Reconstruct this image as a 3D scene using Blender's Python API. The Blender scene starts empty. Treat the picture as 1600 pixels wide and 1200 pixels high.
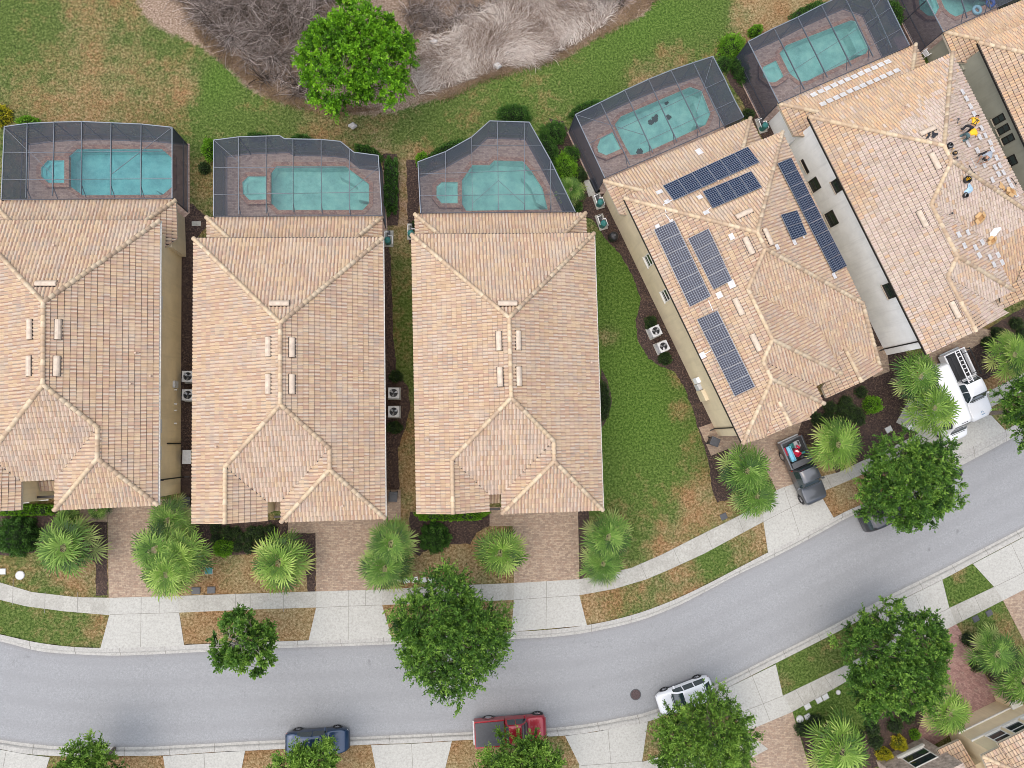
import bpy, bmesh, math, random
import numpy as np
from mathutils import Vector, Matrix
from mathutils.geometry import tessellate_polygon
random.seed(7)
SC = bpy.context.scene
COL = SC.collection
# ------------------------------------------------------------------ camera
F_PX = 1130.0; CH = 56.0; NX, NY = 705.0, 693.0      # drone height and where straight-down falls in the photo
def _rot():
    n = Vector(((NX-800)/F_PX, (600-NY)/F_PX, -1.0)).normalized()
    return n.rotation_difference(Vector((0, 0, -1))).to_matrix()
ROT = _rot()
cam_d = bpy.data.cameras.new('camera'); cam = bpy.data.objects.new('camera', cam_d); COL.objects.link(cam)
cam.matrix_world = Matrix.Translation((0, 0, CH)) @ ROT.to_4x4()
cam_d.sensor_fit = 'HORIZONTAL'; cam_d.sensor_width = 36.0; cam_d.lens = 36.0*F_PX/1600.0
cam_d.clip_start = 0.5; cam_d.clip_end = 2000.0
SC.camera = cam
# ------------------------------------------------------------------ world, sun, exposure
SUN_EL, SUN_AZ = math.radians(72), math.radians(255)
W = bpy.data.worlds.new('World'); SC.world = W; W.use_nodes = True
nt = W.node_tree; nt.nodes.clear()
sky = nt.nodes.new('ShaderNodeTexSky'); sky.sky_type = 'NISHITA'; sky.sun_disc = False
sky.sun_elevation = SUN_EL; sky.sun_rotation = SUN_AZ; sky.air_density = 1.0; sky.dust_density = 4.0; sky.ozone_density = 1.0
bgn = nt.nodes.new('ShaderNodeBackground'); bgn.inputs[1].default_value = 0.09
wo = nt.nodes.new('ShaderNodeOutputWorld'); nt.links.new(sky.outputs[0], bgn.inputs[0]); nt.links.new(bgn.outputs[0], wo.inputs[0])
sd = bpy.data.lights.new('sun', 'SUN'); sd.energy = 1.6; sd.angle = math.radians(120); sd.color = (1.0, 0.975, 0.94)
sun = bpy.data.objects.new('sun', sd); COL.objects.link(sun)
sdir = Vector((math.sin(SUN_AZ)*math.cos(SUN_EL), math.cos(SUN_AZ)*math.cos(SUN_EL), math.sin(SUN_EL)))
sun.rotation_euler = (-sdir).to_track_quat('-Z', 'Y').to_euler(); sun.location = (0, 0, 90)
SC.view_settings.view_transform = 'Standard'; SC.view_settings.look = 'None'
SC.view_settings.exposure = 1.02; SC.view_settings.gamma = 1.0
SC.render.resolution_x = 1024; SC.render.resolution_y = 768
SC.cycles.filter_width = 0.9; SC.cycles.max_bounces = 6; SC.cycles.transparent_max_bounces = 12

# ------------------------------------------------------------------ geometry of the place
def G(px, py, z=0.0):
    d = ROT @ Vector(((px-800)/F_PX, (600-py)/F_PX, -1.0)); k = (z-CH)/d.z
    return Vector((d.x*k, d.y*k, z))
def plane(p, down, pitch):
    """z = c - pitch * (xy . down)"""
    d = Vector((down[0], down[1])).normalized()
    return (d, pitch, p[2] + pitch*(p[0]*d.x + p[1]*d.y))
def pz(pl, x, y): return pl[2] - pl[1]*(x*pl[0].x + y*pl[0].y)
def rp(px, py, pl):
    d = ROT @ Vector(((px-800)/F_PX, (600-py)/F_PX, -1.0))
    k = (pl[2]-CH)/(d.z + pl[1]*(d.x*pl[0].x + d.y*pl[0].y))
    return Vector((d.x*k, d.y*k, CH+d.z*k))
def inter(a, b, c):
    M = []; r = []
    for pl in (a, b, c):
        M.append((pl[1]*pl[0].x, pl[1]*pl[0].y, 1.0)); r.append(pl[2])
    return Matrix(M).inverted() @ Vector(r)

# ------------------------------------------------------------------ objects
def tag(o, label=None, cat=None, group=None, kind=None):
    if label: o['label'] = label
    if cat: o['category'] = cat
    if group: o['group'] = group
    if kind: o['kind'] = kind
    return o
def empty(name, loc=(0, 0, 0), rz=0, label=None, cat=None, group=None):
    o = bpy.data.objects.new(name, None); COL.objects.link(o); o.location = loc; o.rotation_euler = (0, 0, rz)
    o.empty_display_size = 0.3
    return tag(o, label, cat, group)
def obj(name, me, mats, parent=None, smooth=False):
    if isinstance(me, bmesh.types.BMesh):
        bm = me; me = bpy.data.meshes.new(name); bm.to_mesh(me); bm.free()
    if not isinstance(mats, (list, tuple)): mats = [mats]
    if not me.materials:
        for m in mats: me.materials.append(m)
    if smooth:
        for p in me.polygons: p.use_smooth = True
    o = bpy.data.objects.new(name, me); COL.objects.link(o)
    if parent is not None:
        o.parent = parent
    return o
def copy_tree(o, parent=None):
    c = o.copy(); COL.objects.link(c)
    if parent: c.parent = parent
    for ch in o.children: copy_tree(ch, c)
    return c
def mesh_np(name, V, Fc, attr=None):
    """V (n,3), Fc (m,4) quads; attr (m,3) per-face colour"""
    me = bpy.data.meshes.new(name)
    V = np.asarray(V, dtype=np.float32); Fc = np.asarray(Fc, dtype=np.int32)
    me.vertices.add(len(V)); me.vertices.foreach_set('co', V.ravel())
    k = Fc.shape[1]
    me.loops.add(Fc.size); me.loops.foreach_set('vertex_index', Fc.ravel())
    me.polygons.add(len(Fc)); me.polygons.foreach_set('loop_start', np.arange(0, Fc.size, k, dtype=np.int32))
    me.polygons.foreach_set('loop_total', np.full(len(Fc), k, dtype=np.int32))
    me.update(calc_edges=True)
    if attr is not None:
        a = me.color_attributes.new('tone', 'FLOAT_COLOR', 'CORNER')
        A = np.ones((Fc.size, 4), dtype=np.float32); A[:, :3] = np.repeat(np.asarray(attr, dtype=np.float32), k, axis=0)
        a.data.foreach_set('color', A.ravel())
    return me
def box(bm, c, s, M=None, bev=0.0):
    r = bmesh.ops.create_cube(bm, size=1.0)
    vs = r['verts']
    for v in vs: v.co = Vector((v.co.x*s[0], v.co.y*s[1], v.co.z*s[2]))
    if bev > 0:
        es = list({e for v in vs for e in v.link_edges})
        rr = bmesh.ops.bevel(bm, geom=es, offset=bev, segments=2, affect='EDGES', profile=0.5)
        vs = list({v for f in rr['faces'] for v in f.verts} | {v for v in vs if v.is_valid})
    for v in vs:
        v.co = v.co + Vector(c)
        if M is not None: v.co = M @ v.co
    return vs
def cyl(bm, a, b, r1, r2=None, seg=10, caps=True):
    a = Vector(a); b = Vector(b); r2 = r1 if r2 is None else r2
    d = (b-a); L = d.length
    if L < 1e-6: return []
    q = d.to_track_quat('Z', 'Y').to_matrix().to_4x4()
    r = bmesh.ops.create_cone(bm, cap_ends=caps, segments=seg, radius1=r1, radius2=r2, depth=L, matrix=Matrix.Translation((a+b)/2) @ q)
    return r['verts']
def bar(bm, a, b, w, h=None):
    """square bar between two points"""
    a = Vector(a); b = Vector(b); h = h or w
    d = b-a; L = d.length
    if L < 1e-5: return
    q = d.to_track_quat('X', 'Z').to_matrix().to_4x4()
    r = bmesh.ops.create_cube(bm, size=1.0, matrix=Matrix.Translation((a+b)/2) @ q @ Matrix.Diagonal((L, w, h, 1)))
    return r['verts']
def prism(bm, poly, z0, z1):
    """poly: list of (x,y)"""
    if sum(poly[i][0]*poly[(i+1)%len(poly)][1]-poly[(i+1)%len(poly)][0]*poly[i][1] for i in range(len(poly))) < 0: poly = poly[::-1]
    b = [bm.verts.new((p[0], p[1], z0)) for p in poly]; t = [bm.verts.new((p[0], p[1], z1)) for p in poly]
    n = len(poly)
    bm.faces.new(t); bm.faces.new(b[::-1])
    for i in range(n): bm.faces.new((b[i], b[(i+1) % n], t[(i+1) % n], t[i]))
def pxpoly(pts, z=0.0): return [G(p[0], p[1], z) for p in pts]
def smooth_line(pts, n=6, closed=False):
    """Catmull-Rom through points (tuples)"""
    P = [np.array(p, float) for p in pts]; out = []
    m = len(P); rng = range(m if closed else m-1)
    for i in rng:
        p0 = P[(i-1) % m] if (closed or i > 0) else 2*P[0]-P[1]
        p1 = P[i]; p2 = P[(i+1) % m]
        p3 = P[(i+2) % m] if (closed or i+2 < m) else 2*P[-1]-P[-2]
        for k in range(n):
            t = k/n
            out.append(tuple(0.5*((2*p1)+(-p0+p2)*t+(2*p0-5*p1+4*p2-p3)*t*t+(-p0+3*p1-3*p2+p3)*t**3)))
    if not closed: out.append(tuple(P[-1]))
    return out
def inpoly(x, y, poly):
    c = False; n = len(poly); j = n-1
    for i in range(n):
        xi, yi = poly[i][0], poly[i][1]; xj, yj = poly[j][0], poly[j][1]
        if (yi > y) != (yj > y) and x < (xj-xi)*(y-yi)/(yj-yi)+xi: c = not c
        j = i
    return c

# ------------------------------------------------------------------ materials
def newmat(name):
    m = bpy.data.materials.new(name); m.use_nodes = True
    t = m.node_tree; b = t.nodes['Principled BSDF']
    return m, t, b
def N(t, ty, **kw):
    n = t.nodes.new(ty)
    for k, v in kw.items():
        if k in ('i',):
            for a, b in v.items(): n.inputs[a].default_value = b
        else: setattr(n, k, v)
    return n
def ramp(t, fac, stops, interp='LINEAR'):
    r = t.nodes.new('ShaderNodeValToRGB'); r.color_ramp.interpolation = interp
    e = r.color_ramp.elements
    while len(e) < len(stops): e.new(0.5)
    for i, (p, c) in enumerate(stops):
        e[i].position = p; e[i].color = (c[0], c[1], c[2], 1) if len(c) == 3 else c
    t.links.new(fac, r.inputs[0]); return r.outputs[0]
def mixc(t, fac, a, b, mode='MIX'):
    n = t.nodes.new('ShaderNodeMix'); n.data_type = 'RGBA'; n.blend_type = mode
    if isinstance(fac, (int, float)): n.inputs[0].default_value = fac
    else: t.links.new(fac, n.inputs[0])
    for k, v in ((6, a), (7, b)):
        if isinstance(v, (tuple, list)): n.inputs[k].default_value = (v[0], v[1], v[2], 1)
        else: t.links.new(v, n.inputs[k])
    return n.outputs[2]
def noise(t, scale, detail=4, rough=0.6, co=None, dist=0.0):
    n = t.nodes.new('ShaderNodeTexNoise'); n.inputs['Scale'].default_value = scale; n.inputs['Detail'].default_value = detail
    n.inputs['Roughness'].default_value = rough; n.inputs['Distortion'].default_value = dist
    if co is None:
        g = t.nodes.new('ShaderNodeNewGeometry'); co = g.outputs['Position']
    t.links.new(co, n.inputs['Vector']); return n.outputs[0]
def mth(t, op, a, b=0.0, clamp=False):
    n = t.nodes.new('ShaderNodeMath'); n.operation = op; n.use_clamp = clamp
    for k, v in ((0, a), (1, b)):
        if isinstance(v, (int, float)): n.inputs[k].default_value = v
        else: t.links.new(v, n.inputs[k])
    return n.outputs[0]
def bump(t, b, h, strength=0.4, dist=0.05):
    n = t.nodes.new('ShaderNodeBump'); n.inputs['Strength'].default_value = strength; n.inputs['Distance'].default_value = dist
    t.links.new(h, n.inputs['Height']); t.links.new(n.outputs[0], b.inputs['Normal'])
def plain(name, c, rough=0.6, metal=0.0, var=0.12, scale=6.0, coat=0.0, spec=0.5):
    m, t, b = newmat(name)
    f = noise(t, scale, 4, 0.6)
    d = tuple(x*(1-var) for x in c); l = tuple(min(1, x*(1+var)) for x in c)
    t.links.new(ramp(t, f, [(0.3, d), (0.7, l)]), b.inputs['Base Color'])
    b.inputs['Roughness'].default_value = rough; b.inputs['Metallic'].default_value = metal
    b.inputs['Coat Weight'].default_value = coat; b.inputs['Specular IOR Level'].default_value = spec
    return m
M = {}
def attr_sep(t, name='tone'):
    a = t.nodes.new('ShaderNodeAttribute'); a.attribute_name = name
    s = t.nodes.new('ShaderNodeSeparateColor'); t.links.new(a.outputs['Color'], s.inputs[0]); return s.outputs
def tile_mat(name, pal, gpal, stain=(0.30, 0.26, 0.23), stain_amt=0.5):
    m, t, b = newmat(name); s = attr_sep(t)
    n = len(pal)
    c1 = ramp(t, s[0], [(i/n, pal[i]) for i in range(n)], 'CONSTANT')
    c2 = ramp(t, s[0], [(i/n, gpal[i % len(gpal)]) for i in range(n)], 'CONSTANT')
    c = mixc(t, s[1], c1, c2)
    # streaks inside a tile and weathering across the roof
    f1 = noise(t, 9.0, 5, 0.7)
    c = mixc(t, mth(t, 'MULTIPLY', mth(t, 'SUBTRACT', f1, 0.42, True), 1.6, True), c, (0.40, 0.24, 0.16))
    f2 = noise(t, 0.45, 6, 0.65)
    c = mixc(t, mth(t, 'MULTIPLY', mth(t, 'SUBTRACT', f2, 0.50, True), 4.2*stain_amt, True), c, (0.50, 0.42, 0.34)); f4 = noise(t, 0.8, 7, 0.75); c = mixc(t, mth(t, 'MULTIPLY', mth(t, 'SUBTRACT', f4, 0.49, True), 6.0*stain_amt, True), c, stain)
    f3 = noise(t, 2.6, 6, 0.75)
    c = mixc(t, mth(t, 'MULTIPLY', mth(t, 'SUBTRACT', f3, 0.5, True), 2.6*stain_amt, True), c, (0.52, 0.42, 0.33))
    t.links.new(c, b.inputs['Base Color']); b.inputs['Roughness'].default_value = 0.85
    bump(t, b, f1, 0.35, 0.02)
    return m
CR = (0.465, 0.34, 0.208); CR2 = (0.51, 0.39, 0.258); SA = (0.405, 0.27, 0.19); SA2 = (0.34, 0.215, 0.15); TA = (0.42, 0.298, 0.188); GR = (0.34, 0.28, 0.215); GR2 = (0.47, 0.39, 0.30)
M['tile'] = tile_mat('roof_tile', [CR, CR2, TA, CR, GR2, CR2, SA, TA, SA, SA2, GR, SA], [GR2, (0.55, 0.45, 0.39), GR, SA, GR2, (0.48, 0.36, 0.30)])
M['tile_warm'] = tile_mat('roof_tile_warm', [CR, TA, CR2, (0.52, 0.34, 0.20), CR, (0.55, 0.36, 0.20), TA, SA, SA, TA, SA2, GR], [GR2, (0.50, 0.42, 0.36), GR, (0.46, 0.36, 0.31), (0.53, 0.44, 0.38), (0.44, 0.35, 0.30)], stain_amt=0.35)
def cap_mat():
    m, t, b = newmat('ridge_tile'); s = attr_sep(t)
    c = ramp(t, s[0], [(0, (0.56, 0.43, 0.28)), (0.3, (0.48, 0.35, 0.23)), (0.55, (0.60, 0.48, 0.33)), (0.8, (0.42, 0.30, 0.20))], 'CONSTANT')
    f = noise(t, 3.0, 5, 0.7)
    c = mixc(t, mth(t, 'MULTIPLY', mth(t, 'SUBTRACT', f, 0.45, True), 2.0, True), c, (0.36, 0.30, 0.24))
    t.links.new(c, b.inputs['Base Color']); b.inputs['Roughness'].default_value = 0.85; return m
M['cap'] = cap_mat()
M['felt'] = plain('roof_underlay', (0.055, 0.04, 0.032), 0.95)
def wall_mat(name, c):
    m, t, b = newmat(name)
    f = noise(t, 0.7, 5, 0.6); g = noise(t, 30, 3, 0.7)
    w = t.nodes.new('ShaderNodeMapping'); w.inputs['Scale'].default_value = (3, 3, 0.25)
    gg = t.nodes.new('ShaderNodeNewGeometry'); t.links.new(gg.outputs['Position'], w.inputs[0])
    st = noise(t, 1.0, 5, 0.65, w.outputs[0])
    cc = ramp(t, f, [(0.3, tuple(x*0.9 for x in c)), (0.7, tuple(x*1.08 for x in c))])
    cc = mixc(t, mth(t, 'MULTIPLY', mth(t, 'SUBTRACT', st, 0.5, True), 2.2, True), cc, tuple(x*0.76 for x in c))
    t.links.new(cc, b.inputs['Base Color']); b.inputs['Roughness'].default_value = 0.9
    bump(t, b, g, 0.3, 0.01); return m
M['wall_cream'] = wall_mat('stucco_cream', (0.70, 0.58, 0.38))
M['wall_beige'] = wall_mat('stucco_beige', (0.64, 0.54, 0.37))
M['wall_white'] = wall_mat('stucco_white', (0.90, 0.90, 0.88))
M['wall_olive'] = wall_mat('stucco_olive', (0.33, 0.32, 0.25))
M['trim'] = plain('white_trim', (0.66, 0.64, 0.58), 0.6)
M['fascia'] = plain('painted_fascia', (0.50, 0.43, 0.33), 0.7)
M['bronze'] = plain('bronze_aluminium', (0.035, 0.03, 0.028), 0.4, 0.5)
M['black'] = plain('black_plastic', (0.018, 0.018, 0.02), 0.45)
M['darkgrey'] = plain('dark_grey', (0.06, 0.062, 0.068), 0.5)
M['white'] = plain('white_paint', (0.80, 0.80, 0.80), 0.5, var=0.03)
M['metal'] = plain('galvanised_metal', (0.45, 0.46, 0.47), 0.45, 0.5)
M['lightgrey'] = plain('light_grey_paint', (0.50, 0.51, 0.51), 0.5)
M['teal'] = plain('teal_plastic', (0.03, 0.17, 0.16), 0.5)
M['card'] = plain('cardboard', (0.50, 0.32, 0.15), 0.9)
M['card_in'] = plain('cardboard_inside', (0.36, 0.20, 0.08), 0.9)
def glass_mat(name, c, rough=0.08):
    m, t, b = newmat(name); b.inputs['Base Color'].default_value = (*c, 1); b.inputs['Roughness'].default_value = rough
    b.inputs['Specular IOR Level'].default_value = 0.8; b.inputs['Coat Weight'].default_value = 0.6; return m
M['glass'] = glass_mat('window_glass', (0.018, 0.03, 0.03))
M['carglass'] = glass_mat('car_glass', (0.02, 0.035, 0.04), 0.05)
def paint(name, c, metal=0.3, rough=0.3):
    m, t, b = newmat(name); f = noise(t, 40, 3, 0.7)
    t.links.new(ramp(t, f, [(0.3, tuple(x*0.92 for x in c)), (0.7, tuple(min(1, x*1.06) for x in c))]), b.inputs['Base Color'])
    d = noise(t, 1.7, 4, 0.6)
    rr = t.nodes.new('ShaderNodeMapRange'); rr.inputs[3].default_value = rough-0.06; rr.inputs[4].default_value = rough+0.12; t.links.new(d, rr.inputs[0])
    t.links.new(rr.outputs[0], b.inputs['Roughness'])
    b.inputs['Metallic'].default_value = metal; b.inputs['Coat Weight'].default_value = 0.9; b.inputs['Coat Roughness'].default_value = 0.06; return m
M['p_blue'] = paint('blue_car_paint', (0.015, 0.04, 0.09), 0.5)
M['p_red'] = paint('red_car_paint', (0.33, 0.012, 0.025), 0.3)
M['p_white'] = paint('white_car_paint', (0.78, 0.79, 0.80), 0.0)
M['p_grey'] = paint('grey_car_paint', (0.085, 0.09, 0.10), 0.5)
M['p_black'] = paint('black_car_paint', (0.03, 0.03, 0.035), 0.3)
M['tyre'] = plain('rubber', (0.02, 0.02, 0.02), 0.85)
M['rim'] = plain('alloy_rim', (0.5, 0.5, 0.52), 0.3, 0.8)
M['lamp_clear'] = glass_mat('headlamp_glass', (0.5, 0.52, 0.55), 0.1)
M['lamp_red'] = glass_mat('tail_lamp_glass', (0.30, 0.01, 0.01), 0.15)
# asphalt
def asphalt():
    m, t, b = newmat('asphalt'); f = noise(t, 8, 8, 0.9); g = noise(t, 0.35, 6, 0.7, dist=0.8); h = noise(t, 1.4, 8, 0.8)
    c = ramp(t, f, [(0.36, (0.195, 0.20, 0.205)), (0.5, (0.25, 0.256, 0.261)), (0.64, (0.325, 0.331, 0.336))])
    c = mixc(t, mth(t, 'MULTIPLY', mth(t, 'SUBTRACT', g, 0.45, True), 2.2, True), c, (0.245, 0.25, 0.255))
    c = mixc(t, mth(t, 'MULTIPLY', mth(t, 'SUBTRACT', h, 0.58, True), 3.0, True), c, (0.165, 0.165, 0.17))
    sp = noise(t, 55, 2, 0.5)
    c = mixc(t, mth(t, 'MULTIPLY', mth(t, 'SUBTRACT', sp, 0.66, True), 8, True), c, (0.42, 0.42, 0.42))
    # fine cracks
    v = t.nodes.new('ShaderNodeTexVoronoi'); v.feature = 'DISTANCE_TO_EDGE'; v.inputs['Scale'].default_value = 0.22
    gg = t.nodes.new('ShaderNodeNewGeometry'); wv = t.nodes.new('ShaderNodeVectorMath'); wv.operation = 'ADD'
    nn = t.nodes.new('ShaderNodeTexNoise'); nn.inputs['Scale'].default_value = 1.3; nn.inputs['Detail'].default_value = 6
    sc = t.nodes.new('ShaderNodeVectorMath'); sc.operation = 'SCALE'; sc.inputs['Scale'].default_value = 1.6
    t.links.new(gg.outputs['Position'], nn.inputs[0]); t.links.new(nn.outputs['Color'], sc.inputs[0]); t.links.new(gg.outputs['Position'], wv.inputs[0]); t.links.new(sc.outputs[0], wv.inputs[1])
    t.links.new(wv.outputs[0], v.inputs['Vector'])
    cr = mth(t, 'LESS_THAN', v.outputs['Distance'], 0.004)
    gate = mth(t, 'GREATER_THAN', noise(t, 0.25, 2, 0.5), 0.55)
    c = mixc(t, mth(t, 'MULTIPLY', mth(t, 'MULTIPLY', cr, gate), 0.22), c, (0.10, 0.10, 0.10))
    # wheel paths and gutter dirt, laid along the road (v runs across it)
    uvn = t.nodes.new('ShaderNodeUVMap'); sp_ = t.nodes.new('ShaderNodeSeparateXYZ'); t.links.new(uvn.outputs[0], sp_.inputs[0])
    v_ = sp_.outputs[1]; tr_ = mth(t, 'MULTIPLY', mth(t, 'ADD', mth(t, 'SINE', mth(t, 'MULTIPLY', v_, 25.0)), 0.1, True), mth(t, 'MULTIPLY', noise(t, 0.5, 5, 0.7), 0.55), True)
    c = mixc(t, tr_, c, (0.215, 0.218, 0.222))
    ed = mth(t, 'MULTIPLY', mth(t, 'SUBTRACT', mth(t, 'ABSOLUTE', mth(t, 'SUBTRACT', v_, 0.5)), 0.455), 16.0, True)
    c = mixc(t, mth(t, 'MULTIPLY', ed, mth(t, 'MULTIPLY', noise(t, 1.1, 5, 0.75), 1.3, True), True), c, (0.16, 0.15, 0.14))
    oil = mth(t, 'MULTIPLY', mth(t, 'SUBTRACT', noise(t, 0.9, 3, 0.5), 0.70, True), 9.0, True); c = mixc(t, oil, c, (0.12, 0.12, 0.122))
    t.links.new(c, b.inputs['Base Color']); b.inputs['Roughness'].default_value = 0.9; bump(t, b, f, 0.4, 0.02); return m
M['asphalt'] = asphalt()
def concrete(name, lo, hi, dirt=(0.26, 0.25, 0.22), amt=1.0):
    m, t, b = newmat(name); f = noise(t, 6.5, 8, 0.85); g = noise(t, 0.9, 6, 0.68, dist=0.6); s = noise(t, 3.4, 5, 0.7)
    c = ramp(t, f, [(0.38, tuple(x*0.86 for x in lo)), (0.5, tuple((x+y)/2 for x, y in zip(lo, hi))), (0.62, tuple(x*1.05 for x in hi))])
    c = mixc(t, mth(t, 'MULTIPLY', mth(t, 'SUBTRACT', g, 0.44, True), 3.6*amt, True), c, dirt)
    c = mixc(t, mth(t, 'MULTIPLY', mth(t, 'SUBTRACT', s, 0.55, True), 2.0*amt, True), c, tuple(x*0.85 for x in lo))
    t.links.new(c, b.inputs['Base Color']); b.inputs['Roughness'].default_value = 0.85; bump(t, b, f, 0.3, 0.01); return m
M['concrete'] = concrete('pavement_concrete', (0.31, 0.305, 0.27), (0.42, 0.41, 0.37), amt=0.7)
M['apron'] = concrete('driveway_concrete', (0.345, 0.34, 0.31), (0.43, 0.425, 0.39), (0.34, 0.335, 0.30), 0.35)
M['kerbc'] = concrete('kerb_concrete', (0.31, 0.305, 0.28), (0.42, 0.41, 0.38), (0.28, 0.27, 0.25), 0.5)
M['joint'] = plain('concrete_joint', (0.20, 0.19, 0.17), 0.9)
def pavers(name, pal, scale=1.0, rot=0.0, dirt=(0.16, 0.12, 0.10), damt=1.6):
    m, t, b = newmat(name)
    gg = t.nodes.new('ShaderNodeNewGeometry'); mp = t.nodes.new('ShaderNodeMapping'); mp.inputs['Rotation'].default_value = (0, 0, rot)
    t.links.new(gg.outputs['Position'], mp.inputs[0])
    br = t.nodes.new('ShaderNodeTexBrick'); br.inputs['Scale'].default_value = 1/scale
    br.inputs['Brick Width'].default_value = 0.24; br.inputs['Row Height'].default_value = 0.12; br.inputs['Mortar Size'].default_value = 0.008
    br.inputs['Color1'].default_value = (0, 0, 0, 1); br.inputs['Color2'].default_value = (1, 1, 1, 1); br.inputs['Mortar'].default_value = (0.5, 0.5, 0.5, 1); br.inputs['Bias'].default_value = 0
    t.links.new(mp.outputs[0], br.inputs[0])
    n = len(pal); c = ramp(t, br.outputs[0], [(i/n, pal[i]) for i in range(n)], 'CONSTANT')
    c = mixc(t, mth(t, 'MULTIPLY', br.outputs['Fac'], 0.35), c, (0.13, 0.10, 0.085))
    f = noise(t, 1.1, 5, 0.65); c = mixc(t, mth(t, 'MULTIPLY', mth(t, 'SUBTRACT', f, 0.48, True), damt, True), c, dirt)
    g = noise(t, 5, 8, 0.9); c = mixc(t, mth(t, 'MULTIPLY', mth(t, 'SUBTRACT', g, 0.5, True), 4.0, True), c, (0.43, 0.345, 0.26)); c = mixc(t, mth(t, 'MULTIPLY', mth(t, 'SUBTRACT', 0.48, g, True), 4.0, True), c, (0.14, 0.09, 0.075))
    t.links.new(c, b.inputs['Base Color']); b.inputs['Roughness'].default_value = 0.85; bump(t, b, g, 0.3, 0.01); return m
M['pav'] = pavers('driveway_pavers', [(0.30, 0.22, 0.155), (0.34, 0.255, 0.18), (0.25, 0.18, 0.13), (0.38, 0.29, 0.205), (0.29, 0.20, 0.14)])
M['pav_red'] = pavers('red_pavers', [(0.30, 0.16, 0.14), (0.34, 0.19, 0.165), (0.25, 0.13, 0.12), (0.37, 0.22, 0.19)], rot=0.5)
M['pav_deck'] = pavers('pool_deck_pavers', [(0.36, 0.26, 0.205), (0.40, 0.295, 0.24), (0.29, 0.20, 0.16), (0.43, 0.325, 0.27)], dirt=(0.24, 0.18, 0.165), damt=1.4)
M['coping'] = pavers('coping_brick', [(0.32, 0.17, 0.115), (0.38, 0.21, 0.14), (0.25, 0.13, 0.09), (0.40, 0.26, 0.18)], rot=0.3)
def mulch():
    m, t, b = newmat('mulch'); f = noise(t, 7, 8, 0.9); g = noise(t, 1.6, 5, 0.7); w = noise(t, 34, 2, 0.5)
    c = ramp(t, f, [(0.4, (0.012, 0.009, 0.009)), (0.52, (0.045, 0.026, 0.021)), (0.62, (0.19, 0.125, 0.095))])
    c = mixc(t, mth(t, 'MULTIPLY', mth(t, 'SUBTRACT', g, 0.5, True), 2.0, True), c, (0.13, 0.085, 0.055))
    c = mixc(t, mth(t, 'MULTIPLY', mth(t, 'SUBTRACT', w, 0.70, True), 9, True), c, (0.36, 0.30, 0.26))
    t.links.new(c, b.inputs['Base Color']); b.inputs['Roughness'].default_value = 0.95; bump(t, b, f, 0.9, 0.06); return m
M['mulch'] = mulch()
def ground_mat(name='lawn'):
    m, t, b = newmat(name); s = attr_sep(t)   # R green richness, G dryness, B bare soil
    fine = noise(t, 5.5, 8, 0.85); mid = noise(t, 1.3, 7, 0.75, dist=0.5); big = noise(t, 0.30, 6, 0.68); vf = noise(t, 7, 7, 0.85)
    green = ramp(t, fine, [(0.40, (0.022, 0.030, 0.009)), (0.5, (0.078, 0.098, 0.028)), (0.61, (0.17, 0.19, 0.075))])
    green2 = ramp(t, fine, [(0.40, (0.020, 0.046, 0.008)), (0.5, (0.066, 0.126, 0.019)), (0.61, (0.15, 0.215, 0.05))])
    green = mixc(t, s[0], green, green2)
    dry = ramp(t, fine, [(0.40, (0.105, 0.075, 0.03)), (0.5, (0.245, 0.190, 0.095)), (0.61, (0.42, 0.35, 0.21))])
    brown = ramp(t, fine, [(0.40, (0.075, 0.042, 0.018)), (0.5, (0.215, 0.120, 0.052)), (0.61, (0.40, 0.26, 0.15))])
    dry = mixc(t, mth(t, 'MULTIPLY', mth(t, 'SUBTRACT', big, 0.38, True), 4, True), dry, brown)
    soil = ramp(t, vf, [(0.40, (0.10, 0.065, 0.045)), (0.5, (0.25, 0.18, 0.13)), (0.61, (0.44, 0.35, 0.28))])
    k = mth(t, 'ADD', mth(t, 'MULTIPLY', mid, 0.75), mth(t, 'MULTIPLY', big, 0.75))
    k = mth(t, 'ADD', k, mth(t, 'MULTIPLY', fine, 0.25))
    # dryness threshold: G high -> mostly dry
    k = mth(t, 'SUBTRACT', mth(t, 'ADD', k, s[1]), 1.24)
    k = mth(t, 'MULTIPLY', k, 3.4, True)
    c = mixc(t, k, green, dry)
    k2 = mth(t, 'MULTIPLY', mth(t, 'SUBTRACT', mth(t, 'ADD', mth(t, 'ADD', mth(t, 'MULTIPLY', mid, 0.7), mth(t, 'MULTIPLY', fine, 0.5)), s[2]), 1.05), 4.0, True)
    c = mixc(t, k2, c, soil)
    t.links.new(c, b.inputs['Base Color']); b.inputs['Roughness'].default_value = 0.95; b.inputs['Specular IOR Level'].default_value = 0.1
    bump(t, b, fine, 0.8, 0.08); return m
M['lawn'] = ground_mat()
def leaf_mat(name, pal, trans=0.25, tip=None):
    m, t, b = newmat(name); s = attr_sep(t)
    n = len(pal); c = ramp(t, s[0], [(i/(n-1), pal[i]) for i in range(n)])
    if tip: c = mixc(t, s[1], c, tip)
    t.links.new(c, b.inputs['Base Color']); b.inputs['Roughness'].default_value = 0.55; b.inputs['Specular IOR Level'].default_value = 0.3
    tr = t.nodes.new('ShaderNodeBsdfTranslucent'); t.links.new(c, tr.inputs[0]); mx = t.nodes.new('ShaderNodeMixShader'); mx.inputs[0].default_value = trans
    out = [x for x in t.nodes if x.type == 'OUTPUT_MATERIAL'][0]
    t.links.new(b.outputs[0], mx.inputs[1]); t.links.new(tr.outputs[0], mx.inputs[2]); t.links.new(mx.outputs[0], out.inputs[0]); return m
M['leaf_bright'] = leaf_mat('bright_leaf', [(0.025, 0.08, 0.006), (0.12, 0.31, 0.010), (0.30, 0.58, 0.03)], 0.35)
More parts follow.
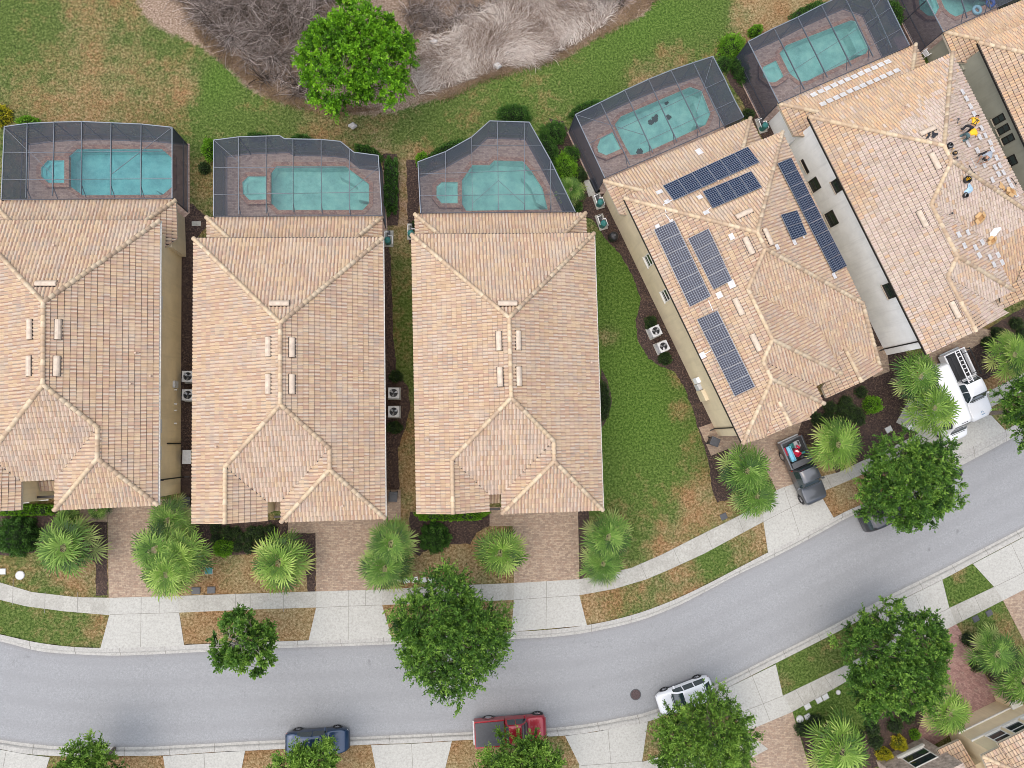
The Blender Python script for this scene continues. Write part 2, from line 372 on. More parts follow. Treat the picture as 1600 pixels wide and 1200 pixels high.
M['leaf_oak'] = leaf_mat('oak_leaf', [(0.014, 0.044, 0.008), (0.078, 0.185, 0.022), (0.26, 0.43, 0.065)], 0.3)
M['leaf_oakl'] = leaf_mat('light_oak_leaf', [(0.025, 0.065, 0.012), (0.125, 0.25, 0.028), (0.31, 0.48, 0.08)], 0.3)
M['leaf_shrub'] = leaf_mat('shrub_leaf', [(0.018, 0.05, 0.01), (0.04, 0.11, 0.015), (0.09, 0.2, 0.03)], 0.2)
M['leaf_hedge'] = leaf_mat('hedge_leaf', [(0.06, 0.15, 0.008), (0.12, 0.28, 0.012), (0.2, 0.40, 0.03)], 0.25)
M['leaf_dark'] = leaf_mat('dark_leaf', [(0.012, 0.025, 0.008), (0.03, 0.06, 0.015), (0.06, 0.10, 0.025)], 0.15)
M['leaf_yellow'] = leaf_mat('yellow_leaf', [(0.15, 0.2, 0.01), (0.38, 0.36, 0.015), (0.6, 0.48, 0.03)], 0.25)
M['palm'] = leaf_mat('palm_frond', [(0.02, 0.058, 0.010), (0.09, 0.19, 0.022), (0.26, 0.40, 0.08)], 0.25, (0.27, 0.33, 0.10))
M['palm_y'] = leaf_mat('pale_palm_frond', [(0.03, 0.08, 0.012), (0.14, 0.26, 0.03), (0.36, 0.50, 0.11)], 0.25, (0.36, 0.40, 0.12))
M['bark'] = plain('bark', (0.16, 0.13, 0.10), 0.95, var=0.4, scale=12)
M['petiole'] = plain('palm_petiole', (0.36, 0.36, 0.17), 0.7)
M['deadleaf'] = plain('dead_frond', (0.32, 0.20, 0.09), 0.9, var=0.4)
M['twig'] = leaf_mat('dry_twig', [(0.045, 0.032, 0.024), (0.20, 0.155, 0.13), (0.54, 0.47, 0.43)], 0.0)
M['reed'] = leaf_mat('pale_dry_reed', [(0.22, 0.15, 0.11), (0.54, 0.44, 0.37), (0.86, 0.79, 0.72)], 0.1)
M['limb'] = plain('grey_limb', (0.30, 0.27, 0.24), 0.9, var=0.3)
# water
def water_mat(name, tint):
    m, t, b = newmat(name); out = [x for x in t.nodes if x.type == 'OUTPUT_MATERIAL'][0]
    t.nodes.remove(b)
    tr = t.nodes.new('ShaderNodeBsdfTransparent'); tr.inputs[0].default_value = (*tint, 1)
    gl = t.nodes.new('ShaderNodeBsdfGlossy'); gl.inputs['Roughness'].default_value = 0.05
    fr = t.nodes.new('ShaderNodeFresnel'); fr.inputs[0].default_value = 1.33
    n = noise(t, 2.4, 3, 0.5); bp = t.nodes.new('ShaderNodeBump'); bp.inputs['Strength'].default_value = 0.15; bp.inputs['Distance'].default_value = 0.05
    t.links.new(n, bp.inputs['Height']); t.links.new(bp.outputs[0], gl.inputs['Normal']); t.links.new(bp.outputs[0], fr.inputs['Normal'])
    mx = t.nodes.new('ShaderNodeMixShader'); t.links.new(fr.outputs[0], mx.inputs[0]); t.links.new(tr.outputs[0], mx.inputs[1]); t.links.new(gl.outputs[0], mx.inputs[2])
    t.links.new(mx.outputs[0], out.inputs[0]); return m
M['water'] = water_mat('pool_water', (0.44, 0.80, 0.84))
M['water2'] = water_mat('pool_water_pale', (0.56, 0.82, 0.80))
def plaster():
    m, t, b = newmat('pool_plaster'); f = noise(t, 0.9, 6, 0.7); g = noise(t, 7, 5, 0.7)
    c = ramp(t, f, [(0.3, (0.40, 0.55, 0.54)), (0.5, (0.60, 0.75, 0.72)), (0.64, (0.78, 0.86, 0.82))])
    c = mixc(t, mth(t, 'MULTIPLY', mth(t, 'SUBTRACT', g, 0.56, True), 1.6, True), c, (0.35, 0.50, 0.50))
    t.links.new(c, b.inputs['Base Color']); b.inputs['Roughness'].default_value = 0.8; return m
M['plaster'] = plaster()
def screen_mat(name, op, c=(0.045, 0.05, 0.065)):
    m, t, b = newmat(name); out = [x for x in t.nodes if x.type == 'OUTPUT_MATERIAL'][0]
    b.inputs['Base Color'].default_value = (*c, 1); b.inputs['Roughness'].default_value = 0.8
    tr = t.nodes.new('ShaderNodeBsdfTransparent'); mx = t.nodes.new('ShaderNodeMixShader')
    f = noise(t, 1.2, 3, 0.5); r = t.nodes.new('ShaderNodeMapRange'); r.inputs[3].default_value = op-0.05; r.inputs[4].default_value = op+0.05; t.links.new(f, r.inputs[0])
    t.links.new(r.outputs[0], mx.inputs[0]); t.links.new(tr.outputs[0], mx.inputs[1]); t.links.new(b.outputs[0], mx.inputs[2]); t.links.new(mx.outputs[0], out.inputs[0]); return m
M['mesh_top'] = screen_mat('insect_mesh_roof', 0.30, (0.085, 0.10, 0.13))
M['mesh_wall'] = screen_mat('insect_mesh_wall', 0.80, (0.032, 0.038, 0.058))
M['alu'] = plain('aluminium_frame', (0.20, 0.225, 0.26), 0.4, 0.3)
M['alud'] = plain('dark_frame', (0.05, 0.055, 0.07), 0.5, 0.2)
def solar():
    m, t, b = newmat('solar_cells')
    tc = t.nodes.new('ShaderNodeUVMap'); br = t.nodes.new('ShaderNodeTexBrick'); br.offset = 0.0
    br.inputs['Scale'].default_value = 1.0; br.inputs['Brick Width'].default_value = 0.165; br.inputs['Row Height'].default_value = 0.165; br.inputs['Mortar Size'].default_value = 0.0075
    br.inputs['Color1'].default_value = (0.007, 0.012, 0.030, 1); br.inputs['Color2'].default_value = (0.012, 0.020, 0.045, 1); br.inputs['Mortar'].default_value = (0.26, 0.30, 0.36, 1)
    t.links.new(tc.outputs[0], br.inputs[0]); t.links.new(br.outputs[0], b.inputs['Base Color'])
    b.inputs['Roughness'].default_value = 0.22; b.inputs['Specular IOR Level'].default_value = 0.22; return m
M['solar'] = solar()
M['y_shirt'] = plain('yellow_shirt', (0.75, 0.42, 0.015), 0.8)
M['grey_shirt'] = plain('grey_shirt', (0.27, 0.30, 0.34), 0.85)
M['navy'] = plain('dark_trousers', (0.02, 0.022, 0.03), 0.85)
M['tealp'] = plain('teal_work_trousers', (0.06, 0.11, 0.12), 0.85)
M['skin'] = plain('skin', (0.36, 0.19, 0.12), 0.6)
M['hair'] = plain('dark_hair', (0.012, 0.01, 0.01), 0.8)
M['stone'] = plain('stone_cladding', (0.40, 0.32, 0.265), 0.9, var=0.45, scale=3.5)
# ================================================================== GROUND, ROAD, PAVEMENTS
nk_in = [(-160,960),(-60,992),(0,1003),(60,1018),(120,1023),(180,1025),(240,1023),(300,1020),(340,1018),(443,1013),(540,1010),(617,1007),(700,1004),(800,999),(843,997),(897,992),(947,983),(1000,970),(1053,950),(1103,925),(1150,900),(1200,876),(1247,852),(1293,827),(1330,807),(1400,778),(1500,729),(1575,689),(1650,648),(1780,570)]
nk_out = [(-160,947),(-60,979),(0,991),(60,1004),(120,1011),(180,1012),(240,1010),(300,1007),(340,1005),(437,1002),(540,998),(612,995),(700,992),(800,987),(840,985),(893,980),(947,971),(1000,957),(1053,937),(1100,915),(1150,889),(1200,863),(1247,839),(1293,814),(1330,795),(1400,766),(1500,706),(1570,672),(1645,632),(1775,552)]
sk_in = [(-160,1122),(-60,1146),(0,1157),(45,1163),(90,1167),(150,1168),(227,1168),(287,1165),(347,1162),(400,1159),(550,1153),(613,1150),(733,1145),(857,1139),(933,1130),(967,1123),(1017,1112),(1113,1073),(1200,1030),(1293,983),(1387,933),(1480,887),(1600,825),(1700,772),(1800,715)]
sk_out = [(-160,1135),(-60,1159),(0,1170),(45,1178),(117,1182),(180,1181),(253,1180),(347,1174),(400,1172),(580,1163),(643,1161),(707,1157),(800,1153),(883,1149),(933,1142),(1013,1127),(1113,1085),(1200,1042),(1293,995),(1367,957),(1473,905),(1520,880),(1600,838),(1706,784),(1806,727)]
def wline(pts): return [Vector((p[0], p[1])) for p in smooth_line([tuple(G(*q).xy) for q in pts], 6)]
NI, NO, SI, SO = wline(nk_in), wline(nk_out), wline(sk_in), wline(sk_out)
def resample(L, n):
    d = [0]
    for i in range(1, len(L)): d.append(d[-1]+(L[i]-L[i-1]).length)
    out = []
    for k in range(n):
        t = d[-1]*k/(n-1); i = max(1, min(len(L)-1, int(np.searchsorted(d, t)))); f = (t-d[i-1])/(d[i]-d[i-1])
        out.append(L[i-1].lerp(L[i], f))
    return out
NS = 260
NI, NO, SI, SO = [resample(L, NS) for L in (NI, NO, SI, SO)]
RZ = -0.115
def road():
    bm = bmesh.new(); uvl = bm.loops.layers.uv.new('UVMap'); n_ = 0
    prev = None
    for a, b in zip(NI, SI):
        row = [bm.verts.new((*(a.lerp(b, k/6)), RZ + 0.03*math.sin(math.pi*k/6))) for k in range(7)]
        if prev:
            for k in range(6):
                f = bm.faces.new((prev[k], prev[k+1], row[k+1], row[k]))
                for lp, q in zip(f.loops, ((0, k), (0, k+1), (1, k+1), (1, k))): lp[uvl].uv = (n_+q[0], q[1]/6)
            n_ += 1
        prev = row
    bmesh.ops.recalc_face_normals(bm, faces=bm.faces)
    o = obj('road', bm, M['asphalt'], smooth=True); tag(o, kind='structure')
road()
def kerb(inn, out, name):
    bm = bmesh.new(); prev = None; acc = 0; last = None
    prof = [(0, 0.034), (0.5, 0.03), (0.60, -0.015), (0.68, -0.095), (1.0, -0.105), (1.03, -0.125)]
    for i, (a, b) in enumerate(zip(inn, out)):
        row = [bm.verts.new((*(b.lerp(a, f)), z)) for f, z in prof]
        if prev:
            for k in range(len(prof)-1): bm.faces.new((prev[k], prev[k+1], row[k+1], row[k]))
            acc += (a-last[0]).length
            if acc > 3.0:
                acc = 0
                d = (a-last[0]).normalized()*0.02
                vs = [bm.verts.new((*(b.lerp(a, f)-d), z+0.004)) for f, z in prof[:5]]; ws = [bm.verts.new((*(b.lerp(a, f)+d), z+0.004)) for f, z in prof[:5]]
                for k in range(4): bm.faces.new((vs[k], vs[k+1], ws[k+1], ws[k])).material_index = 1
        prev = row; last = (a, b)
    bmesh.ops.recalc_face_normals(bm, faces=bm.faces)
    tag(obj(name, bm, [M['kerbc'], M['joint']]), kind='structure')
kerb(NI, NO, 'kerb'); kerb(SI, SO, 'kerb')

# ---- beds, drives, pavements (photo outlines laid on the ground)
def slab(name, px, z, mat, joints=(), jitter=0.0, closed_smooth=0, th=None, z0=None):
    pts = px
    if closed_smooth: pts = smooth_line(px, closed_smooth, True)
    w = [G(p[0], p[1], 0).xy for p in pts]
    if jitter:
        r = []; n = len(w); rnd = random.Random(len(px)*31+int(px[0][0]))
        for i in range(n):
            a = w[i]; b = w[(i+1) % n]; L = (b-a).length; k = max(1, int(L/0.25))
            for j in range(k):
                p = a.lerp(b, j/k); r.append(p+Vector((rnd.uniform(-jitter, jitter), rnd.uniform(-jitter, jitter))))
        w = r
    bm = bmesh.new(); vs = [bm.verts.new((p.x, p.y, z)) for p in w]
    es = [bm.edges.new((vs[i], vs[(i+1) % len(vs)])) for i in range(len(vs))]
    bmesh.ops.triangle_fill(bm, use_beauty=True, edges=es)
    for f in bm.faces:
        if f.normal.z < 0: f.normal_flip()
    # short skirt so that the slab has an edge
    for i in range(len(w)):
        a = vs[i]; b = vs[(i+1) % len(vs)]
        c = bm.verts.new((a.co.x, a.co.y, -0.05)); d = bm.verts.new((b.co.x, b.co.y, -0.05)); bm.faces.new((a, c, d, b))
    for a, b in joints:
        A = G(*a); B = G(*b); d = (B-A); nrm = Vector((-d.y, d.x, 0)).normalized()*0.016
        q = [A-nrm, B-nrm, B+nrm, A+nrm]
        f = bm.faces.new([bm.verts.new((p.x, p.y, z+0.004)) for p in q]); f.material_index = 1
        if f.normal.z < 0: f.normal_flip()
    o = obj(name, bm, [mat, M['joint']]); tag(o, kind='structure'); return o
beds = [
 [(282,318),(300,318),(330,345),(303,380),(302,830),(283,830)],                                   # H1/H2
 [(-30,796),(128,797),(128,813),(168,813),(168,930),(150,931),(150,880),(120,860),(60,862),(20,868),(-30,868)],
 [(300,812),(452,812),(452,833),(493,833),(493,924),(480,924),(478,880),(420,862),(360,868),(300,862)],
 [(595,790),(625,790),(622,700),(632,672),(641,640),(638,605),(620,580),(614,520),(612,440),(610,400),(596,340)],
 [(598,240),(620,240),(624,330),(622,352),(598,352)],
 [(640,800),(768,800),(768,820),(745,832),(735,850),(700,850),(660,862),(655,870),(640,860)],
 [(635,250),(655,250),(655,345),(648,380),(638,380)],
 [(900,795),(920,795),(920,905),(906,905)],
 [(858,185),(880,190),(905,240),(940,300),(990,340),(1010,400),(1040,500),(1140,668),(1160,700),(1140,780),(1120,785),(1113,767),(1107,720),(1090,667),(1083,643),(1070,607),(1053,580),(1033,573),(1013,560),(997,533),(993,500),(1002,467),(987,430),(971,400),(945,372),(928,345),(900,330),(885,290)],
 [(1120,80),(1150,70),(1160,110),(1200,190),(1215,230),(1190,215),(1160,160),(1140,130)],
 [(1195,200),(1230,200),(1420,560),(1380,620),(1300,660),(1180,700),(1150,690),(1370,570)],
 [(1180,690),(1290,650),(1400,560),(1470,545),(1500,640),(1455,690),(1390,700),(1340,730),(1310,745),(1285,700),(1240,690),(1275,740),(1262,745),(1215,700),(1170,760),(1150,740)],
 [(1490,545),(1600,480),(1680,440),(1660,520),(1600,560),(1545,590),(1522,600)],
 [(1385,0),(1412,0),(1440,70),(1420,90),(1405,40)],
 [(1250,1150),(1262,1140),(1290,1130),(1330,1150),(1360,1140),(1380,1110),(1420,1095),(1450,1120),(1440,1160),(1390,1190),(1330,1215),(1275,1215)],
 [(1500,1010),(1530,1000),(1575,1010),(1600,1040),(1600,1090),(1560,1080),(1530,1040)],
 [(940,575),(950,598),(956,625),(950,650),(940,668)],
]
for k, b in enumerate(beds): slab('mulch_bed', b, 0.012+0.0005*(k % 3), M['mulch'], jitter=0.05)
slab('driveway', [(168,780),(300,780),(300,800),(282,830),(278,931),(170,934)], 0.022, M['pav'])
slab('garden_path', [(125,785),(168,785),(168,815),(125,815)], 0.026, M['pav'])
slab('driveway', [(450,800),(604,800),(604,860),(597,921),(494,924),(493,833),(450,833)], 0.022, M['pav'])
slab('driveway', [(765,792),(903,792),(905,905),(803,911),(801,822),(765,822)], 0.022, M['pav'])
slab('driveway', [(1130,670),(1255,650),(1240,700),(1275,742),(1253,752),(1222,762),(1213,766),(1190,720),(1140,710)], 0.022, M['pav'])
slab('paver_landing', [(1092,668),(1115,660),(1165,690),(1111,712)], 0.026, M['pav'])
slab('paver_landing', [(604,765),(626,765),(626,812),(604,812)], 0.026, M['pav'])
slab('paver_landing', [(1340,545),(1385,540),(1390,580),(1365,590)], 0.026, M['pav'])
slab('driveway', [(1430,560),(1525,510),(1560,520),(1490,560),(1500,600),(1440,600)], 0.026, M['pav'])
slab('driveway', [(1475,985),(1494,975),(1520,1020),(1545,1065),(1590,1075),(1570,1110),(1515,1130),(1440,1175),(1430,1150),(1450,1100),(1480,1060),(1478,1010)], 0.022, M['pav_red'])
slab('driveway', [(1567,938),(1680,880),(1760,1000),(1620,1040)], 0.022, M['pav'])
slab('driveway', [(1165,1143),(1238,1112),(1268,1210),(1290,1240),(1180,1240)], 0.022, M['pav'])
slab('pavement', [(-160,873),(-60,897),(0,910),(50,925),(120,933),(172,934),(172,961),(100,955),(40,947),(0,937),(-60,924),(-160,900)], 0.03, M['concrete'], [((p,925 if p>40 else 905),(p-1,958 if p>60 else 945)) for p in (-30,21,71,122)])
slab('pavement', [(278,931),(400,927),(495,924),(495,949),(400,952),(280,957)], 0.03, M['concrete'], [((x,927),(x,956)) for x in (319,368,392,443)])
slab('pavement', [(597,921),(700,915),(803,911),(803,937),(700,942),(597,945)], 0.03, M['concrete'], [((x,912),(x,944)) for x in (648,700,752)])
slab('pavement', [(905,905),(955,895),(987,887),(1033,867),(1080,843),(1120,823),(1160,803),(1193,786),(1193,815),(1150,838),(1100,865),(1050,888),(1010,905),(960,920),(905,930)], 0.03, M['concrete'], [((952,896),(961,921)),((1152,806),(1162,832)),((1000,880),(1011,905)),((1052,857),(1063,882)),((1102,831),(1113,857))])
slab('pavement', [(1253,752),(1310,738),(1345,721),(1390,700),(1460,665),(1480,684),(1400,717),(1330,749),(1280,770)], 0.03, M['concrete'], [((1290,742),(1300,763)),((1320,732),(1332,750))])
slab('pavement', [(1528,620),(1573,597),(1690,535),(1710,560),(1600,610),(1540,640)], 0.03, M['concrete'], [((1553,607),(1562,630))])
slab('pavement', [(1223,1087),(1310,1045),(1380,1008),(1483,950),(1494,975),(1400,1026),(1320,1066),(1238,1112)], 0.03, M['concrete'], [((1243,1078),(1258,1103)),((1265,1067),(1275,1090)),((1288,1057),(1302,1078))])
slab('pavement', [(1483,950),(1553,917),(1567,938),(1494,975)], 0.03, M['concrete'], [((1522,931),(1533,955)),((1493,946),(1504,971))])
slab('pavement', [(905,1195),(1005,1190),(1165,1143),(1200,1170),(1100,1225),(900,1240)], 0.029, M['concrete'])
slab('driveway_apron', [(172,934),(278,931),(280,957),(288,1009),(157,1013),(171,961)], 0.034, M['apron'], [((172,960),(280,957)),((221,933),(220,1011)),((249,932),(249,958))])
slab('driveway_apron', [(495,924),(597,921),(597,945),(612,996),(482,1002),(494,949)], 0.034, M['apron'], [((494,949),(597,945)),((545,922),(545,999)),((571,922),(571,946))])
slab('driveway_apron', [(803,911),(905,905),(905,930),(917,977),(799,987),(803,937)], 0.034, M['apron'], [((803,937),(905,930)),((854,908),(853,984)),((828,910),(828,936))])
slab('driveway_apron', [(1193,786),(1213,766),(1222,762),(1253,752),(1280,770),(1303,810),(1200,864),(1193,817)], 0.034, M['apron'], [((1193,815),(1280,770)),((1225,762),(1250,838))])
slab('driveway_apron', [(1400,660),(1440,590),(1500,570),(1528,620),(1540,640),(1571,673),(1478,718),(1460,690)], 0.034, M['apron'], [((1470,680),(1540,640))])
slab('driveway_apron', [(-30,1166),(0,1171),(45,1179),(78,1183),(68,1215),(-30,1215)], 0.034, M['apron'], [((10,1174),(5,1200))])
slab('driveway_apron', [(255,1181),(347,1175),(383,1173),(375,1215),(260,1215)], 0.034, M['apron'], [((319,1177),(320,1200))])
slab('driveway_apron', [(580,1164),(643,1162),(706,1158),(692,1215),(590,1215)], 0.034, M['apron'], [((643,1161),(645,1200))])
slab('driveway_apron', [(883,1150),(933,1143),(1012,1128),(1003,1190),(1005,1215),(915,1240),(908,1200)], 0.034, M['apron'], [((950,1140),(955,1200)),((908,1196),(1005,1189))])
slab('driveway_apron', [(1113,1086),(1212,1038),(1223,1087),(1238,1112),(1165,1143),(1148,1120)], 0.034, M['apron'], [((1140,1120),(1223,1087)),((1175,1056),(1203,1126))])
slab('driveway_apron', [(1367,958),(1472,906),(1483,950),(1494,975),(1475,985),(1410,1015),(1395,990)], 0.034, M['apron'], [((1400,990),(1483,950)),((1430,930),(1455,990))])
slab('driveway_apron', [(1520,881),(1600,839),(1680,800),(1690,850),(1700,870),(1567,938),(1553,917)], 0.034, M['apron'], [((1553,917),(1690,850)),((1580,850),(1610,915))])

# ================================================================== POOLS AND SCREEN CAGES
CZ = 3.2
M['alum'] = plain('grey_frame', (0.12, 0.135, 0.16), 0.4, 0.3)
def fillpoly(bm, loops, z, mi=0):
    es = []
    for L in loops:
        vs = [bm.verts.new((p[0], p[1], z)) for p in L]
        es += [bm.edges.new((vs[i], vs[(i+1) % len(vs)])) for i in range(len(vs))]
    r = bmesh.ops.triangle_fill(bm, use_beauty=True, edges=es)
    for f in r['geom']:
        if isinstance(f, bmesh.types.BMFace):
            f.material_index = mi
            if f.normal.z < 0: f.normal_flip()
def offset(poly, d):
    """outward offset of a CCW/CW polygon (list of Vector2)"""
    n = len(poly); A = sum(poly[i][0]*poly[(i+1)%n][1]-poly[(i+1)%n][0]*poly[i][1] for i in range(n))
    s = 1 if A > 0 else -1; out = []
    for i in range(n):
        a, b, c = Vector(poly[i-1]), Vector(poly[i]), Vector(poly[(i+1) % n])
        e1 = (b-a).normalized(); e2 = (c-b).normalized()
        n1 = Vector((e1.y, -e1.x))*s; n2 = Vector((e2.y, -e2.x))*s
        m = (n1+n2); m = m/max(0.35, m.length_squared/2) if m.length > 1e-6 else n1
        out.append(b+m*d)
    return out
DECKS = []
def pool_area(top, pool, spa, south, water, plabel, slabel, clabel, beams, purl, diag=(), zt=CZ, south_z=2.9):
    """top: outline of the cage roof in the photo; deck follows it; south = deck continues under the lanai roof"""
    T = [G(p[0], p[1], zt) for p in top]
    deck = [t.xy for t in T] if south is None else [t.xy for t in T][:-1*0 or None]
    deck = deck + ([Vector(G(*p, 0).xy) for p in south] if south else [])
    outer = offset(deck, 0.12)
    DECKS.append(outer)
    P = [G(p[0], p[1], 0).xy for p in pool]; S = [G(p[0], p[1], 0.3).xy for p in spa]
    cop = offset(P, 0.32); scop = offset(S, 0.34)
    # ---- deck
    bm = bmesh.new(); fillpoly(bm, [outer, offset(P, 0.02)], 0.05)
    n = len(outer)
    for i in range(n):
        a = outer[i]; b = outer[(i+1) % n]
        bm.faces.new([bm.verts.new((a.x, a.y, 0.05)), bm.verts.new((a.x, a.y, -0.1)), bm.verts.new((b.x, b.y, -0.1)), bm.verts.new((b.x, b.y, 0.05))])
    tag(obj('pool_deck', bm, M['pav_deck']), kind='structure')
    # ---- pool
    c = sum(P, Vector((0, 0)))/len(P)
    root = empty('swimming_pool', (c.x, c.y, 0), 0, plabel, 'swimming pool', 'screened swimming pools behind the houses'); off = Vector((c.x, c.y, 0))
    def sh(L): return [p-off.xy for p in L]
    bm = bmesh.new(); fillpoly(bm, [sh(P)], -1.15)
    # wall and shallow shelf
    m = len(P); Q = sh(P)
    for i in range(m):
        a = Q[i]; b = Q[(i+1) % m]
        bm.faces.new([bm.verts.new((a.x, a.y, 0.055)), bm.verts.new((b.x, b.y, 0.055)), bm.verts.new((b.x, b.y, -1.15)), bm.verts.new((a.x, a.y, -1.15))])
    obj('basin', bm, M['plaster'], root)
    # corner steps
    bm = bmesh.new()
    k = max(range(m), key=lambda i: Q[i].x - 0.3*abs(Q[i].y)); ctr = Vector((0, 0))
    for st in range(3):
        e0 = Q[k]; ea = Q[(k-1) % m]; eb = Q[(k+1) % m]
        w = 0.30*(3-st)
        inn = lambda p: p.lerp(ctr, min(0.5, w/max(0.1, (p-ctr).length)))
        pts = [ea.lerp(e0, 0.15), e0, eb.lerp(e0, 0.15)]; ii = [inn(p) for p in pts[::-1]]
        prism(bm, [tuple(p) for p in pts+ii], -1.14, -0.3-0.27*(2-st) if False else -0.30-0.25*(st))
    obj('step', bm, M['plaster'], root)
    bm = bmesh.new(); fillpoly(bm, [sh(P)], -0.06)
    obj('water', bm, M[water], root)
    bm = bmesh.new(); fillpoly(bm, [sh(cop), sh(offset(P, -0.01))], 0.09)
    nn = len(cop); CC = sh(cop); PP = sh(offset(P, -0.01))
    for L in (CC, PP):
        for i in range(nn):
            a = L[i]; b = L[(i+1) % nn]; bm.faces.new([bm.verts.new((a.x, a.y, 0.09)), bm.verts.new((a.x, a.y, 0.03)), bm.verts.new((b.x, b.y, 0.03)), bm.verts.new((b.x, b.y, 0.09))])
    obj('coping', bm, M['coping'], root)
    # ---- spa
    c = sum(S, Vector((0, 0)))/len(S); off = Vector((c.x, c.y, 0))
    root = empty('spa', (c.x, c.y, 0), 0, slabel, 'spa', 'small raised spas beside the pools')
    Q = sh(S); R = sh(scop); m = len(Q)
    bm = bmesh.new(); fillpoly(bm, [R, Q], 0.36)
    for i in range(m):
        a = R[i]; b = R[(i+1) % m]; bm.faces.new([bm.verts.new((a.x, a.y, 0.36)), bm.verts.new((a.x, a.y, 0.04)), bm.verts.new((b.x, b.y, 0.04)), bm.verts.new((b.x, b.y, 0.36))])
    obj('coping', bm, M['coping'], root)
    bm = bmesh.new(); fillpoly(bm, [Q], 0.07)
    for i in range(m):
        a = Q[i]; b = Q[(i+1) % m]; bm.faces.new([bm.verts.new((a.x, a.y, 0.355)), bm.verts.new((b.x, b.y, 0.355)), bm.verts.new((b.x, b.y, 0.07)), bm.verts.new((a.x, a.y, 0.07))])
    QI = [p*0.62 for p in Q]
    fillpoly(bm, [Q, QI], 0.17)
    obj('basin', bm, M['plaster'], root)
    bm = bmesh.new(); fillpoly(bm, [Q], 0.31); obj('water', bm, M[water], root)
    # ---- screen cage
    c3 = Vector((sum(t.x for t in T)/len(T), sum(t.y for t in T)/len(T), 0))
    root = empty('screen_enclosure', c3, 0, clabel, 'pool screen cage', 'mesh screen cages over the pools')
    T = [t-c3 for t in T]; n = len(T)
    bm = bmesh.new(); fillpoly(bm, [[t.xy for t in T]], zt-0.02); obj('roof_screen', bm, M['mesh_top'], root)
    nw = n-1 if not isinstance(south, str) else n
    for i in range(nw):
        a, b = T[i], T[i+1] if i+1 < n else T[0]
        bm = bmesh.new(); bm.faces.new([bm.verts.new(p) for p in ((a.x, a.y, 0.15), (b.x, b.y, 0.15), (b.x, b.y, zt-0.06), (a.x, a.y, zt-0.06))])
        obj('wall_screen', bm, M['mesh_wall'], root)
    for i in range(n):
        t = T[i]; bm = bmesh.new(); bar(bm, (t.x, t.y, 0.02), (t.x, t.y, zt-0.04), 0.06); obj('post', bm, M['alud'], root)
    for i in range(n):
        a, b = T[i], T[(i+1) % n]; bm = bmesh.new(); bar(bm, a, b, 0.055, 0.07); obj('eave_rail', bm, M['alu'] if i != n-1 else M['alud'], root)
        if i < n-1:
            for zz in (0.06, 1.0): 
                bm = bmesh.new(); bar(bm, (a.x, a.y, zz), (b.x, b.y, zz), 0.05); obj('chair_rail' if zz > 0.5 else 'sill_rail', bm, M['alud'], root)
    for a, b in beams:
        A = G(*a, zt+0.02)-c3; B = G(*b, zt+0.02)-c3; bm = bmesh.new(); bar(bm, A, B, 0.042, 0.12); obj('beam', bm, M['alum'], root)
        # post where the beam meets the outer wall
        bm = bmesh.new(); bar(bm, (A.x, A.y, 0.02), (A.x, A.y, zt-0.05), 0.05); obj('post', bm, M['alud'], root)
        # small knee brace at the house end
        bm = bmesh.new(); d = (A-B).normalized(); bar(bm, B+Vector((0, 0, -0.7)), B+d*0.7+Vector((0, 0, -0.06)), 0.04); obj('brace', bm, M['alud'], root)
    for a, b in purl:
        A = G(*a, zt+0.015)-c3; B = G(*b, zt+0.015)-c3; bm = bmesh.new(); bar(bm, A, B, 0.032, 0.045); obj('purlin', bm, M['alum'], root)
    for a, b in diag:
        A = G(*a, zt)-c3; B = G(*b, zt)-c3; bm = bmesh.new(); bar(bm, A, B, 0.028, 0.04); obj('brace', bm, M['alum'], root)
    return root
pool_area([(2,312),(7,198),(43,193),(85,191),(128,190),(174,192),(221,194),(269,199),(269,310),(133,304)][0:9],
  [(108,245),(121,233),(253,233),(269,247),(269,293),(255,305),(130,306),(108,290)], [(65,262),(75,251),(101,251),(101,286),(76,286),(65,276)],
  [(280,345),(20,345)], 'water', 'turquoise rectangular pool with clipped corners behind the leftmost house', 'small spa beside the pool of the leftmost house',
  'dark mesh screen cage behind the leftmost house, with a shallow curved north side',
  [((43,193),(41,309)),((85,191),(82,306)),((128,190),(127,304)),((174,192),(173,305)),((221,194),(220,307))], [((5,239),(269,236)),((4,281),(269,279))], [((269,199),(173,273)),((7,200),(85,275))])
pool_area([(334,338),(334,219),(373,214),(437,212),(445,217),(502,218),(532,221),(553,238),(591,243),(597,337)],
  [(421,275),(432,260),(540,260),(577,288),(577,318),(567,329),(435,329),(421,315)], [(379,285),(388,276),(416,276),(416,312),(390,313),(380,303)],
  [(600,372),(340,372)], 'water2', 'pale turquoise pool with one long slanted corner behind the second house from the left', 'small square spa left of the pool behind the second house from the left',
  'dark mesh screen cage with stepped north side behind the second house from the left',
  [((373,215),(373,335)),((416,213),(416,333)),((458,217),(458,331)),((502,218),(502,331)),((546,232),(546,333))], [((334,262),(590,261)),((334,304),(595,300))], [((334,219),(375,255)),((591,262),(545,300))])
pool_area([(657,333),(653,253),(696,237),(737,214),(765,189),(827,191),(860,250),(899,331)],
  [(721,283),(738,258),(765,258),(772,251),(817,252),(830,267),(848,295),(856,328),(728,330),(721,318)], [(682,292),(690,285),(715,285),(715,318),(690,318),(682,308)],
  [(897,360),(668,360)], 'water2', 'blue-green pool with angled sides behind the third house from the left', 'small octagonal spa by the angled pool behind the third house from the left',
  'pointed dark mesh screen cage behind the third house from the left',
  [((696,237),(697,331)),((737,214),(738,330)),((777,190),(779,329)),((819,191),(820,329)),((860,250),(861,330))], [((737,227),(848,227)),((655,272),(869,265)),((656,306),(886,303))], [((779,282),(820,320)),((779,282),(738,318))])
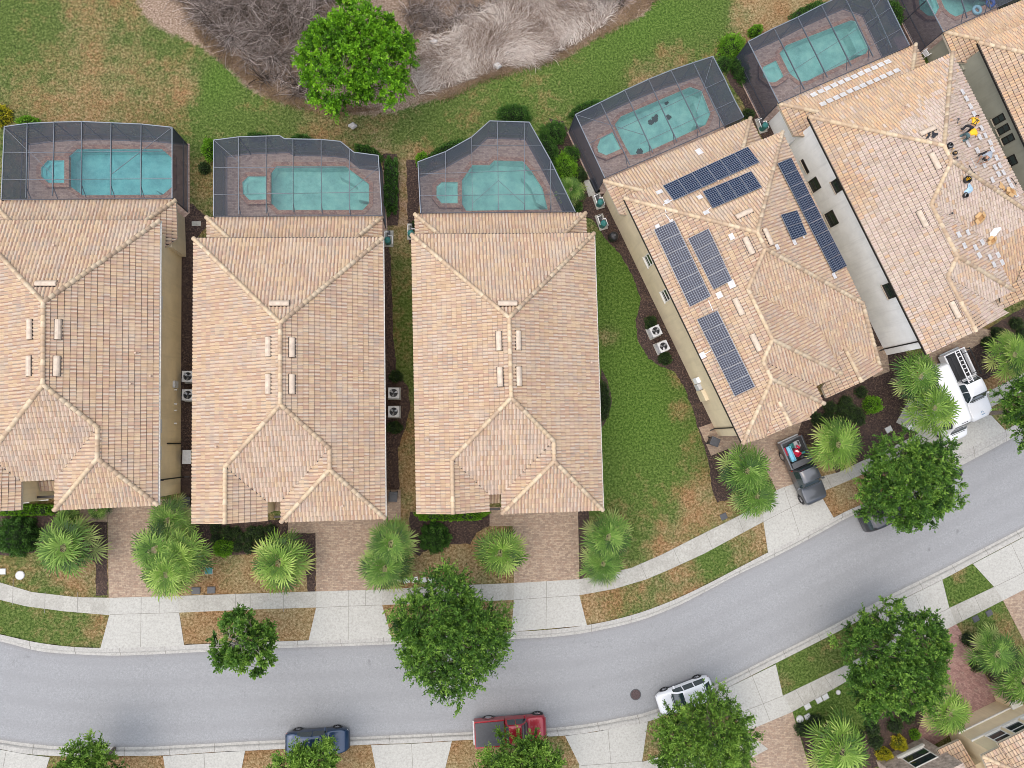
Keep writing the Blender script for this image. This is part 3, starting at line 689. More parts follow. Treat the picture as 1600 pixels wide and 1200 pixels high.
pool_area([(945,278),(899,179),(938,160),(976,141),(1013,124),(1048,110),(1083,98),(1114,88),(1132,123),(1148,157),(1162,183)],
  [(960,195),(970,182),(1078,136),(1096,142),(1110,178),(1102,196),(1005,241),(985,243),(978,232),(968,213)], [(933,230),(938,217),(957,207),(970,233),(947,243),(935,238)],
  [(1160,215),(965,300)], 'water2', 'pale aqua pool with dark spots on its floor behind the house with solar panels', 'small spa beside the pool of the house with solar panels',
  'tilted mesh screen cage over the pool behind the house with solar panels',
  [((938,160),(984,257)),((976,141),(1020,238)),((1013,124),(1058,221)),((1048,110),(1095,207)),((1083,98),(1130,195))], [((920,224),(1132,124)),((1000,225),(1148,157))], [((1114,88),(1088,175)),((899,179),(1010,212))])
pool_area([(1217,161),(1169,65),(1209,44),(1246,27),(1283,8),(1318,-8),(1350,-22),(1382,-10),(1392,12),(1408,45),(1421,71)],
  [(1217,84),(1228,71),(1329,32),(1336,33),(1357,75),(1353,84),(1261,127),(1250,129),(1233,116)], [(1192,105),(1212,95),(1224,120),(1211,129),(1203,129),(1192,120)],
  [(1415,100),(1240,180)], 'water2', 'pale green rectangular pool behind the house where workers are on the roof', 'small square spa by the pool behind the house where workers are on the roof',
  'large tilted mesh screen cage touching the top edge, behind the roof workers house',
  [((1209,44),(1257,140)),((1246,27),(1293,121)),((1283,8),(1330,103)),((1318,-8),(1364,88)),((1350,-22),(1393,75))], [((1225,119),(1392,12)),((1240,139),(1408,45))], [((1382,-10),(1364,15))])
pool_area([(1474,50),(1448,0),(1425,-45),(1560,-110),(1600,-30),(1608,-12)],
  [(1475,14),(1483,22),(1492,27),(1548,5),(1552,-20),(1530,-50),(1460,-20)], [(1434,-4),(1437,15),(1449,25),(1460,25),(1467,12),(1458,-10),(1440,-12)],
  [(1610,20),(1500,70)], 'water2', 'aqua pool cut by the top edge, with blue swim rings beside it', 'small spa at the top edge beside the upper right house',
  'mesh screen cage at the top right corner, mostly above the frame',
  [((1480,-72),(1511,28)),((1520,-91),(1548,15))], [((1448,0),(1590,-55))])
# swim rings
def torus_obj(name, c, R, r, mat, label, cat, group=None):
    V = []; Fc = []; nu, nv = 20, 8
    for i in range(nu):
        for j in range(nv):
            a = 2*math.pi*i/nu; b = 2*math.pi*j/nv; V.append(((R+r*math.cos(b))*math.cos(a), (R+r*math.cos(b))*math.sin(a), r+r*math.sin(b)))
            Fc.append((i*nv+j, ((i+1) % nu)*nv+j, ((i+1) % nu)*nv+(j+1) % nv, i*nv+(j+1) % nv))
    o = obj(name, mesh_np(name, V, Fc), mat, smooth=True); o.location = c; return tag(o, label, cat, group)
M['ring1'] = plain('pale_blue_vinyl', (0.25, 0.50, 0.62), 0.4); M['ring2'] = plain('blue_vinyl', (0.02, 0.08, 0.35), 0.4)
torus_obj('swim_ring', G(1525,17,0.06), 0.32, 0.13, M['ring1'], 'pale blue swim ring on the deck under the cage at the top right', 'swim ring')
torus_obj('swim_ring', G(1546,6,0.06), 0.30, 0.13, M['ring2'], 'dark blue swim ring on the deck near the top edge of the photo', 'swim ring')

# ================================================================== LAWN (one sheet to the horizon)
def ground():
    xs = np.concatenate([[-600, -250, -120, -60], np.arange(-44, 62.01, 0.25), [80, 130, 260, 600]])
    ys = np.concatenate([[-600, -250, -120, -50], np.arange(-34, 46.01, 0.25), [60, 120, 260, 600]])
    X, Y = np.meshgrid(xs, ys); nx, ny = len(xs), len(ys)
    Z = np.zeros_like(X)
    roadp = [NO[i].lerp(NI[i], 0.27) for i in range(0, NS, 4)] + [SO[i].lerp(SI[i], 0.27) for i in range(NS-1, -1, -4)]
    def mask(poly):
        c = np.zeros(X.shape, bool); n = len(poly); j = n-1
        for i in range(n):
            xi, yi = poly[i][0], poly[i][1]; xj, yj = poly[j][0], poly[j][1]
            if yi != yj: c ^= ((yi > Y) != (yj > Y)) & (X < (xj-xi)*(Y-yi)/(yj-yi)+xi)
            j = i
        return c
    rm = mask(roadp); Z[rm] = -0.4
    for d in DECKS: Z[mask(offset(d, -0.35))] = -1.6
    V = np.stack([X.ravel(), Y.ravel(), Z.ravel()], 1)
    I = np.arange(nx*ny).reshape(ny, nx)
    Fc = np.stack([I[:-1, :-1].ravel(), I[:-1, 1:].ravel(), I[1:, 1:].ravel(), I[1:, :-1].ravel()], 1)
    # painted cover: (px, py, radius px, richness, dryness, bare soil)
    C = [(30,40,60,0.43,0.31,.05),(70,80,45,0.28,0.37,.1),(130,50,50,0.18,0.53,.1),(120,110,50,0.18,0.53,.15),(190,40,50,0.18,0.45,.1),(220,120,60,0.18,0.51,.15),(270,80,40,0.38,0.31,.05),(280,125,35,0.08,0.59,.2),(60,150,50,0.18,0.47,.2),(150,150,50,0.08,0.57,.2),(110,180,50,0.08,0.61,.2),(230,175,40,0.18,0.47,.1),
     (20,180,40,0.28,0.45,.2),(340,135,30,0.98,0.22,.05),(370,165,40,0.58,0.31,.1),(300,215,40,0.58,0.35,.1),(420,190,40,0.48,0.35,.1),(480,175,35,0.18,0.50,.3),(450,200,40,0.38,0.37,.15),(520,200,35,0.18,0.50,.38),(560,195,40,0.18,0.45,.4),(595,225,25,0.18,0.55,.5),(640,200,35,0.38,0.37,.15),(690,180,40,0.48,0.31,.1),(740,150,30,0.48,0.37,.1),(800,165,45,0.78,0.30,.05),(760,185,30,0.38,0.40,.1),
     (840,140,35,.6,.4,.05),(900,120,40,.7,.28,.05),(870,180,40,.5,.42,.1),(960,90,40,.8,.2,.0),(1000,50,40,.9,.18,.0),(1060,30,45,.9,.2,.0),(1100,20,40,.7,.26,.0),(1050,80,30,.3,.5,.1),(1000,115,30,.2,.58,.1),(930,160,35,.7,.3,.05),(1100,70,30,.5,.35,.05),(1160,30,25,.1,.62,.1),(1200,15,30,.0,.72,.15),(1260,5,30,.0,.72,.1),
     (985,420,40,.95,.12,0),(975,480,40,.95,.14,0),(955,525,16,.2,.66,.1),(985,560,40,1,.12,0),(1030,600,35,.95,.22,0),(1055,590,18,.4,.54,.05),(1060,640,18,.4,.50,.05),(1000,660,50,1,.12,0),(970,740,40,.8,.30,0),(1040,720,40,.75,.32,.0),(1085,720,30,.5,.42,.05),(1095,780,30,.2,.62,.2),(1000,800,50,.6,.38,.05),(1040,840,30,.2,.6,.1),(960,860,30,.4,.5,.1),
     (920,955,25,.0,.72,.1),(970,940,30,.4,.46,.05),(1020,920,25,.3,.5,.05),(1060,900,30,.1,.55,.1),(1110,875,30,.6,.36,.05),(1160,850,25,.3,.5,.05),(1185,835,20,.0,.66,.1),
     (50,965,60,.55,.36,.0),(110,980,50,.45,.38,.0),(150,985,25,.2,.56,.05),(30,890,40,.4,.42,.1),(70,890,30,.2,.56,.1),(120,900,30,.0,.70,.3),(310,980,40,.0,.86,.1),(430,975,60,.0,.9,.15),(345,895,40,.1,.62,.1),(410,900,40,.0,.84,.1),(460,905,30,.0,.75,.1),(605,970,20,.0,.8,.1),(700,870,50,.0,.78,.2),(650,890,30,.1,.66,.1),(765,900,25,.2,.6,.1),(780,955,25,.1,.65,.1),(640,860,20,.2,.6,.2),
     (632,420,30,.2,.44,.15),(632,500,40,.5,.36,.1),(632,560,40,.4,.38,.1),(636,650,30,.2,.45,.1),(632,700,25,.1,.60,.2),(634,740,25,.0,.74,.2),(636,790,20,.2,.6,.2),(632,330,20,.0,.62,.55),(632,280,20,.0,.62,.5),(640,240,20,.1,.6,.45),(632,380,20,.0,.6,.4),
     (310,280,25,.2,.45,.35),(315,240,20,.3,.4,.3),(305,330,20,.1,.5,.4),
     (100,1195,60,.3,.5,.1),(220,1195,50,.2,.66,.1),(420,1190,50,.0,.84,.1),(550,1190,30,.0,.9,.1),(735,1180,30,.0,.86,.1),(880,1175,25,.3,.5,.1),(890,1195,20,.0,.8,.1),(1030,1150,40,.2,.6,.1),(1250,1050,35,.6,.32,.0),(1225,1065,15,.1,.55,.0),(1290,1040,30,.3,.4,.1),(1510,915,30,.7,.30,.0),(1500,900,12,.0,.6,.05),(1300,1100,50,.8,.24,.05),(1350,1090,50,.6,.3,.1),(1540,970,30,.6,.32,.05),(1570,985,20,.2,.5,.05),(1515,985,15,.2,.5,.1),
     (1300,780,40,.0,.85,.1),(1360,740,40,.1,.7,.3),(1560,660,40,.3,.48,.1),(1545,600,25,.0,.85,.1),(1600,640,40,.3,.45,.1),(1350,640,50,.1,.6,.5),(1130,130,25,.4,.4,.3),(1160,170,20,.2,.5,.3),(1400,30,20,.3,.4,.4)]
    num = np.zeros(X.shape+(3,)); den = np.full(X.shape, 0.02); num += np.array([.35, .46, .12])*0.02
    for (px, py, r, a, b, c) in C:
        g = G(px, py); s = r/20.2*0.62
        w = np.exp(-((X-g.x)**2+(Y-g.y)**2)/(2*s*s)); den += w; num += w[..., None]*np.array([a, b, c])
    A = num/den[..., None]
    # bare scrub ground at the top
    scrub = smooth_line([(190,-60),(225,22),(262,50),(300,66),(345,96),(385,134),(430,156),(480,168),(530,176),(600,178),(660,160),(705,150),(745,128),(800,112),(850,98),(890,85),(930,60),(975,36),(1015,14),(1040,-60)], 4)
    sp = [G(*p).xy for p in scrub]
    inside = mask(sp)
    dmin = np.full(X.shape, 9.0)
    for p in sp: dmin = np.minimum(dmin, np.sqrt((X-p.x)**2+(Y-p.y)**2))
    sdist = np.where(inside, dmin, -dmin)
    k = np.clip((sdist+0.5)/1.2, 0, 1); A[..., 2] = np.maximum(A[..., 2], 0.42*np.clip((sdist+1.3)/1.2, 0, 1)+0.42*k); A[..., 1] = np.maximum(A[..., 1], 0.75*k)
    me = mesh_np('ground', V, Fc); a = me.color_attributes.new('tone', 'FLOAT_COLOR', 'POINT')
    B = np.ones((nx*ny, 4), np.float32); B[:, :3] = A.reshape(-1, 3); a.data.foreach_set('color', B.ravel())
    o = obj('ground', me, M['lawn']); tag(o, kind='structure')
ground()
# ================================================================== HOUSES
TV, TU = 0.37, 0.245          # tile exposure and width
PITCH = 0.42
def clip_half(poly, a, b, c):
    """keep a*x+b*y<=c"""
    out = []; n = len(poly)
    for i in range(n):
        p = poly[i]; q = poly[(i+1) % n]; dp = a*p[0]+b*p[1]-c; dq = a*q[0]+b*q[1]-c
        if dp <= 0: out.append(p)
        if (dp < 0 < dq) or (dq < 0 < dp):
            t = dp/(dp-dq); out.append((p[0]+(q[0]-p[0])*t, p[1]+(q[1]-p[1])*t))
    return out
class Tiles:
    def __init__(s): s.V = []; s.F = []; s.A = []; s.deck = []
    def face(s, poly, pl, seed, tone=None):
        """poly: 3D points lying on plane pl; lays barrel tiles, course by course"""
        d = pl[0]; rnd = random.Random(seed)
        slope = Vector((d.x, d.y, -pl[1])).normalized(); u = Vector((-d.y, d.x, 0)); nrm = u.cross(slope)
        if nrm.z < 0: nrm = -nrm; u = -u
        o = Vector(poly[0])
        P2 = [((p-o).dot(u), (p-o).dot(slope)) for p in poly]
        A = sum(P2[i][0]*P2[(i+1) % len(P2)][1]-P2[(i+1) % len(P2)][0]*P2[i][1] for i in range(len(P2)))
        if abs(A) < 0.02: return
        s.deck.append([p.copy() for p in poly])
        tris = []
        for t in tessellate_polygon([[Vector((p[0], p[1], 0)) for p in P2]]):
            q = [P2[i] if isinstance(i, int) else (i.x, i.y) for i in t]
            ar = (q[1][0]-q[0][0])*(q[2][1]-q[0][1])-(q[2][0]-q[0][0])*(q[1][1]-q[0][1])
            if ar < 0: q = q[::-1]
            if abs(ar) > 1e-5: tris.append(q)
        vmax = max(p[1] for p in P2); vmin = min(p[1] for p in P2); umin = min(p[0] for p in P2); umax = max(p[0] for p in P2)
        nv = int((vmax-vmin)/TV)+2; nu = int((umax-umin)/TU)+2
        strips = ((0.048, 0.24, -0.006, 0.014), (0.24, 0.45, 0.014, 0.050), (0.45, 0.72, 0.050, 0.046), (0.72, 1.0, 0.046, -0.004))
        tf = [[(b[1]-a[1], -(b[0]-a[0]), (b[1]-a[1])*a[0]-(b[0]-a[0])*a[1]) for a, b in ((q[0], q[1]), (q[1], q[2]), (q[2], q[0]))] for q in tris]
        for j in range(nv):
            v1 = vmax - j*TV; v0 = v1 - TV + 0.022          # v grows down the slope
            rowoff = rnd.uniform(-0.012, 0.012)
            rr = rnd.random()
            for i in range(nu):
                u0 = umin + (i-0.5)*TU + rowoff
                c4 = [(u0, v0), (u0+TU, v0), (u0+TU, v1), (u0, v1)]
                cu, cv = u0+TU/2, (v0+v1)/2
                nin = sum(inpoly(x, y, P2) for x, y in c4)
                col = rnd.random(); jz = rnd.uniform(-0.006, 0.006); tn = 0.0
                if tone:
                    w = o+u*cu+slope*cv; tn = tone(w, rnd)
                full = nin == 4 and inpoly(cu, cv, P2)
                for a, b, ha, hb in strips:
                    q = [(u0+a*TU, v0), (u0+b*TU, v0), (u0+b*TU, v1), (u0+a*TU, v1)]
                    parts = [q]
                    if not full:
                        parts = []
                        for t in tf:
                            r = q
                            for h in t:
                                r = clip_half(r, *h)
                                if len(r) < 3: break
                            if len(r) >= 3: parts.append(r)
                    for r in parts:
                        k = len(s.V)
                        for x, y in r:
                            f = (x-q[0][0])/max(1e-6, q[1][0]-q[0][0]); h = ha+(hb-ha)*f + 0.012 + 0.036*(y-v0)/TV + jz
                            s.V.append(tuple(o+u*x+slope*y+nrm*h))
                        s.F.append(tuple(range(k, k+len(r)))); s.A.append((col*0.62 if 0.23 < a < 0.7 else 0.42+0.57*col, tn, 0))
    def build(s, parent, mat, th=0.20, name='roof'):
        me = bpy.data.meshes.new(name); me.from_pydata(s.V, [], s.F); me.update()
        a = me.color_attributes.new('tone', 'FLOAT_COLOR', 'CORNER'); L = []
        for f, c in zip(s.F, s.A): L += [c[0], c[1], c[2], 1.0]*len(f)
        a.data.foreach_set('color', L)
        r = obj(name, me, mat, parent)
        bm = bmesh.new()
        for poly in s.deck:
            t = [bm.verts.new(p+Vector((0, 0, -0.012))) for p in poly]; b = [bm.verts.new(p+Vector((0, 0, -th))) for p in poly]
            n = len(poly); f = bm.faces.new(t); f.material_index = 1
            if f.normal.z < 0: f.normal_flip()
            bm.faces.new(b[::-1] if f.normal.z > 0 else b)
            for i in range(n): bm.faces.new((t[i], b[i], b[(i+1) % n], t[(i+1) % n]))
        obj('roof_deck', bm, [M['fascia'], M['felt']], r)
        return r
def caps(lines, parent, seed=1):
    rnd = random.Random(seed)
    for a, b in lines:
        a = Vector(a); b = Vector(b); L = (b-a).length
        if L < 0.2: continue
        if a.z < b.z: a, b = b, a                         # from high to low
        d = (b-a)/L; s = d.cross(Vector((0, 0, 1))).normalized(); up = s.cross(d); n = max(1, round(L/0.40))
        V = []; Fc = []; A = []
        for k in range(n):
            p = a+d*(L*k/n-0.03); q = a+d*(L*(k+1)/n); c = rnd.random()
            base = len(V)
            for e, (pt, r, h) in enumerate(((p, 0.125, 0.06), (q, 0.165, 0.10))):
                for m in range(6):
                    an = math.pi*m/5; V.append(pt+s*(r*math.cos(an))+up*(r*1.05*math.sin(an)+h-0.03))
            for m in range(5): Fc.append((base+m, base+m+1, base+6+m+1, base+6+m)); A.append((c, 0, 0))
            V.append(q+up*0.03); V.append(q+up*0.03)
            e0 = len(V)-2
            for m in range(5): Fc.append((base+6+m, base+6+m+1, e0, e0+1)); A.append((c, 0, 0))
        obj('ridge_cap', mesh_np('ridge_cap', [tuple(v) for v in V], Fc, A), M['cap'], parent, smooth=False)
def valleys(lines, parent):
    for a, b in lines:
        bm = bmesh.new(); a = Vector(a); b = Vector(b); n = max(2, int((b-a).length/0.34))
        for k in range(n): bar(bm, a.lerp(b, (k+0.1)/n)+Vector((0, 0, 0.052)), a.lerp(b, (k+0.75)/n)+Vector((0, 0, 0.052)), 0.055, 0.012)
        obj('valley_flashing', bm, M['bronze'], parent)
def gutter_or_shade_line(a, b, parent, mat='trim'):
    bm = bmesh.new(); bar(bm, Vector(a)+Vector((0, 0, -0.09)), Vector(b)+Vector((0, 0, -0.09)), 0.12, 0.12); obj('gutter_or_shade_line', bm, M[mat], parent)
def vent_box(parent, p, pl, L=1.3, W=0.42, along=True, mat=None):
    """half-round off-ridge vent lying on the slope; along=True runs parallel to the eave"""
    d = pl[0]; slope = Vector((d.x, d.y, -pl[1])).normalized(); u = Vector((-d.y, d.x, 0)); n = u.cross(slope); n = n if n.z > 0 else -n
    A = u if along else slope; B = slope if along else u
    V = []; Fc = []; m = 7
    for e, t in enumerate((-L/2, -L/2+0.04, L/2-0.04, L/2)):
        r = 0.9 if e in (0, 3) else 1
        for k in range(m):
            an = math.pi*k/(m-1); V.append(p+A*t+B*(W/2*r*math.cos(an))+n*(0.20*r*math.sin(an)**0.8+0.05))
    for e in range(3):
        for k in range(m-1): Fc.append((e*m+k, e*m+k+1, (e+1)*m+k+1, (e+1)*m+k))
    me = bpy.data.meshes.new('roof_vent'); me.from_pydata([tuple(v) for v in V], [], Fc+[tuple(range(m)), tuple(range(3*m, 4*m))])
    o = obj('roof_vent', me, mat or M['ventm'], parent)
    bm = bmesh.new(); q = [p+A*(sa*(L/2+0.02))+B*(sb*(W/2+0.03)) for sa, sb in ((-1, -1), (1, -1), (1, 1), (-1, 1))]
    t = [bm.verts.new(x+n*0.085) for x in q]; b = [bm.verts.new(x-n*0.02) for x in q]; bm.faces.new(t)
    for i in range(4): bm.faces.new((b[i], b[(i+1) % 4], t[(i+1) % 4], t[i]))
    obj('flashing', bm, M['bronze'], o)
def pipe(parent, p):
    bm = bmesh.new(); cyl(bm, p+Vector((0, 0, -0.1)), p+Vector((0, 0, 0.32)), 0.055, seg=10); cyl(bm, p+Vector((0, 0, 0.0)), p+Vector((0, 0, 0.12)), 0.14, 0.06, seg=10)
    cyl(bm, p+Vector((0, 0, 0.30)), p+Vector((0, 0, 0.33)), 0.07, seg=10)
    obj('vent_pipe', bm, M['pipem'], parent)
M['ventm'] = plain('vent_painted_metal', (0.50, 0.41, 0.32), 0.6, var=0.2, scale=3)
M['pipem'] = plain('vent_pipe_paint', (0.45, 0.33, 0.25), 0.6)
def walls(poly, z1, mat, parent, name='wall'):
    bm = bmesh.new(); prism(bm, [tuple(p) for p in poly], -0.05, z1); return obj(name, bm, mat, parent)
def window_on(parent, a, b, t0, t1, z0, z1, frame='trim', glass='glass', mull=True):
    """window on the wall running a->b (xy), between distances t0,t1; the outside is to the left of a->b"""
    a = Vector(a[:2]); b = Vector(b[:2]); d = (b-a).normalized(); n = Vector((-d.y, d.x)); fr = 0.06
    def P3(t, o, z): p = a+d*t+n*o; return Vector((p.x, p.y, z))
    bm = bmesh.new()
    for (s0, s1, y0, y1) in ((t0, t1, z0, z0+fr), (t0, t1, z1-fr, z1), (t0, t0+fr, z0+fr, z1-fr), (t1-fr, t1, z0+fr, z1-fr)):
        c = [P3(s0, -0.03, y0), P3(s1, -0.03, y0), P3(s1, -0.03, y1), P3(s0, -0.03, y1)]; e = [p+Vector((n.x, n.y, 0))*0.09 for p in c]
        vc = [bm.verts.new(p) for p in c]; ve = [bm.verts.new(p) for p in e]; bm.faces.new(ve)
        for i in range(4): bm.faces.new((vc[i], vc[(i+1) % 4], ve[(i+1) % 4], ve[i]))
    if mull:
        zm = (z0+z1)/2; bar(bm, P3(t0+fr, 0.03, zm), P3(t1-fr, 0.03, zm), 0.04)
    bmesh.ops.recalc_face_normals(bm, faces=bm.faces)
    w = obj('window', bm, M[frame], parent)
    bm = bmesh.new(); bm.faces.new([bm.verts.new(P3(*q)) for q in ((t0+fr, 0.012, z0+fr), (t1-fr, 0.012, z0+fr), (t1-fr, 0.012, z1-fr), (t0+fr, 0.012, z1-fr))])
    obj('pane', bm, M[glass], w)
    bm = bmesh.new(); bar(bm, P3(t0-0.05, 0.05, z0-0.04), P3(t1+0.05, 0.05, z0-0.04), 0.16, 0.06); obj('sill', bm, M[frame if frame != 'bronze' else 'fascia'], w)
def downspout(parent, x, y, outx, outy, z, mat='bronze'):
    n = Vector((outx, outy)).normalized(); bm = bmesh.new()
    top = Vector((x+n.x*0.5, y+n.y*0.5, z-0.12)); mid = Vector((x+n.x*0.07, y+n.y*0.07, z-0.45))
    bar(bm, top, mid, 0.09); bar(bm, mid, (mid.x, mid.y, 0.15), 0.09); bar(bm, (mid.x, mid.y, 0.12), (mid.x+n.x*0.35, mid.y+n.y*0.35, 0.05), 0.09)
    obj('downspout', bm, M[mat], parent)
def small_box_on_wall(parent, p, n, w, h, dpt, mat, name='utility_box'):
    bm = bmesh.new(); rz = Matrix.Rotation(math.atan2(n[1], n[0]), 4, 'Z'); box(bm, (dpt/2, 0, 0), (dpt, w, h), Matrix.Translation(p) @ rz, 0.01); obj(name, bm, M[mat], parent)
ZE, ZL, OV = 5.3, 2.9, 0.45
def house_a(NW, NE, SE, SW, R2, L1, L2x, M1, M2, M3, notch, low, lowh, label, seed, vents, pipes, wallm='wall_cream', group='tile-roofed houses in a row above the street'):
    """two-storey hip roof with two front wings and an entry notch between them"""
    nw, ne, se, sw = [G(*p, ZE) for p in (NW, NE, SE, SW)]
    root = empty('house', (0, 0, 0), 0, label, 'house', group)
    north = (ne-nw); ew = Vector((north.x, north.y)).normalized(); ns = Vector(((sw-nw).x+(se-ne).x, (sw-nw).y+(se-ne).y)).normalized()
    wd = sw-nw; ed = se-ne
    pW = plane(nw, (wd.y, -wd.x), PITCH); pE = plane(ne, (-ed.y, ed.x), PITCH); pN = plane(nw, (-north.y, north.x), PITCH)
    for p in (pW,): assert pz(p, nw.x+1, nw.y) > ZE
    A3 = rp(*R2, pW); y = A3
    # ridge south end: on W and E, at photo point
    tmp = plane(A3, ns, PITCH)
    r2 = inter(pW, pE, tmp); pS = plane(r2, ns, PITCH)
    r1 = inter(pW, pE, pN)
    l1 = inter(pW, pS, plane(rp(*L1, pW), ew, PITCH)); pLE = plane(l1, ew, PITCH)
    m1 = inter(pE, pS, plane(rp(*M1, pE), -ew, PITCH)); pRW = plane(m1, -ew, PITCH)
    m2 = rp(*M2, pE); pRS = plane(se, ns, PITCH)
    pRS = plane(se, ns, PITCH)
    m2 = inter(pE, pRW, pRS)
    flat = (Vector((1, 0)), 0.0, ZE)
    m3 = inter(pRW, pRS, flat)
    sline = plane(se, ns, 1e3)   # vertical-ish plane through the south eave
    a = G(*notch[0], ZE); b = G(*notch[1], ZE)
    v1 = inter(pLE, pS, flat); v2 = inter(pRW, pS, flat)
    def tosouth(p):              # slide along ns to the south eave line
        t = ((sw.xy-p.xy).dot(ns)); return p + Vector((ns.x*t, ns.y*t, 0))
    l2 = tosouth(l1); g1 = tosouth(v1)
    T = Tiles()
    T.face([nw, sw, l2, l1, r2, r1], pW, seed)
    T.face([nw, r1, ne], pN, seed+1)
    T.face([ne, r1, r2, m1, m2, se], pE, seed+2)
    T.face([r2, l1, v1, v2, m1], pS, seed+3, lambda w, r: 0.45 if r.random() < 0.75 else 0.0)
    T.face([l1, l2, g1, v1], pLE, seed+4)
    T.face([m1, v2, m3, m2], pRW, seed+5)
    T.face([m2, m3, se], pRS, seed+6)
    roof = T.build(root, M['tile']); valleys([(l1, v1), (m1, v2)], roof)
    caps([(r1, nw), (r1, ne), (r1, r2), (r2, l1), (r2, m1), (l1, l2), (m1, m2), (m2, m3), (m2, se)], roof, seed)
    gutter_or_shade_line(nw+Vector((-ns.x, -ns.y, 0))*0.03, ne+Vector((-ns.x, -ns.y, 0))*0.03, root, 'bronze')  # dark strip added as the shadow line along the north eave
    gutter_or_shade_line(ne+Vector((ew.x, ew.y, 0))*0.03, se+Vector((ew.x, ew.y, 0))*0.03, root)
    for px, py, al, pn in vents: 
        pl = {'W': pW, 'E': pE, 'N': pN}[pn]; vent_box(root, rp(px, py, pl), pl)
    for px, py, pn in pipes: pl = {'W': pW, 'E': pE, 'N': pN, 'S': pS, 'RS': pRS}[pn]; pipe(root, rp(px, py, pl))
    # lower lanai roof
    lnw, lne = G(*low[0], ZL), G(*low[1], ZL); lse, lsw = G(*low[2], ZL), G(*low[3], ZL)
    ld = lne-lnw; qN = plane(lnw, (-ld.y, ld.x), PITCH); qE = plane(lne, (ew.x, ew.y), PITCH); qW = plane(lnw, (-ew.x, -ew.y), PITCH)
    qt = (Vector((1, 0)), 0.0, ZE-0.35)
    h = 2.0; mid = (lnw+lne)/2
    e = inter(qN, qE, (Vector((1, 0)), 0, ZL+1.45)); w = inter(qN, qW, (Vector((1, 0)), 0, ZL+1.45))
    sE = Vector((lse.x, lse.y, ZL)); sW = Vector((lsw.x, lsw.y, ZL))
    eS = e + Vector((sE.x-lne.x, sE.y-lne.y, 0)); wS = w+Vector((sW.x-lnw.x, sW.y-lnw.y, 0))
    T2 = Tiles(); T2.face([lnw, w, e, lne], qN, seed+8); T2.face([lne, e, eS, sE], qE, seed+9); T2.face([lnw, sW, wS, w], qW, seed+10)
    r = T2.build(root, M['tile'], name='lanai_roof'); caps([(e, lne), (w, lnw)], r, seed+3)
    # walls
    inn = Vector((ew.x, ew.y)); nn = Vector((ns.x, ns.y))
    c = [nw.xy+inn*OV+nn*OV, ne.xy-inn*OV+nn*OV, se.xy-inn*OV-nn*OV, m3.xy+inn*0.1-nn*OV, v2.xy+inn*0.1-nn*0.3, v1.xy-inn*0.1-nn*0.3, g1.xy-inn*0.1-nn*OV, sw.xy+inn*OV-nn*OV]
    walls(c, ZE-0.12, M[wallm], root)
    lc = [lnw.xy+inn*0.4+nn*0.4, lne.xy-inn*0.4+nn*0.4, lse.xy-inn*0.4+nn*0.6, lsw.xy+inn*0.4+nn*0.6]
    walls(lc, ZL-0.1, M['wall_beige'], root, 'lanai_wall')
    # garage door and front windows on the street side
    gA = m3.xy+inn*0.1-nn*OV; gB = se.xy-inn*OV-nn*OV; Lg = (gB-gA).length
    bm = bmesh.new()
    for k in range(4):
        for q in range(8):
            p0 = gA+inn*(0.75+q*(Lg-1.5)/8); p1 = gA+inn*(0.75+(q+0.94)*(Lg-1.5)/8); z0, z1 = 0.06+k*0.56, 0.06+k*0.56+0.52; off = nn*0.05
            bm.faces.new([bm.verts.new((*(p+off), z)) for p, z in ((p0, z0), (p1, z0), (p1, z1), (p0, z1))])
    pa, pb = gA+inn*0.7+nn*0.03, gB-inn*0.7+nn*0.03
    bm.faces.new([bm.verts.new((*p, z)) for p, z in ((pa, 0.03), (pb, 0.03), (pb, 2.32), (pa, 2.32))]); obj('garage_door', bm, M['trim'], root)
    window_on(root, gB, gA, 1.0, 2.4, 3.3, 4.6); window_on(root, gB, gA, Lg-2.4, Lg-1.0, 3.3, 4.6)
    wA = sw.xy+inn*OV-nn*OV; wB = g1.xy-inn*0.1-nn*OV; Lw = (wB-wA).length
    window_on(root, wB, wA, Lw/2-0.8, Lw/2+0.8, 0.9, 2.3); window_on(root, wB, wA, Lw/2-0.8, Lw/2+0.8, 3.3, 4.6)
    # entry: tiled porch hood and dark door set back in the notch
    q0 = v1.xy+nn*0.1; q1 = v2.xy+nn*0.1
    bm = bmesh.new(); bar(bm, Vector((*(v1.xy+nn*1.2), 3.4)), Vector((*(v2.xy+nn*1.2), 3.4)), 0.15, 0.2); obj('entry_beam', bm, M['bronze'], root)
    T3 = Tiles(); pp = plane(Vector((*(v1.xy+nn*0.05), 3.3)), ns, 0.35)
    def onp(p): return Vector((p.x, p.y, pz(pp, p.x, p.y)))
    T3.face([onp(v1.xy+nn*0.1), onp(v1.xy+nn*0.8), onp(v2.xy+nn*0.8), onp(v2.xy+nn*0.1)], pp, seed+12); T3.build(root, M['tile'], name='entry_roof')
    return root, dict(nw=nw, ne=ne, se=se, sw=sw, ew=inn, ns=nn, c=c, W=pW, E=pE, N=pN)
V1 = [(48,515,1,'W'),(91,515,1,'E'),(47,572,1,'W'),(89,572,1,'E'),(73,444,1,'N')]
H1, I1 = house_a((-49,345),(250,345),(247,789),(-50,801),(63,607),(-18,709),0,(153,680),(153,712),(83,793),((58,763),(82,763)),
   [(-14,313),(275,313),(277,373),(-16,372)],0,'leftmost tile-roofed house with a long cream side wall showing',100,V1,[(214,552,'E'),(237,588,'E'),(206,600,'E'),(191,720,'E'),(87,385,'N')])
V2 = [(420,542,1,'W'),(456,543,1,'E'),(420,600,1,'W'),(456,600,1,'E'),(437,475,1,'N')]
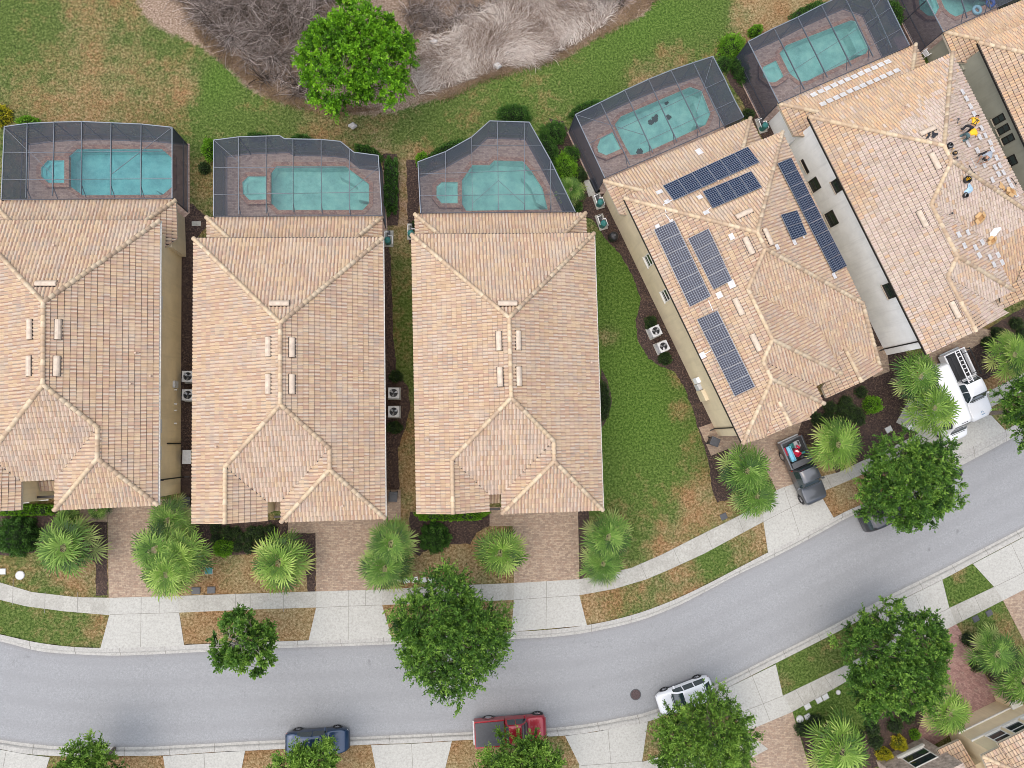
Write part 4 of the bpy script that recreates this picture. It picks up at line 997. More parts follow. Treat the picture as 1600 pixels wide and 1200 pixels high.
H2, I2 = house_a((303,373),(598,372),(602,810),(300,818),(437,633),(352,730),0,(515,703),(516,733),(443,808),((418,785),(441,785)),
   [(323,340),(597,339),(597,395),(325,395)],0,'second tile-roofed house from the left, between two narrow mulch strips',200,V2,[(566,580,'E'),(551,734,'E'),(339,698,'W'),(442,413,'N'),(536,790,'RS')])
V3 = [(780,533,1,'W'),(809,532,1,'E'),(782,589,1,'W'),(810,588,1,'E'),(793,475,1,'N')]
H3, I3 = house_a((643,367),(928,365),(942,797),(651,803),(797,623),(706,715),0,(865,693),(868,722),(798,792),((766,771),(789,771)),
   [(648,335),(915,333),(917,395),(650,395)],0,'third tile-roofed house from the left, beside the green side yard',300,V3,[(669,687,'W'),(923,567,'E'),(905,734,'E'),(903,615,'E')])
# side wall of the leftmost house: windows, downspouts, small pipes
def side_stuff():
    ne, se, ew, ns = I1['ne'], I1['se'], I1['ew'], I1['ns']; a = I1['c'][2]; b = I1['c'][1]      # from south to north, outside on the right -> reversed
    L = (b-a).length
    def t_of(py): 
        q = G(254, py, 4.6).xy; return (q-b).dot((a-b).normalized())
    for py, z0, z1 in ((470, 4.0, 4.95), (665, 4.0, 4.95), (708, 4.0, 4.95)):
        t = t_of(py); window_on(H1, (b.x, b.y), (a.x, a.y), t-0.42, t+0.42, z0, z1, 'lightgrey')
    q = G(288, 745, 0); downspout(H1, q.x-0.05, q.y, 1, 0, ZE)
    for py in (610, 632, 642, 662):
        q = G(280, py, 0.5); bm = bmesh.new(); wx = a.x + (b.x-a.x)*((q.y-a.y)/(b.y-a.y)); cyl(bm, (wx-0.05, q.y, 1.3), (wx+0.16, q.y, 1.25), 0.06); obj('wall_pipe', bm, M['trim'], H1)
    q = G(287, 602, 0.5); wx = a.x+(b.x-a.x)*((q.y-a.y)/(b.y-a.y)); small_box_on_wall(H1, Vector((wx, q.y, 1.3)), (1, 0), 0.5, 0.7, 0.16, 'lightgrey')
    q = G(270, 693, 0.5); wx = a.x+(b.x-a.x)*((q.y-a.y)/(b.y-a.y)); bm = bmesh.new(); bar(bm, (wx+0.06, q.y, 0.2), (wx+0.06, q.y, 2.7), 0.09); obj('downspout', bm, M['bronze'], H1)
side_stuff()

# ---- the two tilted houses
def house_b(K, label, seed, wallm, tonef=None, tile='tile', gables=(), group='tilted tile-roofed houses on the right'):
    P = {}
    nw, ne = G(*K['NW'], ZE), G(*K['NE'], ZE); sw = G(*K['SW'], ZE)
    root = empty('house', (0, 0, 0), 0, label, 'house', group)
    e1 = (ne-nw).xy.normalized(); s1 = (sw-nw).xy.normalized()
    pN = plane(nw, -s1, PITCH); pW = plane(nw, Vector((s1.y, -s1.x)), PITCH)
    if pz(pW, nw.x+e1.x, nw.y+e1.y) < ZE: pW = plane(nw, -Vector((s1.y, -s1.x)), PITCH)
    pE = plane(ne, -pW[0], PITCH); pE = plane(ne, e1, PITCH)
    flat = (Vector((1, 0)), 0.0, ZE)
    R1 = inter(pN, pW, pE)
    K0 = rp(*K['K0'], pW); K0 = inter(pW, pE, plane(K0, s1, PITCH)); pS1 = plane(K0, s1, PITCH)
    K1 = inter(pS1, pE, flat)
    ex = -pW[0]
    K3 = inter(pW, pS1, plane(rp(*K['K3'], pW), ex, PITCH)); pE1 = plane(K3, ex, PITCH)
    K4 = inter(pW, pE1, plane(rp(*K['K4'], pW), s1, PITCH)); pS2 = plane(K4, s1, PITCH)
    # lower front plane edge
    K2 = rp(*K['K2'], pS1)
    v1 = inter(pS1, pE1, flat); t1 = inter(pS2, pE1, flat)
    K5 = inter(pW, pS2, plane(rp(*K['K5'], pW), ex, PITCH)); pE2 = plane(K5, ex, PITCH)
    v2 = inter(pS2, pE2, flat)
    T = Tiles()
    tn = tonef
    T.face([ne, R1, K0, K1], pE, seed+1, tn); T.face([nw, ne, R1], pN, seed, tn)
    low = [rp(x, y, pS1) for x, y in K['LOW']]
    T.face([K0, K3, v1]+low+[K2, K1], pS1, seed+3, tn)
    T.face([K3, K4, t1, v1], pE1, seed+4, tn)
    T.face([K4, K5, v2, t1], pS2, seed+5, tn)
    cl = [(R1, nw), (R1, ne), (R1, K0), (K0, K1), (K0, K3), (K3, K4), (K4, K5), (K4, t1), (K1, K2)]
    if 'K6' in K:
        K6 = inter(pW, pE2, plane(rp(*K['K6'], pW), s1, PITCH)); pS3 = plane(K6, s1, PITCH)
        t3 = inter(pS3, pE2, flat); cS = inter(pS3, pW, flat)
        T.face([K5, K6, t3, v2], pE2, seed+6, tn)
        ext = [rp(x, y, pS3) for x, y in K['LOW3']]
        T.face([K6, cS]+ext+[t3], pS3, seed+7, tn)
        T.face([nw, R1, K0, K3, K4, K5, K6, cS], pW, seed+2, tn)
        cl += [(K5, K6), (K6, t3), (K6, cS)]; cS_ = cS
    else:
        se = rp(*K['GE'], pW); cc = rp(*K['SW'], pW); cc.z = ZE
        br = rp(*K['GB'], pE2)
        T.face([K5, se, br, v2], pE2, seed+6, tn)
        T.face([nw, R1, K0, K3, K4, K5, se, cc], pW, seed+2, tn); cl += [(K5, se)]; cS_ = cc; t3 = br
    for (ridge, wface, eface) in gables:
        base = rp(*ridge[0], pS1 if ridge[2] == 1 else pS3); zr = base.z
        g0 = base; g1 = G(*ridge[1], zr); pa = plane(g0, pW[0], PITCH); pb = plane(g0, ex, PITCH)
        if wface: T.face([g0+Vector((0, 0, 0.02)), g1]+[rp(x, y, pa) for x, y in wface], pa, seed+20, tn)
        T.face([g0+Vector((0, 0, 0.02))]+[rp(x, y, pb) for x, y in eface]+[g1], pb, seed+21, tn); cl += [(g0, g1)]
    roof = T.build(root, M[tile]); caps(cl, roof, seed); valleys([(K3, v1), (K5, v2)], roof)
    # lower lanai roof
    lnw, lne = G(*K['LNW'], ZL), G(*K['LNE'], ZL)
    qN = plane(lnw, Vector((-(lne-lnw).y, (lne-lnw).x)), PITCH); qW = plane(lnw, pW[0], PITCH); qE = plane(lne, ex, PITCH); zt = (Vector((1, 0)), 0, ZL+1.5)
    w = inter(qN, qW, zt); e = inter(qN, qE, zt); dS = 3.0
    S3 = Vector((s1.x*dS, s1.y*dS, 0))
    T2 = Tiles(); T2.face([lnw, w, e, lne], qN, seed+8, tn); T2.face([lnw, lnw+S3*0.95, w+S3*0.6, w], qW, seed+9, tn); T2.face([lne, e, e+S3*0.6, lne+S3*0.9], qE, seed+10, tn)
    r = T2.build(root, M[tile], name='lanai_roof'); caps([(w, lnw), (e, lne)], r, seed+5)
    lc = [lnw.xy+e1*0.4+s1*0.4, lne.xy-e1*0.4+s1*0.4, lne.xy-e1*0.4+s1*3, lnw.xy+e1*0.4+s1*3]
    walls(lc, ZL-0.1, M[wallm], root, 'lanai_wall')
    # walls
    a = nw.xy+e1*OV+s1*OV; b = ne.xy-e1*OV+s1*OV
    k1 = K1.xy-e1*OV; c4 = t1.xy-e1*OV-s1*OV; sw2 = cS_.xy+e1*OV-s1*OV; c5 = (t3.xy-e1*OV-s1*OV) if 'K6' in K else (t3.xy-e1*1.3-s1*1.0)
    poly = [a, b, k1, v1.xy-e1*OV-s1*0.3, c4, v2.xy-e1*OV-s1*0.4, c5, sw2]
    walls(poly, ZE-0.14, M[wallm], root)
    lowp = [k1, (K2.xy-e1*OV-s1*OV)] + [(q.xy-s1*OV) for q in low[::-1][:1]] + [c4, v1.xy-e1*OV-s1*0.3]
    walls(lowp, 2.9, M[wallm], root, 'front_wall')
    gutter_or_shade_line(nw+Vector((0, 0, -0.02)), cS_, root, 'bronze'); gutter_or_shade_line(nw, ne, root, 'bronze')  # west gutter; the north one is a dark strip added as eave shadow
    return root, dict(nw=nw, ne=ne, sw=cS_, e=e1, s=s1, a=a, b=b, swi=sw2, W=pW, E=pE, N=pN, S1=pS1, E1=pE1, S2=pS2, lN=qN, lnw=lnw, root=root)
K4d = dict(NW=(975,310), NE=(1222,207), SW=(1160,693), K0=(1194,391), K3=(1168,452), K4=(1205,534), K2=(1373,569), K5=(1194,569), K6=(1205,593),
  LOW=[(1288,560),(1300,580),(1318,541),(1371,567)], LOW3=[(1195,683),(1209,645),(1217,628),(1262,652)], LNW=(943,283), LNE=(1172,185))
H4, I4 = house_b(K4d, 'tilted tile-roofed house carrying dark blue solar panels', 400, 'wall_beige', gables=[
  (((1318,541),(1346,597),1), [(1291,622),(1284,606),(1300,575)], [(1371,567),(1379,579)]),
  (((1217,628),(1235,665),3), [(1197,682),(1208,645)], [(1262,648),(1266,655)])])
or_a = [G(x, y, 6.2).xy for x, y in [(1220,150),(1263,183),(1335,200),(1345,230),(1338,265),(1372,285),(1372,335),(1345,340),(1325,300),(1270,200)]]
or_b = [G(x, y, 6.6).xy for x, y in [(1263,183),(1487,60),(1490,150),(1462,140),(1440,160),(1420,190),(1400,205),(1370,212),(1320,195)]]
or_c = [G(x, y, 5.0).xy for x, y in [(1555,385),(1620,330),(1700,420),(1600,500),(1588,450)]]
or_d = [G(x, y, 6.0).xy for x, y in [(1480,400),(1500,340),(1530,370),(1560,440),(1525,420),(1520,440),(1490,440)]]
or_l = [G(x, y, 3.2).xy for x, y in [(1200,170),(1440,60),(1470,100),(1240,220)]]
or_e = [G(x, y, 5.4).xy for x, y in [(1430,480),(1480,440),(1540,520),(1440,570)]]
def tone5(w, rnd):
    x, y = w.x+rnd.uniform(-0.45, 0.45), w.y+rnd.uniform(-0.45, 0.45)
    if any(inpoly(x, y, p) for p in (or_a, or_b, or_c, or_l)): return 0.0 if rnd.random() > 0.06 else 1.0
    if inpoly(x, y, or_d) or inpoly(x, y, or_e): return 0.25 if rnd.random() > 0.3 else 1.0
    return 1.0 if rnd.random() > 0.05 else 0.0
K5d = dict(NW=(1263,183), NE=(1487,83), SW=(1448,554), K0=(1483,258), K3=(1455,321), K4=(1496,399), K2=(1662,430), K5=(1479,431),
  GE=(1525,518), GB=(1575,489), LOW=[(1562,473),(1600,468),(1610,400),(1655,425)], LNW=(1215,162), LNE=(1430,70))
H5, I5 = house_b(K5d, 'tilted tile-roofed house with workers on its roof and patches of greyer tiles', 500, 'wall_white', tone5, 'tile_warm', gables=[
  (((1603,398),(1632,452),1), [(1548,492),(1545,468),(1588,440)], [(1655,425),(1665,440)])])
for (px, py, al, pn) in ((1170,384,1,'W'),(1199,371,1,'E'),(1154,479,1,'W'),(1181,535,1,'W'),(1162,335,1,'N')): vent_box(H4, rp(px, py, I4[pn]), I4[pn])
for (px, py, al, pn) in ((1461,252,1,'W'),(1441,342,1,'W'),(1492,484,1,'W'),(1448,206,1,'N')): vent_box(H5, rp(px, py, I5[pn]), I5[pn])
for (px, py, pn) in ((1227,313,'E'),(1180,612,'W'),(1120,285,'N')): pipe(H4, rp(px, py, I4[pn]))
for (px, py, pn) in ((1412,168,'N'),(1378,348,'W')): pipe(H5, rp(px, py, I5[pn]))
def wall_t(I, px, py, z):   # distance along the west wall from its north end
    q = G(px, py, z).xy; d = (I['swi']-I['a']).normalized(); return (q-I['a']).dot(d)
def west_window(H, I, px, py, w, z0, z1, frame='bronze'):
    t = wall_t(I, px, py, (z0+z1)/2); L = (I['swi']-I['a']).length
    # outside is to the left when going from south to north
    window_on(H, I['swi'], I['a'], L-t-w/2, L-t+w/2, z0, z1, frame)
west_window(H4, I4, 1002, 412, 0.9, 2.5, 3.8, 'trim'); west_window(H4, I4, 1029, 467, 0.9, 2.5, 3.8, 'trim'); west_window(H4, I4, 1024, 418, 0.9, 4.4, 5.05)
west_window(H4, I4, 1105, 589, 0.8, 4.4, 5.05)
west_window(H5, I5, 1303, 292, 1.0, 3.6, 4.9); west_window(H5, I5, 1270, 290, 1.0, 1.0, 2.2); west_window(H5, I5, 1297, 343, 1.2, 1.0, 2.2); west_window(H5, I5, 1385, 457, 1.2, 3.6, 4.9)
west_window(H5, I5, 1260, 259, 1.2, 1.4, 1.7)
def dsp(H, I, t):
    d = (I['swi']-I['a']).normalized(); p = I['a']+d*t; n = Vector((d.y, -d.x)); n = n if n.dot(I['e']) < 0 else -n; downspout(H, p.x, p.y, n.x, n.y, ZE)
dsp(H4, I4, wall_t(I4, 1113, 671, 0)); dsp(H5, I5, wall_t(I5, 1377, 547, 0))
d4 = (I4['swi']-I4['a']).normalized(); n4 = -I4['e']
for t, z, w, h, m in ((wall_t(I4,1083,597,1.2), 1.5, 0.45, 0.8, 'white'), (wall_t(I4,1086,607,1.0), 1.2, 0.5, 0.7, 'lightgrey'), (wall_t(I4,1093,620,1.0), 1.2, 0.9, 1.2, 'wall_beige')):
    p = I4['a']+d4*t; small_box_on_wall(H4, Vector((p.x, p.y, z)), (n4.x, n4.y), w, h, 0.28, m)
# ---- upper right house and lower right house (mostly outside the frame)
def house_c():
    nw = G(1528,67,ZE); e1 = I5['e']; s1 = (G(1600,222,ZE)-nw).xy.normalized(); e1 = Vector((-s1.y, s1.x)); e1 = e1 if e1.x > 0 else -e1
    Wd, D = 13.0, 19.6
    v3 = lambda q, z=ZE: Vector((q.x, q.y, z))
    ne = v3(nw.xy+e1*Wd); sw = v3(nw.xy+s1*D); se = v3(nw.xy+e1*Wd+s1*D)
    pN = plane(nw, -s1, PITCH); pS = plane(sw, s1, PITCH); pW = plane(nw, -e1, PITCH); pE = plane(ne, e1, PITCH)
    r1 = inter(pN, pW, pE); r2 = inter(pS, pW, pE)
    root = empty('house', (0, 0, 0), 0, 'upper right house cut by the frame edge, with an olive side wall', 'house', 'tilted tile-roofed houses on the right')
    T = Tiles(); T.face([nw, sw, r2, r1], pW, 601); T.face([nw, r1, ne], pN, 602); T.face([ne, r1, r2, se], pE, 603); T.face([sw, se, r2], pS, 604)
    roof = T.build(root, M['tile_warm']); caps([(r1, nw), (r1, ne), (r1, r2), (r2, sw), (r2, se)], roof, 6)
    walls([nw.xy+e1*OV+s1*OV, ne.xy-e1*OV+s1*OV, se.xy-e1*OV-s1*OV, sw.xy+e1*OV-s1*OV], ZE-0.12, M['wall_olive'], root)
    lnw = G(1472,50,ZL); lne = v3(lnw.xy+e1*11.5, ZL); qN = plane(lnw, -s1, PITCH); qW = plane(lnw, -e1, PITCH); qE = plane(lne, e1, PITCH); zt = (Vector((1, 0)), 0, ZL+1.5)
    w = inter(qN, qW, zt); e = inter(qN, qE, zt); S3 = v3(s1*2.7, 0)
    T2 = Tiles(); T2.face([lnw, w, e, lne], qN, 605); T2.face([lnw, lnw+S3, w+S3*0.7, w], qW, 606); T2.face([lne, e, e+S3*0.7, lne+S3], qE, 607)
    r = T2.build(root, M['tile_warm'], name='lanai_roof'); caps([(w, lnw), (e, lne)], r, 7)
    walls([lnw.xy+e1*0.4+s1*0.4, lne.xy-e1*0.4+s1*0.4, lne.xy-e1*0.4+s1*3.5, lnw.xy+e1*0.4+s1*3.5], ZL-0.1, M['wall_olive'], root, 'lanai_wall')
    gutter_or_shade_line(nw, sw, root, 'bronze')
    a = nw.xy+e1*OV+s1*OV; b = sw.xy+e1*OV-s1*OV; L = (b-a).length
    for px, py, z0, z1, w in ((1574,181,3.1,4.25,0.58), (1583,196,3.1,4.25,0.58), (1591,211,3.1,4.25,0.58), (1601,243,2.4,3.6,0.8)):
        t = (G(px, py, (z0+z1)/2).xy-a).dot(s1); window_on(root, b, a, L-t-w/2, L-t+w/2, z0, z1, 'bronze')
    for py, px in ((112,1512),(121,1514)):
        q = G(px, py, 1.5); t = (q.xy-a).dot(s1); p = a+s1*t; bm = bmesh.new(); cyl(bm, (p.x+0.05*e1.x, p.y+0.05*e1.y, 1.8), (p.x-e1.x*0.15, p.y-e1.y*0.15, 1.78), 0.05); obj('wall_pipe', bm, M['trim'], root)
house_c()
def house_d():
    root = empty('house', (0, 0, 0), 0, 'lower right house seen from its front, with cream garage wall and stone cladding', 'house', 'houses across the street')
    u = (G(1558,1094)-G(1519,1113)).xy.normalized(); b0 = G(1519,1113).xy; n = Vector((-u.y, u.x)); n = n if n.y > 0 else -n     # n points to the street
    def at(t, o): return b0+u*t+n*o          # t along the facade, o towards the street
    # garage block
    walls([at(-2.5,0), at(6.5,0), at(6.5,-9), at(-2.5,-9)], 5.0, M['wall_cream'], root, 'garage_wall')
    for z, h, m in ((1.6, 0.10, 'trim'), (3.0, 0.13, 'trim')):
        bm = bmesh.new(); a = at(-2.55, 0.04); b = at(6.6, 0.04); bar(bm, (a.x, a.y, z), (b.x, b.y, z), 0.12, h); obj('moulding', bm, M[m], root)
    bm = bmesh.new(); c = [at(2.2,0.02), at(2.9,0.02), at(2.9,0.5), at(2.2,0.5)]; prism(bm, [tuple(p) for p in c], -0.05, 1.8); obj('pilaster', bm, M['wall_cream'], root)
    bm = bmesh.new(); c = [at(2.1,-0.0), at(3.0,-0.0), at(3.0,0.6), at(2.1,0.6)]; prism(bm, [tuple(p) for p in c], 1.8, 1.9); obj('pilaster_cap', bm, M['trim'], root)
    for t0 in (-1.5, 0.05, 1.6):
        a = at(9, 0); bb = at(0, 0); L = 9
        window_on(root, at(-2.5,0), at(6.5,0), t0+2.5, t0+3.75, 3.25, 4.6, 'trim')
    # main roof
    nw = Vector((*at(-0.4,0.55), ZE)); sw = Vector((*at(-0.4,-9), ZE)); ne = Vector((*at(9,0.55), ZE)); se = Vector((*at(9,-9), ZE))
    nw = G(1534,1181,ZE); nwx = nw.xy; ne = Vector((*(nwx+u*9), ZE)); sw = Vector((*(nwx-n*9), ZE)); se = Vector((*(nwx+u*9-n*9), ZE))
    pN = plane(nw, n, PITCH); pW = plane(nw, -u, PITCH); pE = plane(ne, u, PITCH); pS = plane(sw, -n, PITCH); r1 = inter(pN, pW, pE)
    T = Tiles(); T.face([nw, r1, ne], pN, 701); T.face([nw, sw, r1], pW, 702); T.face([ne, r1, se], pE, 703); T.face([sw, se, r1], pS, 704)
    roof = T.build(root, M['tile']); caps([(r1, nw), (r1, ne), (r1, se), (r1, sw)], roof, 8)
    # step in the eave above the windows
    f = Vector((*(G(1559,1162,ZE).xy), ZE)); g = Vector((*(f.xy+u*4), ZE)); T4 = Tiles(); pl = plane(f, n, PITCH)
    T4.face([f, g, rp2(g, n, pl, 1.4), rp2(f, n, pl, 1.4)], pl, 705); T4.build(root, M['tile'], name='upper_eave')
    # stone block with white framed window, to the left
    s0 = G(1384,1192).xy; s1_ = G(1441,1152).xy; uu = u
    def st(t, o): return s1_ - u*t + n*o
    walls([st(0,0), st(4.2,0), st(4.2,-6), st(0,-6)], 4.6, M['stone'], root, 'stone_wall')
    bm = bmesh.new(); a = st(0.55,0.05); b = st(2.9,0.05); bar(bm, (a.x, a.y, 0.95), (b.x, b.y, 0.95), 0.18, 0.22); obj('sill_band', bm, M['trim'], root)
    window_on(root, st(4.2,0), st(0,0), 1.45, 3.45, 1.15, 2.9, 'trim')
    walls([st(-2.6,-1.6), st(0,-1.6), st(0,-6), st(-2.6,-6)], 3.0, M['wall_cream'], root, 'entry_wall')
    bm = bmesh.new(); c = [st(0.05,-0.5), st(1.0,-0.5), st(1.0,-2.5), st(0.05,-2.5)]; prism(bm, [tuple(p) for p in c], 4.6, 4.75); obj('parapet_cap', bm, M['trim'], root)
    # porch roof of tiles between stone block and garage
    q = [G(1464,1172,2.6), G(1499,1156,2.6)]; dn = n; pl = plane(q[0], n, 0.36)
    T5 = Tiles(); T5.face([q[0], q[1], rp2(q[1], n, pl, 2.2), rp2(q[0], n, pl, 2.2)], pl, 706); T5.build(root, M['tile_warm'], name='porch_roof')
def rp2(p, n, pl, dist):
    q = p.xy - n*dist; return Vector((q.x, q.y, pz(pl, q.x, q.y)))
house_d()
# ================================================================== PLANTS
RNG = np.random.default_rng(11)
def unit(v): return v/np.maximum(1e-6, np.linalg.norm(v, axis=-1, keepdims=True))
def leaf_quads(P, D, L, Wd, tilt=0.7):
    """rhombic leaves at P pointing along D"""
    n = len(P); D = unit(D); R = unit(RNG.normal(size=(n, 3))); S = unit(np.cross(D, R + np.array([0, 0, 0.01])))
    up = np.cross(S, D); S = np.where((np.abs(up[:, 2:3]) < 0.25) & (RNG.random((n, 1)) < tilt), unit(np.cross(D, np.array([0, 0, 1.0])+0*D)), S)
    L = np.broadcast_to(np.asarray(L), (n,))[:, None]; Wd = np.broadcast_to(np.asarray(Wd), (n,))[:, None]
    a = P; b = P+D*L*0.5+S*Wd*0.5; c = P+D*L; d = P+D*L*0.5-S*Wd*0.5
    V = np.stack([a, b, c, d], 1).reshape(-1, 3); Fc = np.arange(4*n).reshape(n, 4); return V, Fc
def limb_mesh(segs):
    """segs: list of (a, b, ra, rb) -> one bmesh of tapered limbs"""
    V = []; Fc = []
    for a, b, ra, rb in segs:
        a = np.array(a, float); b = np.array(b, float); d = b-a; L = np.linalg.norm(d)
        if L < 1e-4: continue
        d /= L; t = np.array([0, 0, 1.0]) if abs(d[2]) < 0.9 else np.array([1.0, 0, 0]); s = np.cross(d, t); s /= np.linalg.norm(s); u = np.cross(s, d)
        k = len(V); m = 6
        for p, r in ((a, ra), (b, rb)):
            for i in range(m):
                an = 2*math.pi*i/m; V.append(p+r*(s*math.cos(an)+u*math.sin(an)))
        for i in range(m): Fc.append((k+i, k+(i+1) % m, k+m+(i+1) % m, k+m+i))
    return mesh_np('limbs', V, Fc)
def bent(a, b, r0, r1, n=4, wob=0.15):
    a = np.array(a, float); b = np.array(b, float); L = np.linalg.norm(b-a); out = []; p = a
    for i in range(n):
        q = a+(b-a)*((i+1)/n)+(RNG.normal(size=3)*wob*L/n if i < n-1 else 0)
        out.append((p, q, r0+(r1-r0)*i/n, r0+(r1-r0)*(i+1)/n)); p = q
    return out
def tree(px, py, zc, rpx, hc, mat, label, name='oak_tree', dens=15.0, leafL=0.17, leafW=0.075, spray=0.75, group='street trees', ell=(1, 1), rough=0.18, bare=0, cat='tree', per=22, sprays=6):
    c = G(px, py, zc); R = rpx*(CH-zc)/F_PX
    root = empty(name, (c.x, c.y, 0), 0, label, cat, group)
    ph = RNG.random(5)*6.28; am = rough*np.array([0.5, 0.35, 0.3, 0.25, 0.2])
    def outl(th): return 1+sum(am[k]*np.sin((k+2)*th+ph[k]) for k in range(5))
    n = int(R*R*dens*ell[0]*ell[1])
    th = RNG.random(n)*2*math.pi; rr = np.sqrt(RNG.random(n))*(R-spray*0.75)
    o = outl(th)*np.where(RNG.random(n) < 0.14, RNG.uniform(1.02, 1.16, n), 1.0); x = rr*np.cos(th)*o*ell[0]; y = rr*np.sin(th)*o*ell[1]; q = rr/R
    lay = RNG.random(n)
    z = zc + hc*(np.sqrt(np.maximum(0, 1-q**2))*np.where(lay < 0.5, RNG.uniform(0.68, 1.0, n), RNG.uniform(-0.3, 0.6, n)))
    T = np.stack([x, y, z], 1)
    ax = unit(np.stack([x/R, y/R, 0.75*np.ones(n)], 1)+RNG.normal(size=(n, 3))*0.25)
    V = []; Fs = []; A = []; k = 0
    ct = np.clip(RNG.normal(0.42, 0.30, n), 0, 1)
    nleaf = sprays*per
    sd = unit(ax[:, None, :]*0.55+unit(RNG.normal(size=(n, sprays, 3))) * np.array([1, 1, 0.7]))            # spray directions
    sl = spray*RNG.uniform(0.55, 1.1, (n, sprays))
    f = (np.arange(per)+0.5)/per
    pos = T[:, None, None, :] + sd[:, :, None, :]*(sl[..., None]*f)[..., None] + np.array([0, 0, -0.12])*(f**2)[None, None, :, None]
    pos = pos + RNG.normal(size=pos.shape)*0.035
    dirs = sd[:, :, None, :]*0.9 + unit(RNG.normal(size=pos.shape))*0.9
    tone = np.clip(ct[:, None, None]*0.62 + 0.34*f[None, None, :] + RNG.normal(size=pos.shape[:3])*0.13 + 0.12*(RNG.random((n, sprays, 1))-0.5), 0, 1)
    P = pos.reshape(-1, 3); D = dirs.reshape(-1, 3); m = len(P)
    Vv, Ff = leaf_quads(P, D, leafL*RNG.uniform(0.7, 1.25, m), leafW*RNG.uniform(0.8, 1.2, m))
    at = np.zeros((m, 3)); at[:, 0] = tone.reshape(-1)
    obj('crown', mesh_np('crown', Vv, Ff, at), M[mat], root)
    segs = bent((0, 0, 0), (0.1, 0.05, zc-hc*0.35), 0.20*R/4.2+0.04, 0.14*R/4.2+0.02, 4, 0.04)
    top = segs[-1][1]
    mains = []
    for i in range(9):
        a = 2*math.pi*i/9+RNG.random()*0.5; e = np.array([math.cos(a)*R*0.55*ell[0], math.sin(a)*R*0.55*ell[1], zc+hc*RNG.uniform(0.1, 0.5)]); segs += bent(top, e, 0.08, 0.035, 4, 0.3); mains.append(e)
    for i in range(0, n, 2):
        e = min(mains, key=lambda m_: np.linalg.norm(m_-T[i])); segs += bent(e, T[i], 0.028, 0.01, 2, 0.2)
    obj('trunk', limb_mesh(segs), M['bark'], root, smooth=True)
    if bare:
        segs = []; k0 = np.array([0, 0, zc+hc*0.35])
        for i in range(bare):
            a = RNG.random()*6.28; r = R*0.6*math.sqrt(RNG.random()); p = np.array([r*math.cos(a)-0.05*R, r*math.sin(a)+R*0.15, zc+hc*0.75]); dd = unit(RNG.normal(size=3)*np.array([1, 1, 0.3]))
            segs += bent(k0, p, 0.03, 0.022, 2, 0.1)+bent(p, p+dd*RNG.uniform(0.4, 1.0)+np.array([0, 0, 0.35]), 0.022, 0.008, 3, 0.3)
        obj('bare_branch', limb_mesh(segs), M['limb'], root)
    return root
tree(560,98,4.3,90,2.8,'leaf_bright','bright green round tree at the edge of the dry scrub, behind the second house','shade_tree',20,0.19,0.11,0.7,'trees behind the houses',(1.0,1.05),0.24)
tree(545,-18,4.0,34,2.4,'leaf_bright','bright green tree top just cut by the top edge, above the round bright tree','shade_tree',16,0.25,0.14,0.6,'trees behind the houses')
tree(386,1000,3.8,50,2.2,'leaf_oak','small street tree with pale bare twigs in its crown, on the brown verge','oak_tree',17,0.21,0.11,0.6,rough=0.25,bare=24)
tree(702,984,4.3,92,2.6,'leaf_oak','large feathery street tree overhanging the middle of the road','oak_tree',20,0.21,0.085,0.95,rough=0.20)
tree(1414,752,4.2,91,2.4,'leaf_oak','large dark green street tree beside the white vans, on the near kerb','oak_tree',20,0.19,0.091,0.75,rough=0.18,ell=(1.02,0.93))
tree(1390,1026,4.0,94,2.5,'leaf_oak','large round street tree across the road, in front of the red paver driveway','oak_tree',20,0.19,0.092,0.7,rough=0.15,ell=(1.02,0.97))
tree(1097,1157,4.0,82,2.3,'leaf_oakl','feathery green tree half covering the parked white car','oak_tree',20,0.21,0.08,0.9,rough=0.20,ell=(1.02,0.96))
tree(812,1203,3.8,66,2.2,'leaf_oakl','feathery tree at the bottom edge half covering the red pickup','oak_tree',20,0.21,0.08,0.8,rough=0.18,ell=(1.1,1))
tree(480,1203,3.6,54,2.0,'leaf_oakl','feathery tree at the bottom edge half covering the blue car','oak_tree',20,0.21,0.08,0.75,rough=0.16)
tree(142,1203,3.4,50,1.9,'leaf_oakl','small tree at the bottom left edge of the photo','oak_tree',20,0.21,0.08,0.7,rough=0.16)
tree(1608,642,5.0,62,2.8,'leaf_oak','dark street tree cut by the right edge of the photo','oak_tree',20,0.19,0.091,0.7,rough=0.2)

